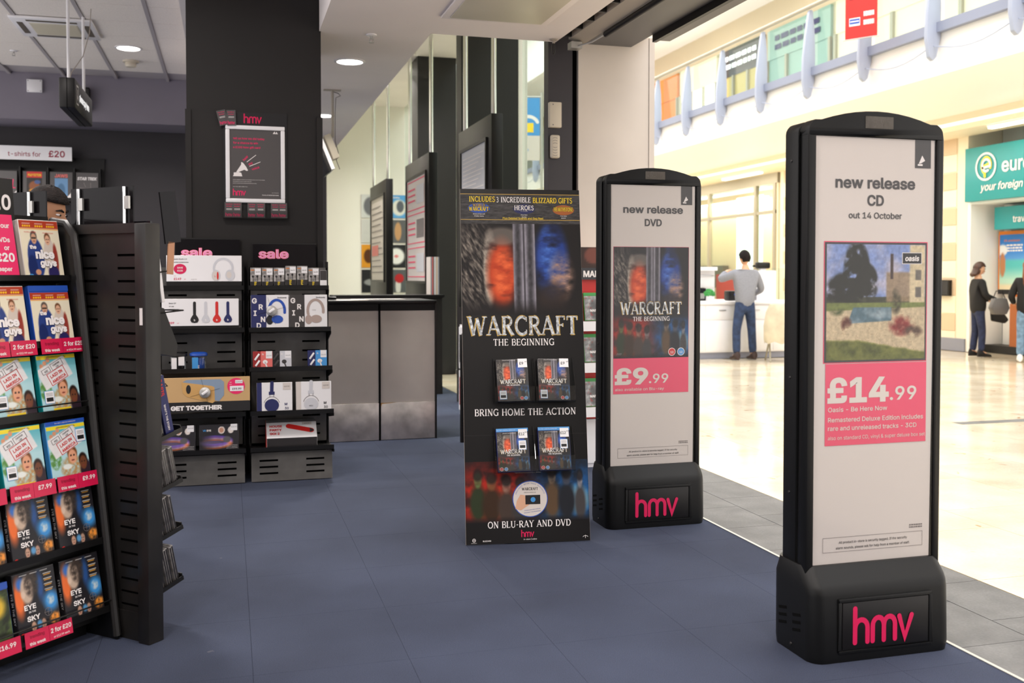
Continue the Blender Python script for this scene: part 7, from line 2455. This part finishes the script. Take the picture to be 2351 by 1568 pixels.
class Sk:
    def __init__(s):
        s.V, s.E, s.R = [], [], []

    def j(s, p, r, parent=None):
        s.V.append(tuple(p))
        s.R.append(r)
        i = len(s.V) - 1
        if parent is not None:
            s.E.append((parent, i))
        return i

    def hand(s, w, fwd, side, up, k=1.0, curl=0.5):
        """palm and five bent fingers grown from wrist index w"""
        f, sd_, u = Vector(fwd).normalized(), Vector(side).normalized(), Vector(up).normalized()
        p = Vector(s.V[w])
        palm = s.j(p + f * 0.055 * k, (0.030 * k, 0.016 * k), w)
        pc_ = Vector(s.V[palm])
        for q, (a, L) in enumerate(((-0.028, 0.060), (-0.009, 0.070), (0.010, 0.066), (0.028, 0.052))):
            b0 = s.j(pc_ + sd_ * a * k + f * 0.028 * k, 0.0095 * k, palm)
            b1 = s.j(Vector(s.V[b0]) + f * L * 0.55 * k - u * 0.014 * k * curl, 0.0085 * k, b0)
            s.j(Vector(s.V[b1]) + f * L * 0.40 * k * (1 - curl * .5) - u * 0.03 * k * curl, 0.007 * k, b1)
        t0 = s.j(p + f * 0.030 * k - sd_ * 0.034 * k, 0.011 * k, palm)
        s.j(Vector(s.V[t0]) + f * 0.040 * k - sd_ * 0.014 * k - u * 0.012 * k, 0.009 * k, t0)


def head_verts(c, k=1.0, yaw=0.0, pitch=0.0):
    """face towards -y before turning; c = centre of the skull"""
    M = T(c) @ Matrix.Rotation(yaw, 4, 'Z') @ Matrix.Rotation(pitch, 4, 'X')
    n, m = 28, 22
    vs, fs = [], []
    g = lambda x, z, x0, z0, sx, sz: math.exp(-((x - x0) / sx) ** 2 - ((z - z0) / sz) ** 2)
    for i in range(m + 1):
        th = math.pi * i / m
        for q in range(n):
            ph = 2 * math.pi * q / n
            d = Vector((math.sin(th) * math.sin(ph), -math.sin(th) * math.cos(ph), math.cos(th)))
            x, y, z = d.x * 0.074, d.y * 0.094, d.z * 0.112
            if z < 0:
                t = -z / 0.112
                x *= 1 - 0.30 * t
                y = y * (1 - 0.10 * t) - 0.016 * t if y < 0 else y * (1 - 0.34 * t)
            if d.y < 0:
                f_ = -d.y
                y -= f_ * (0.026 * g(x, z, 0, -0.022, 0.013, 0.022) + 0.008 * g(x, z, 0, -0.062, 0.024, 0.012) + 0.006 * g(x, z, 0, 0.020, 0.045, 0.012) + 0.010 * g(x, z, 0, -0.098, 0.026, 0.016))
                y += f_ * 0.010 * (g(x, z, 0.030, 0.002, 0.016, 0.010) + g(x, z, -0.030, 0.002, 0.016, 0.010))
            vs.append(M @ (Vector((x, y, z)) * k))
    for i in range(m):
        for q in range(n):
            r = (q + 1) % n
            fs.append((i * n + q, i * n + r, (i + 1) * n + r, (i + 1) * n + q))
    for s_ in (-1, 1):  # ears
        b = len(vs)
        for i in range(7):
            th = math.pi * i / 6
            for q in range(8):
                ph = 2 * math.pi * q / 8
                vs.append(M @ (Vector((s_ * (0.073 + 0.012 * math.sin(th) * math.cos(ph)), 0.012 + 0.018 * math.sin(th) * math.sin(ph), -0.008 + 0.032 * math.cos(th))) * k))
        for i in range(6):
            for q in range(8):
                r = (q + 1) % 8
                fs.append((b + i * 8 + q, b + i * 8 + r, b + (i + 1) * 8 + r, b + (i + 1) * 8 + q))
    return vs, fs, M


def hair_cap(parent, M, k, m, low=-0.2, front=0.40, puff=1.10, name='hair'):
    n, mm = 28, 20
    b = MB(M)
    vs, keep = [], []
    for i in range(mm + 1):
        th = math.pi * i / mm
        for q in range(n):
            ph = 2 * math.pi * q / n
            d = Vector((math.sin(th) * math.sin(ph), -math.sin(th) * math.cos(ph), math.cos(th)))
            w_ = puff + 0.02 * math.sin(9 * ph + 5 * th)
            z = d.z * 0.112
            tz = max(0, -z / 0.112)
            vs.append(Vector((d.x * 0.074 * w_ * (1 - .25 * tz), d.y * 0.094 * w_ * ((1 - .3 * tz) if d.y > 0 else 1), z * w_)) * k)
            hid = (d.y < -0.12 and d.z < front) or (d.y < 0.25 and d.z < -0.05) or d.z < low
            keep.append(not hid)
    fs = []
    for i in range(mm):
        for q in range(n):
            r = (q + 1) % n
            f = (i * n + q, i * n + r, (i + 1) * n + r, (i + 1) * n + q)
            if sum(keep[v] for v in f) >= 3:
                fs.append(f)
    b.add(vs, fs)
    o = b.build(name, m, parent, smooth=True)
    sol = o.modifiers.new('thickness', 'SOLIDIFY')
    sol.thickness = 0.012 * k
    sol.offset = -1
    return o


def mesh_of(name, vf, m, parent):
    b = MB()
    for vs, fs in vf:
        b.add(vs, fs)
    return b.build(name, m, parent, smooth=True)


def eyes(parent, M, k, brow='hair_black'):
    for s_ in (-1, 1):
        e = MB(M @ T(Vector((s_ * 0.030, -0.082, 0.003)) * k)).lathe([(0.0, -0.006 * k), (0.011 * k, -0.003 * k), (0.012 * k, 0.0), (0.011 * k, 0.003 * k), (0.0, 0.006 * k)], 10).build('eye', 'ink_white', parent, smooth=True)
        MB(M @ T(Vector((s_ * 0.030, -0.0935, 0.002)) * k)).lathe([(0.0, -0.006 * k), (0.0065 * k, 0.0), (0.0, 0.006 * k)], 8).build('pupil', 'ink_black', e, smooth=True)
        MB(M).tube([Vector((s_ * 0.012, -0.097, 0.020)) * k, Vector((s_ * 0.030, -0.094, 0.027)) * k, Vector((s_ * 0.050, -0.078, 0.020)) * k], [0.004 * k, 0.0055 * k, 0.003 * k], 6).build('eyebrow', brow, parent, smooth=True)
    MB(M).tube([Vector((-0.020, -0.092, -0.062)) * k, Vector((0.0, -0.104, -0.060)) * k, Vector((0.020, -0.092, -0.062)) * k], [0.003 * k, 0.006 * k, 0.003 * k], 6).build('lips', 'coral', parent, smooth=True)


def person(label, loc, rz, arms, leg_spread=0.10, stature=1.0, skin='skin', top=None, legs=None, shoes=None, hair='hair_black', head_yaw=0.0, head_pitch=0.0, top_hem=0.86, top_wide=0.0, long_hair=None, stride=0.0, female=False, lean=0.0):
    """faces local -y; arms = ((elbow), (wrist), (hand direction)) for right (+x is the figure's left)"""
    t = thing('person', label, 'person', loc, (0, 0, rz))
    t.scale = (stature,) * 3
    sw = 0.165 if female else 0.19
    S_ = Sk()
    pel = S_.j((0, 0, 0.93), (0.13, 0.09))
    sp = S_.j((0, -lean * .3, 1.10), (0.115, 0.085), pel)
    chest = S_.j((0, -lean * .7, 1.28), (0.135, 0.095), sp)
    nb_ = S_.j((0, -lean + 0.01, 1.43), (0.055, 0.055), chest)
    S_.j((0, -lean - 0.002, 1.54), (0.056, 0.060), nb_)
    hands = []
    for sx_, (el, wr_, hd_) in zip((-1, 1), arms):
        shd = S_.j((sx_ * sw, -lean, 1.375), (0.055, 0.055), chest)
        e = S_.j(el, (0.042, 0.042), shd)
        w_ = S_.j(wr_, (0.028, 0.024), e)
        S_.hand(w_, hd_, (sx_, 0, 0) if abs(hd_[0]) < .7 else (0, 1, 0), (0, 0, 1))
    for sx_ in (-1, 1):
        hp_ = S_.j((sx_ * 0.09, 0, 0.86), (0.085, 0.085), pel)
        kn = S_.j((sx_ * leg_spread, -0.02 + sx_ * stride, 0.47), (0.058, 0.060), hp_)
        an = S_.j((sx_ * (leg_spread + .01), 0.02 + sx_ * stride * 1.4, 0.09), (0.040, 0.042), kn)
        S_.j((sx_ * (leg_spread + .02), -0.09 + sx_ * stride * 1.4, 0.035), (0.035, 0.028), an)
    body = skinned(S_.V, S_.E, S_.R, pel, 2)
    hv, hf, HM = head_verts(Vector((0, -lean - 0.015, 1.615)), 1.0, head_yaw, head_pitch)
    mesh_of('body', [body, (hv, hf)], skin, t)
    eyes(t, HM, 1.0)
    # upper garment
    G = Sk()
    hem = G.j((0, 0, top_hem), (0.165 + top_wide, 0.120 + top_wide * .6))
    w0 = G.j((0, -lean * .2, 1.05), (0.155 + top_wide * .6, 0.112 + top_wide * .4), hem)
    c0 = G.j((0, -lean * .7, 1.27), (0.165 + top_wide * .3, 0.118), w0)
    G.j((0, -lean + 0.01, 1.425), (0.075, 0.070), c0)
    for sx_, (el, wr_, hd_) in zip((-1, 1), arms):
        shd = G.j((sx_ * sw, -lean, 1.365), (0.078, 0.078), c0)
        e = G.j(el, (0.062, 0.062), shd)
        G.j(tuple(Vector(el).lerp(Vector(wr_), 0.94)), (0.045, 0.045), e)
    mesh_of('jacket' if top_wide > .02 else 'top', [skinned(G.V, G.E, G.R, c0, 2)], top, t)
    L = Sk()
    p0 = L.j((0, 0, 1.03), (0.140, 0.100))
    p1 = L.j((0, 0, 0.90), (0.150, 0.110), p0)
    for sx_ in (-1, 1):
        h0 = L.j((sx_ * 0.092, 0, 0.80), (0.090, 0.094), p1)
        k0 = L.j((sx_ * leg_spread, -0.02 + sx_ * stride, 0.47), (0.068, 0.072), h0)
        L.j((sx_ * (leg_spread + .01), 0.01 + sx_ * stride * 1.4, 0.085), (0.062, 0.066), k0)
    mesh_of('trousers', [skinned(L.V, L.E, L.R, p1, 2)], legs, t)
    for sx_ in (-1, 1):
        x, y = sx_ * (leg_spread + .015), 0.03 + sx_ * stride * 1.4
        rg_ = []
        for f, (yy, hw_, zt) in enumerate(((0.050, 0.020, 0.09), (0.035, 0.044, 0.135), (-0.02, 0.048, 0.135), (-0.08, 0.047, 0.075), (-0.14, 0.046, 0.055), (-0.185, 0.034, 0.045), (-0.20, 0.012, 0.03))):
            rg_.append([(x + hw_ * math.cos(a), y + yy, max(0.003, zt / 2 + zt / 2 * math.sin(a))) for a in [2 * math.pi * q / 12 for q in range(12)]])
        MB().rings(rg_).build('shoe', shoes, t, smooth=True)
    hair_cap(t, HM, 1.0, hair, low=-0.62 if not long_hair else -0.6, front=0.42)
    if long_hair:
        rr = []
        for z, wx, wy, yo in ((0.06, 0.075, 0.06, 0.035), (-0.02, 0.088, 0.075, 0.035), (-0.10, 0.092, 0.070, 0.045), (-0.10 - long_hair * .5, 0.105, 0.055, 0.075), (-0.10 - long_hair, 0.080, 0.035, 0.085), (-0.12 - long_hair, 0.02, 0.01, 0.085)):
            rr.append([(wx * math.cos(2 * math.pi * q / 18), yo + wy * math.sin(2 * math.pi * q / 18), z) for q in range(18)])
        MB(HM).rings(rr).build('long_hair', hair, t, smooth=True)
    return t


# man at the phone kiosk, seen from behind
mn = person('man in a grey jumper and blue jeans, back turned, at the phone kiosk', (7.78, 13.98, 0), R(180),
            (((-0.33, -0.05, 1.11), (-0.22, -0.26, 1.02), (0.2, -0.9, 0)), ((0.36, -0.16, 1.27), (0.17, -0.30, 1.40), (-0.8, -0.4, 0.3))),
            leg_spread=0.135, stature=0.985, top='grey_knit', legs='jeans', shoes='shoe_brown', hair='hair_black', head_pitch=R(14), top_hem=0.78, top_wide=0.018)
# woman in profile by the currency kiosk
w1 = person('woman in a short black coat and dark jeans standing sideways by the currency kiosk', (11.76, 13.52, 0), R(70),
            (((-0.24, -0.04, 1.12), (-0.14, -0.30, 1.03), (0.2, -0.9, -0.1)), ((0.24, -0.04, 1.12), (0.14, -0.28, 1.02), (-0.2, -0.9, -0.1))),
            leg_spread=0.085, stature=0.885, top='black_cloth', legs='jeans_dark', shoes='black_cloth', hair='hair_brown', head_pitch=R(16), top_hem=0.74, top_wide=0.065, long_hair=0.06, stride=0.03, female=True)
pu = thing('purse', 'small purple purse held by the woman in the black coat', 'purse', Vector((11.76, 13.52, 0)) + Matrix.Rotation(R(70), 3, 'Z') @ Vector((0.0, -0.34, 0.84)), (R(10), 0, R(70)))
MB().box(-0.045, 0.045, -0.012, 0.012, -0.04, 0.07).build('purse_body', 'dark_red', pu, bev=0.006)
MB().box(-0.045, 0.045, -0.014, 0.014, 0.065, 0.075).build('clasp', 'gold', pu)
hb1 = thing('handbag', 'black shoulder bag hanging in front of the woman in the black coat', 'handbag', Vector((11.76, 13.52, 0)) + Matrix.Rotation(R(70), 3, 'Z') @ Vector((-0.02, -0.27, 0.58)), (0, 0, R(70)))
MB().prism([(-0.10, 0.16), (-0.20, 0.02), (-0.14, -0.04), (0.06, 0.0), (0.08, 0.20)], -0.05, 0.05, 'x').build('bag_body', 'black_cloth', hb1, bev=0.02)
MB().tube([(0, -0.10, 0.15), (0, 0.02, 0.24), (0, 0.10, 0.19)], 0.008, 6).build('bag_strap', 'black_cloth', hb1, smooth=True)
# woman at the right edge, seen from behind
w2 = person('woman with long auburn hair, black coat and pale jeans at the right edge', (11.72, 12.42, 0), R(140),
            (((-0.26, -0.02, 1.10), (-0.20, -0.20, 0.98), (0.2, -0.9, 0)), ((0.26, -0.02, 1.10), (0.20, -0.2, 0.98), (-0.2, -0.9, 0))),
            leg_spread=0.10, stature=0.90, top='black_cloth', legs='jeans_light', shoes='shoe_white', hair='hair_auburn', top_hem=0.74, top_wide=0.05, long_hair=0.36, female=True)
hb2 = thing('handbag', 'dark grey handbag on the arm of the long-haired woman at the right edge', 'handbag', (11.40, 12.66, 0.80), (0, 0, R(-10)))
MB().prism([(-0.15, 0.02), (-0.10, -0.08), (0.10, -0.08), (0.15, 0.02), (0.10, 0.17), (-0.10, 0.17)], -0.06, 0.06).build('bag_body', 'charcoal_print', hb2, bev=0.02)
MB().tube([(-0.10, 0, 0.16), (-0.05, 0, 0.28), (0.05, 0, 0.28), (0.10, 0, 0.16)], 0.008, 6).build('bag_strap', 'black_cloth', hb2, smooth=True)
# staff member behind the racks
st_ = person('dark-haired bearded man looking down behind the disc racks at the left', (-0.882, 5.42, 0), R(62),
             (((-0.27, 0.0, 1.10), (-0.20, -0.24, 1.05), (0.3, -0.9, 0)), ((0.27, 0.0, 1.10), (0.18, -0.24, 1.05), (-0.3, -0.9, 0))),
             stature=1.005, skin='skin_tan', top='black_cloth', legs='black_cloth', shoes='black_cloth', hair='hair_black', head_pitch=R(14), head_yaw=R(8))
HM = T(Vector((0, -0.015, 1.615))) @ Matrix.Rotation(R(8), 4, 'Z') @ Matrix.Rotation(R(14), 4, 'X')
bd = MB(HM)
bd.tube([Vector((-0.066, -0.005, -0.045)), Vector((-0.055, -0.055, -0.085)), Vector((-0.022, -0.088, -0.104)), Vector((0.022, -0.088, -0.104)), Vector((0.055, -0.055, -0.085)), Vector((0.066, -0.005, -0.045))], [0.008, 0.014, 0.017, 0.017, 0.014, 0.008], 8)
bd.build('beard', 'hair_black', st_, smooth=True)
MB(HM).tube([Vector((-0.026, -0.090, -0.052)), Vector((0, -0.106, -0.046)), Vector((0.026, -0.090, -0.052))], [0.003, 0.007, 0.003], 6).build('moustache', 'hair_black', st_, smooth=True)
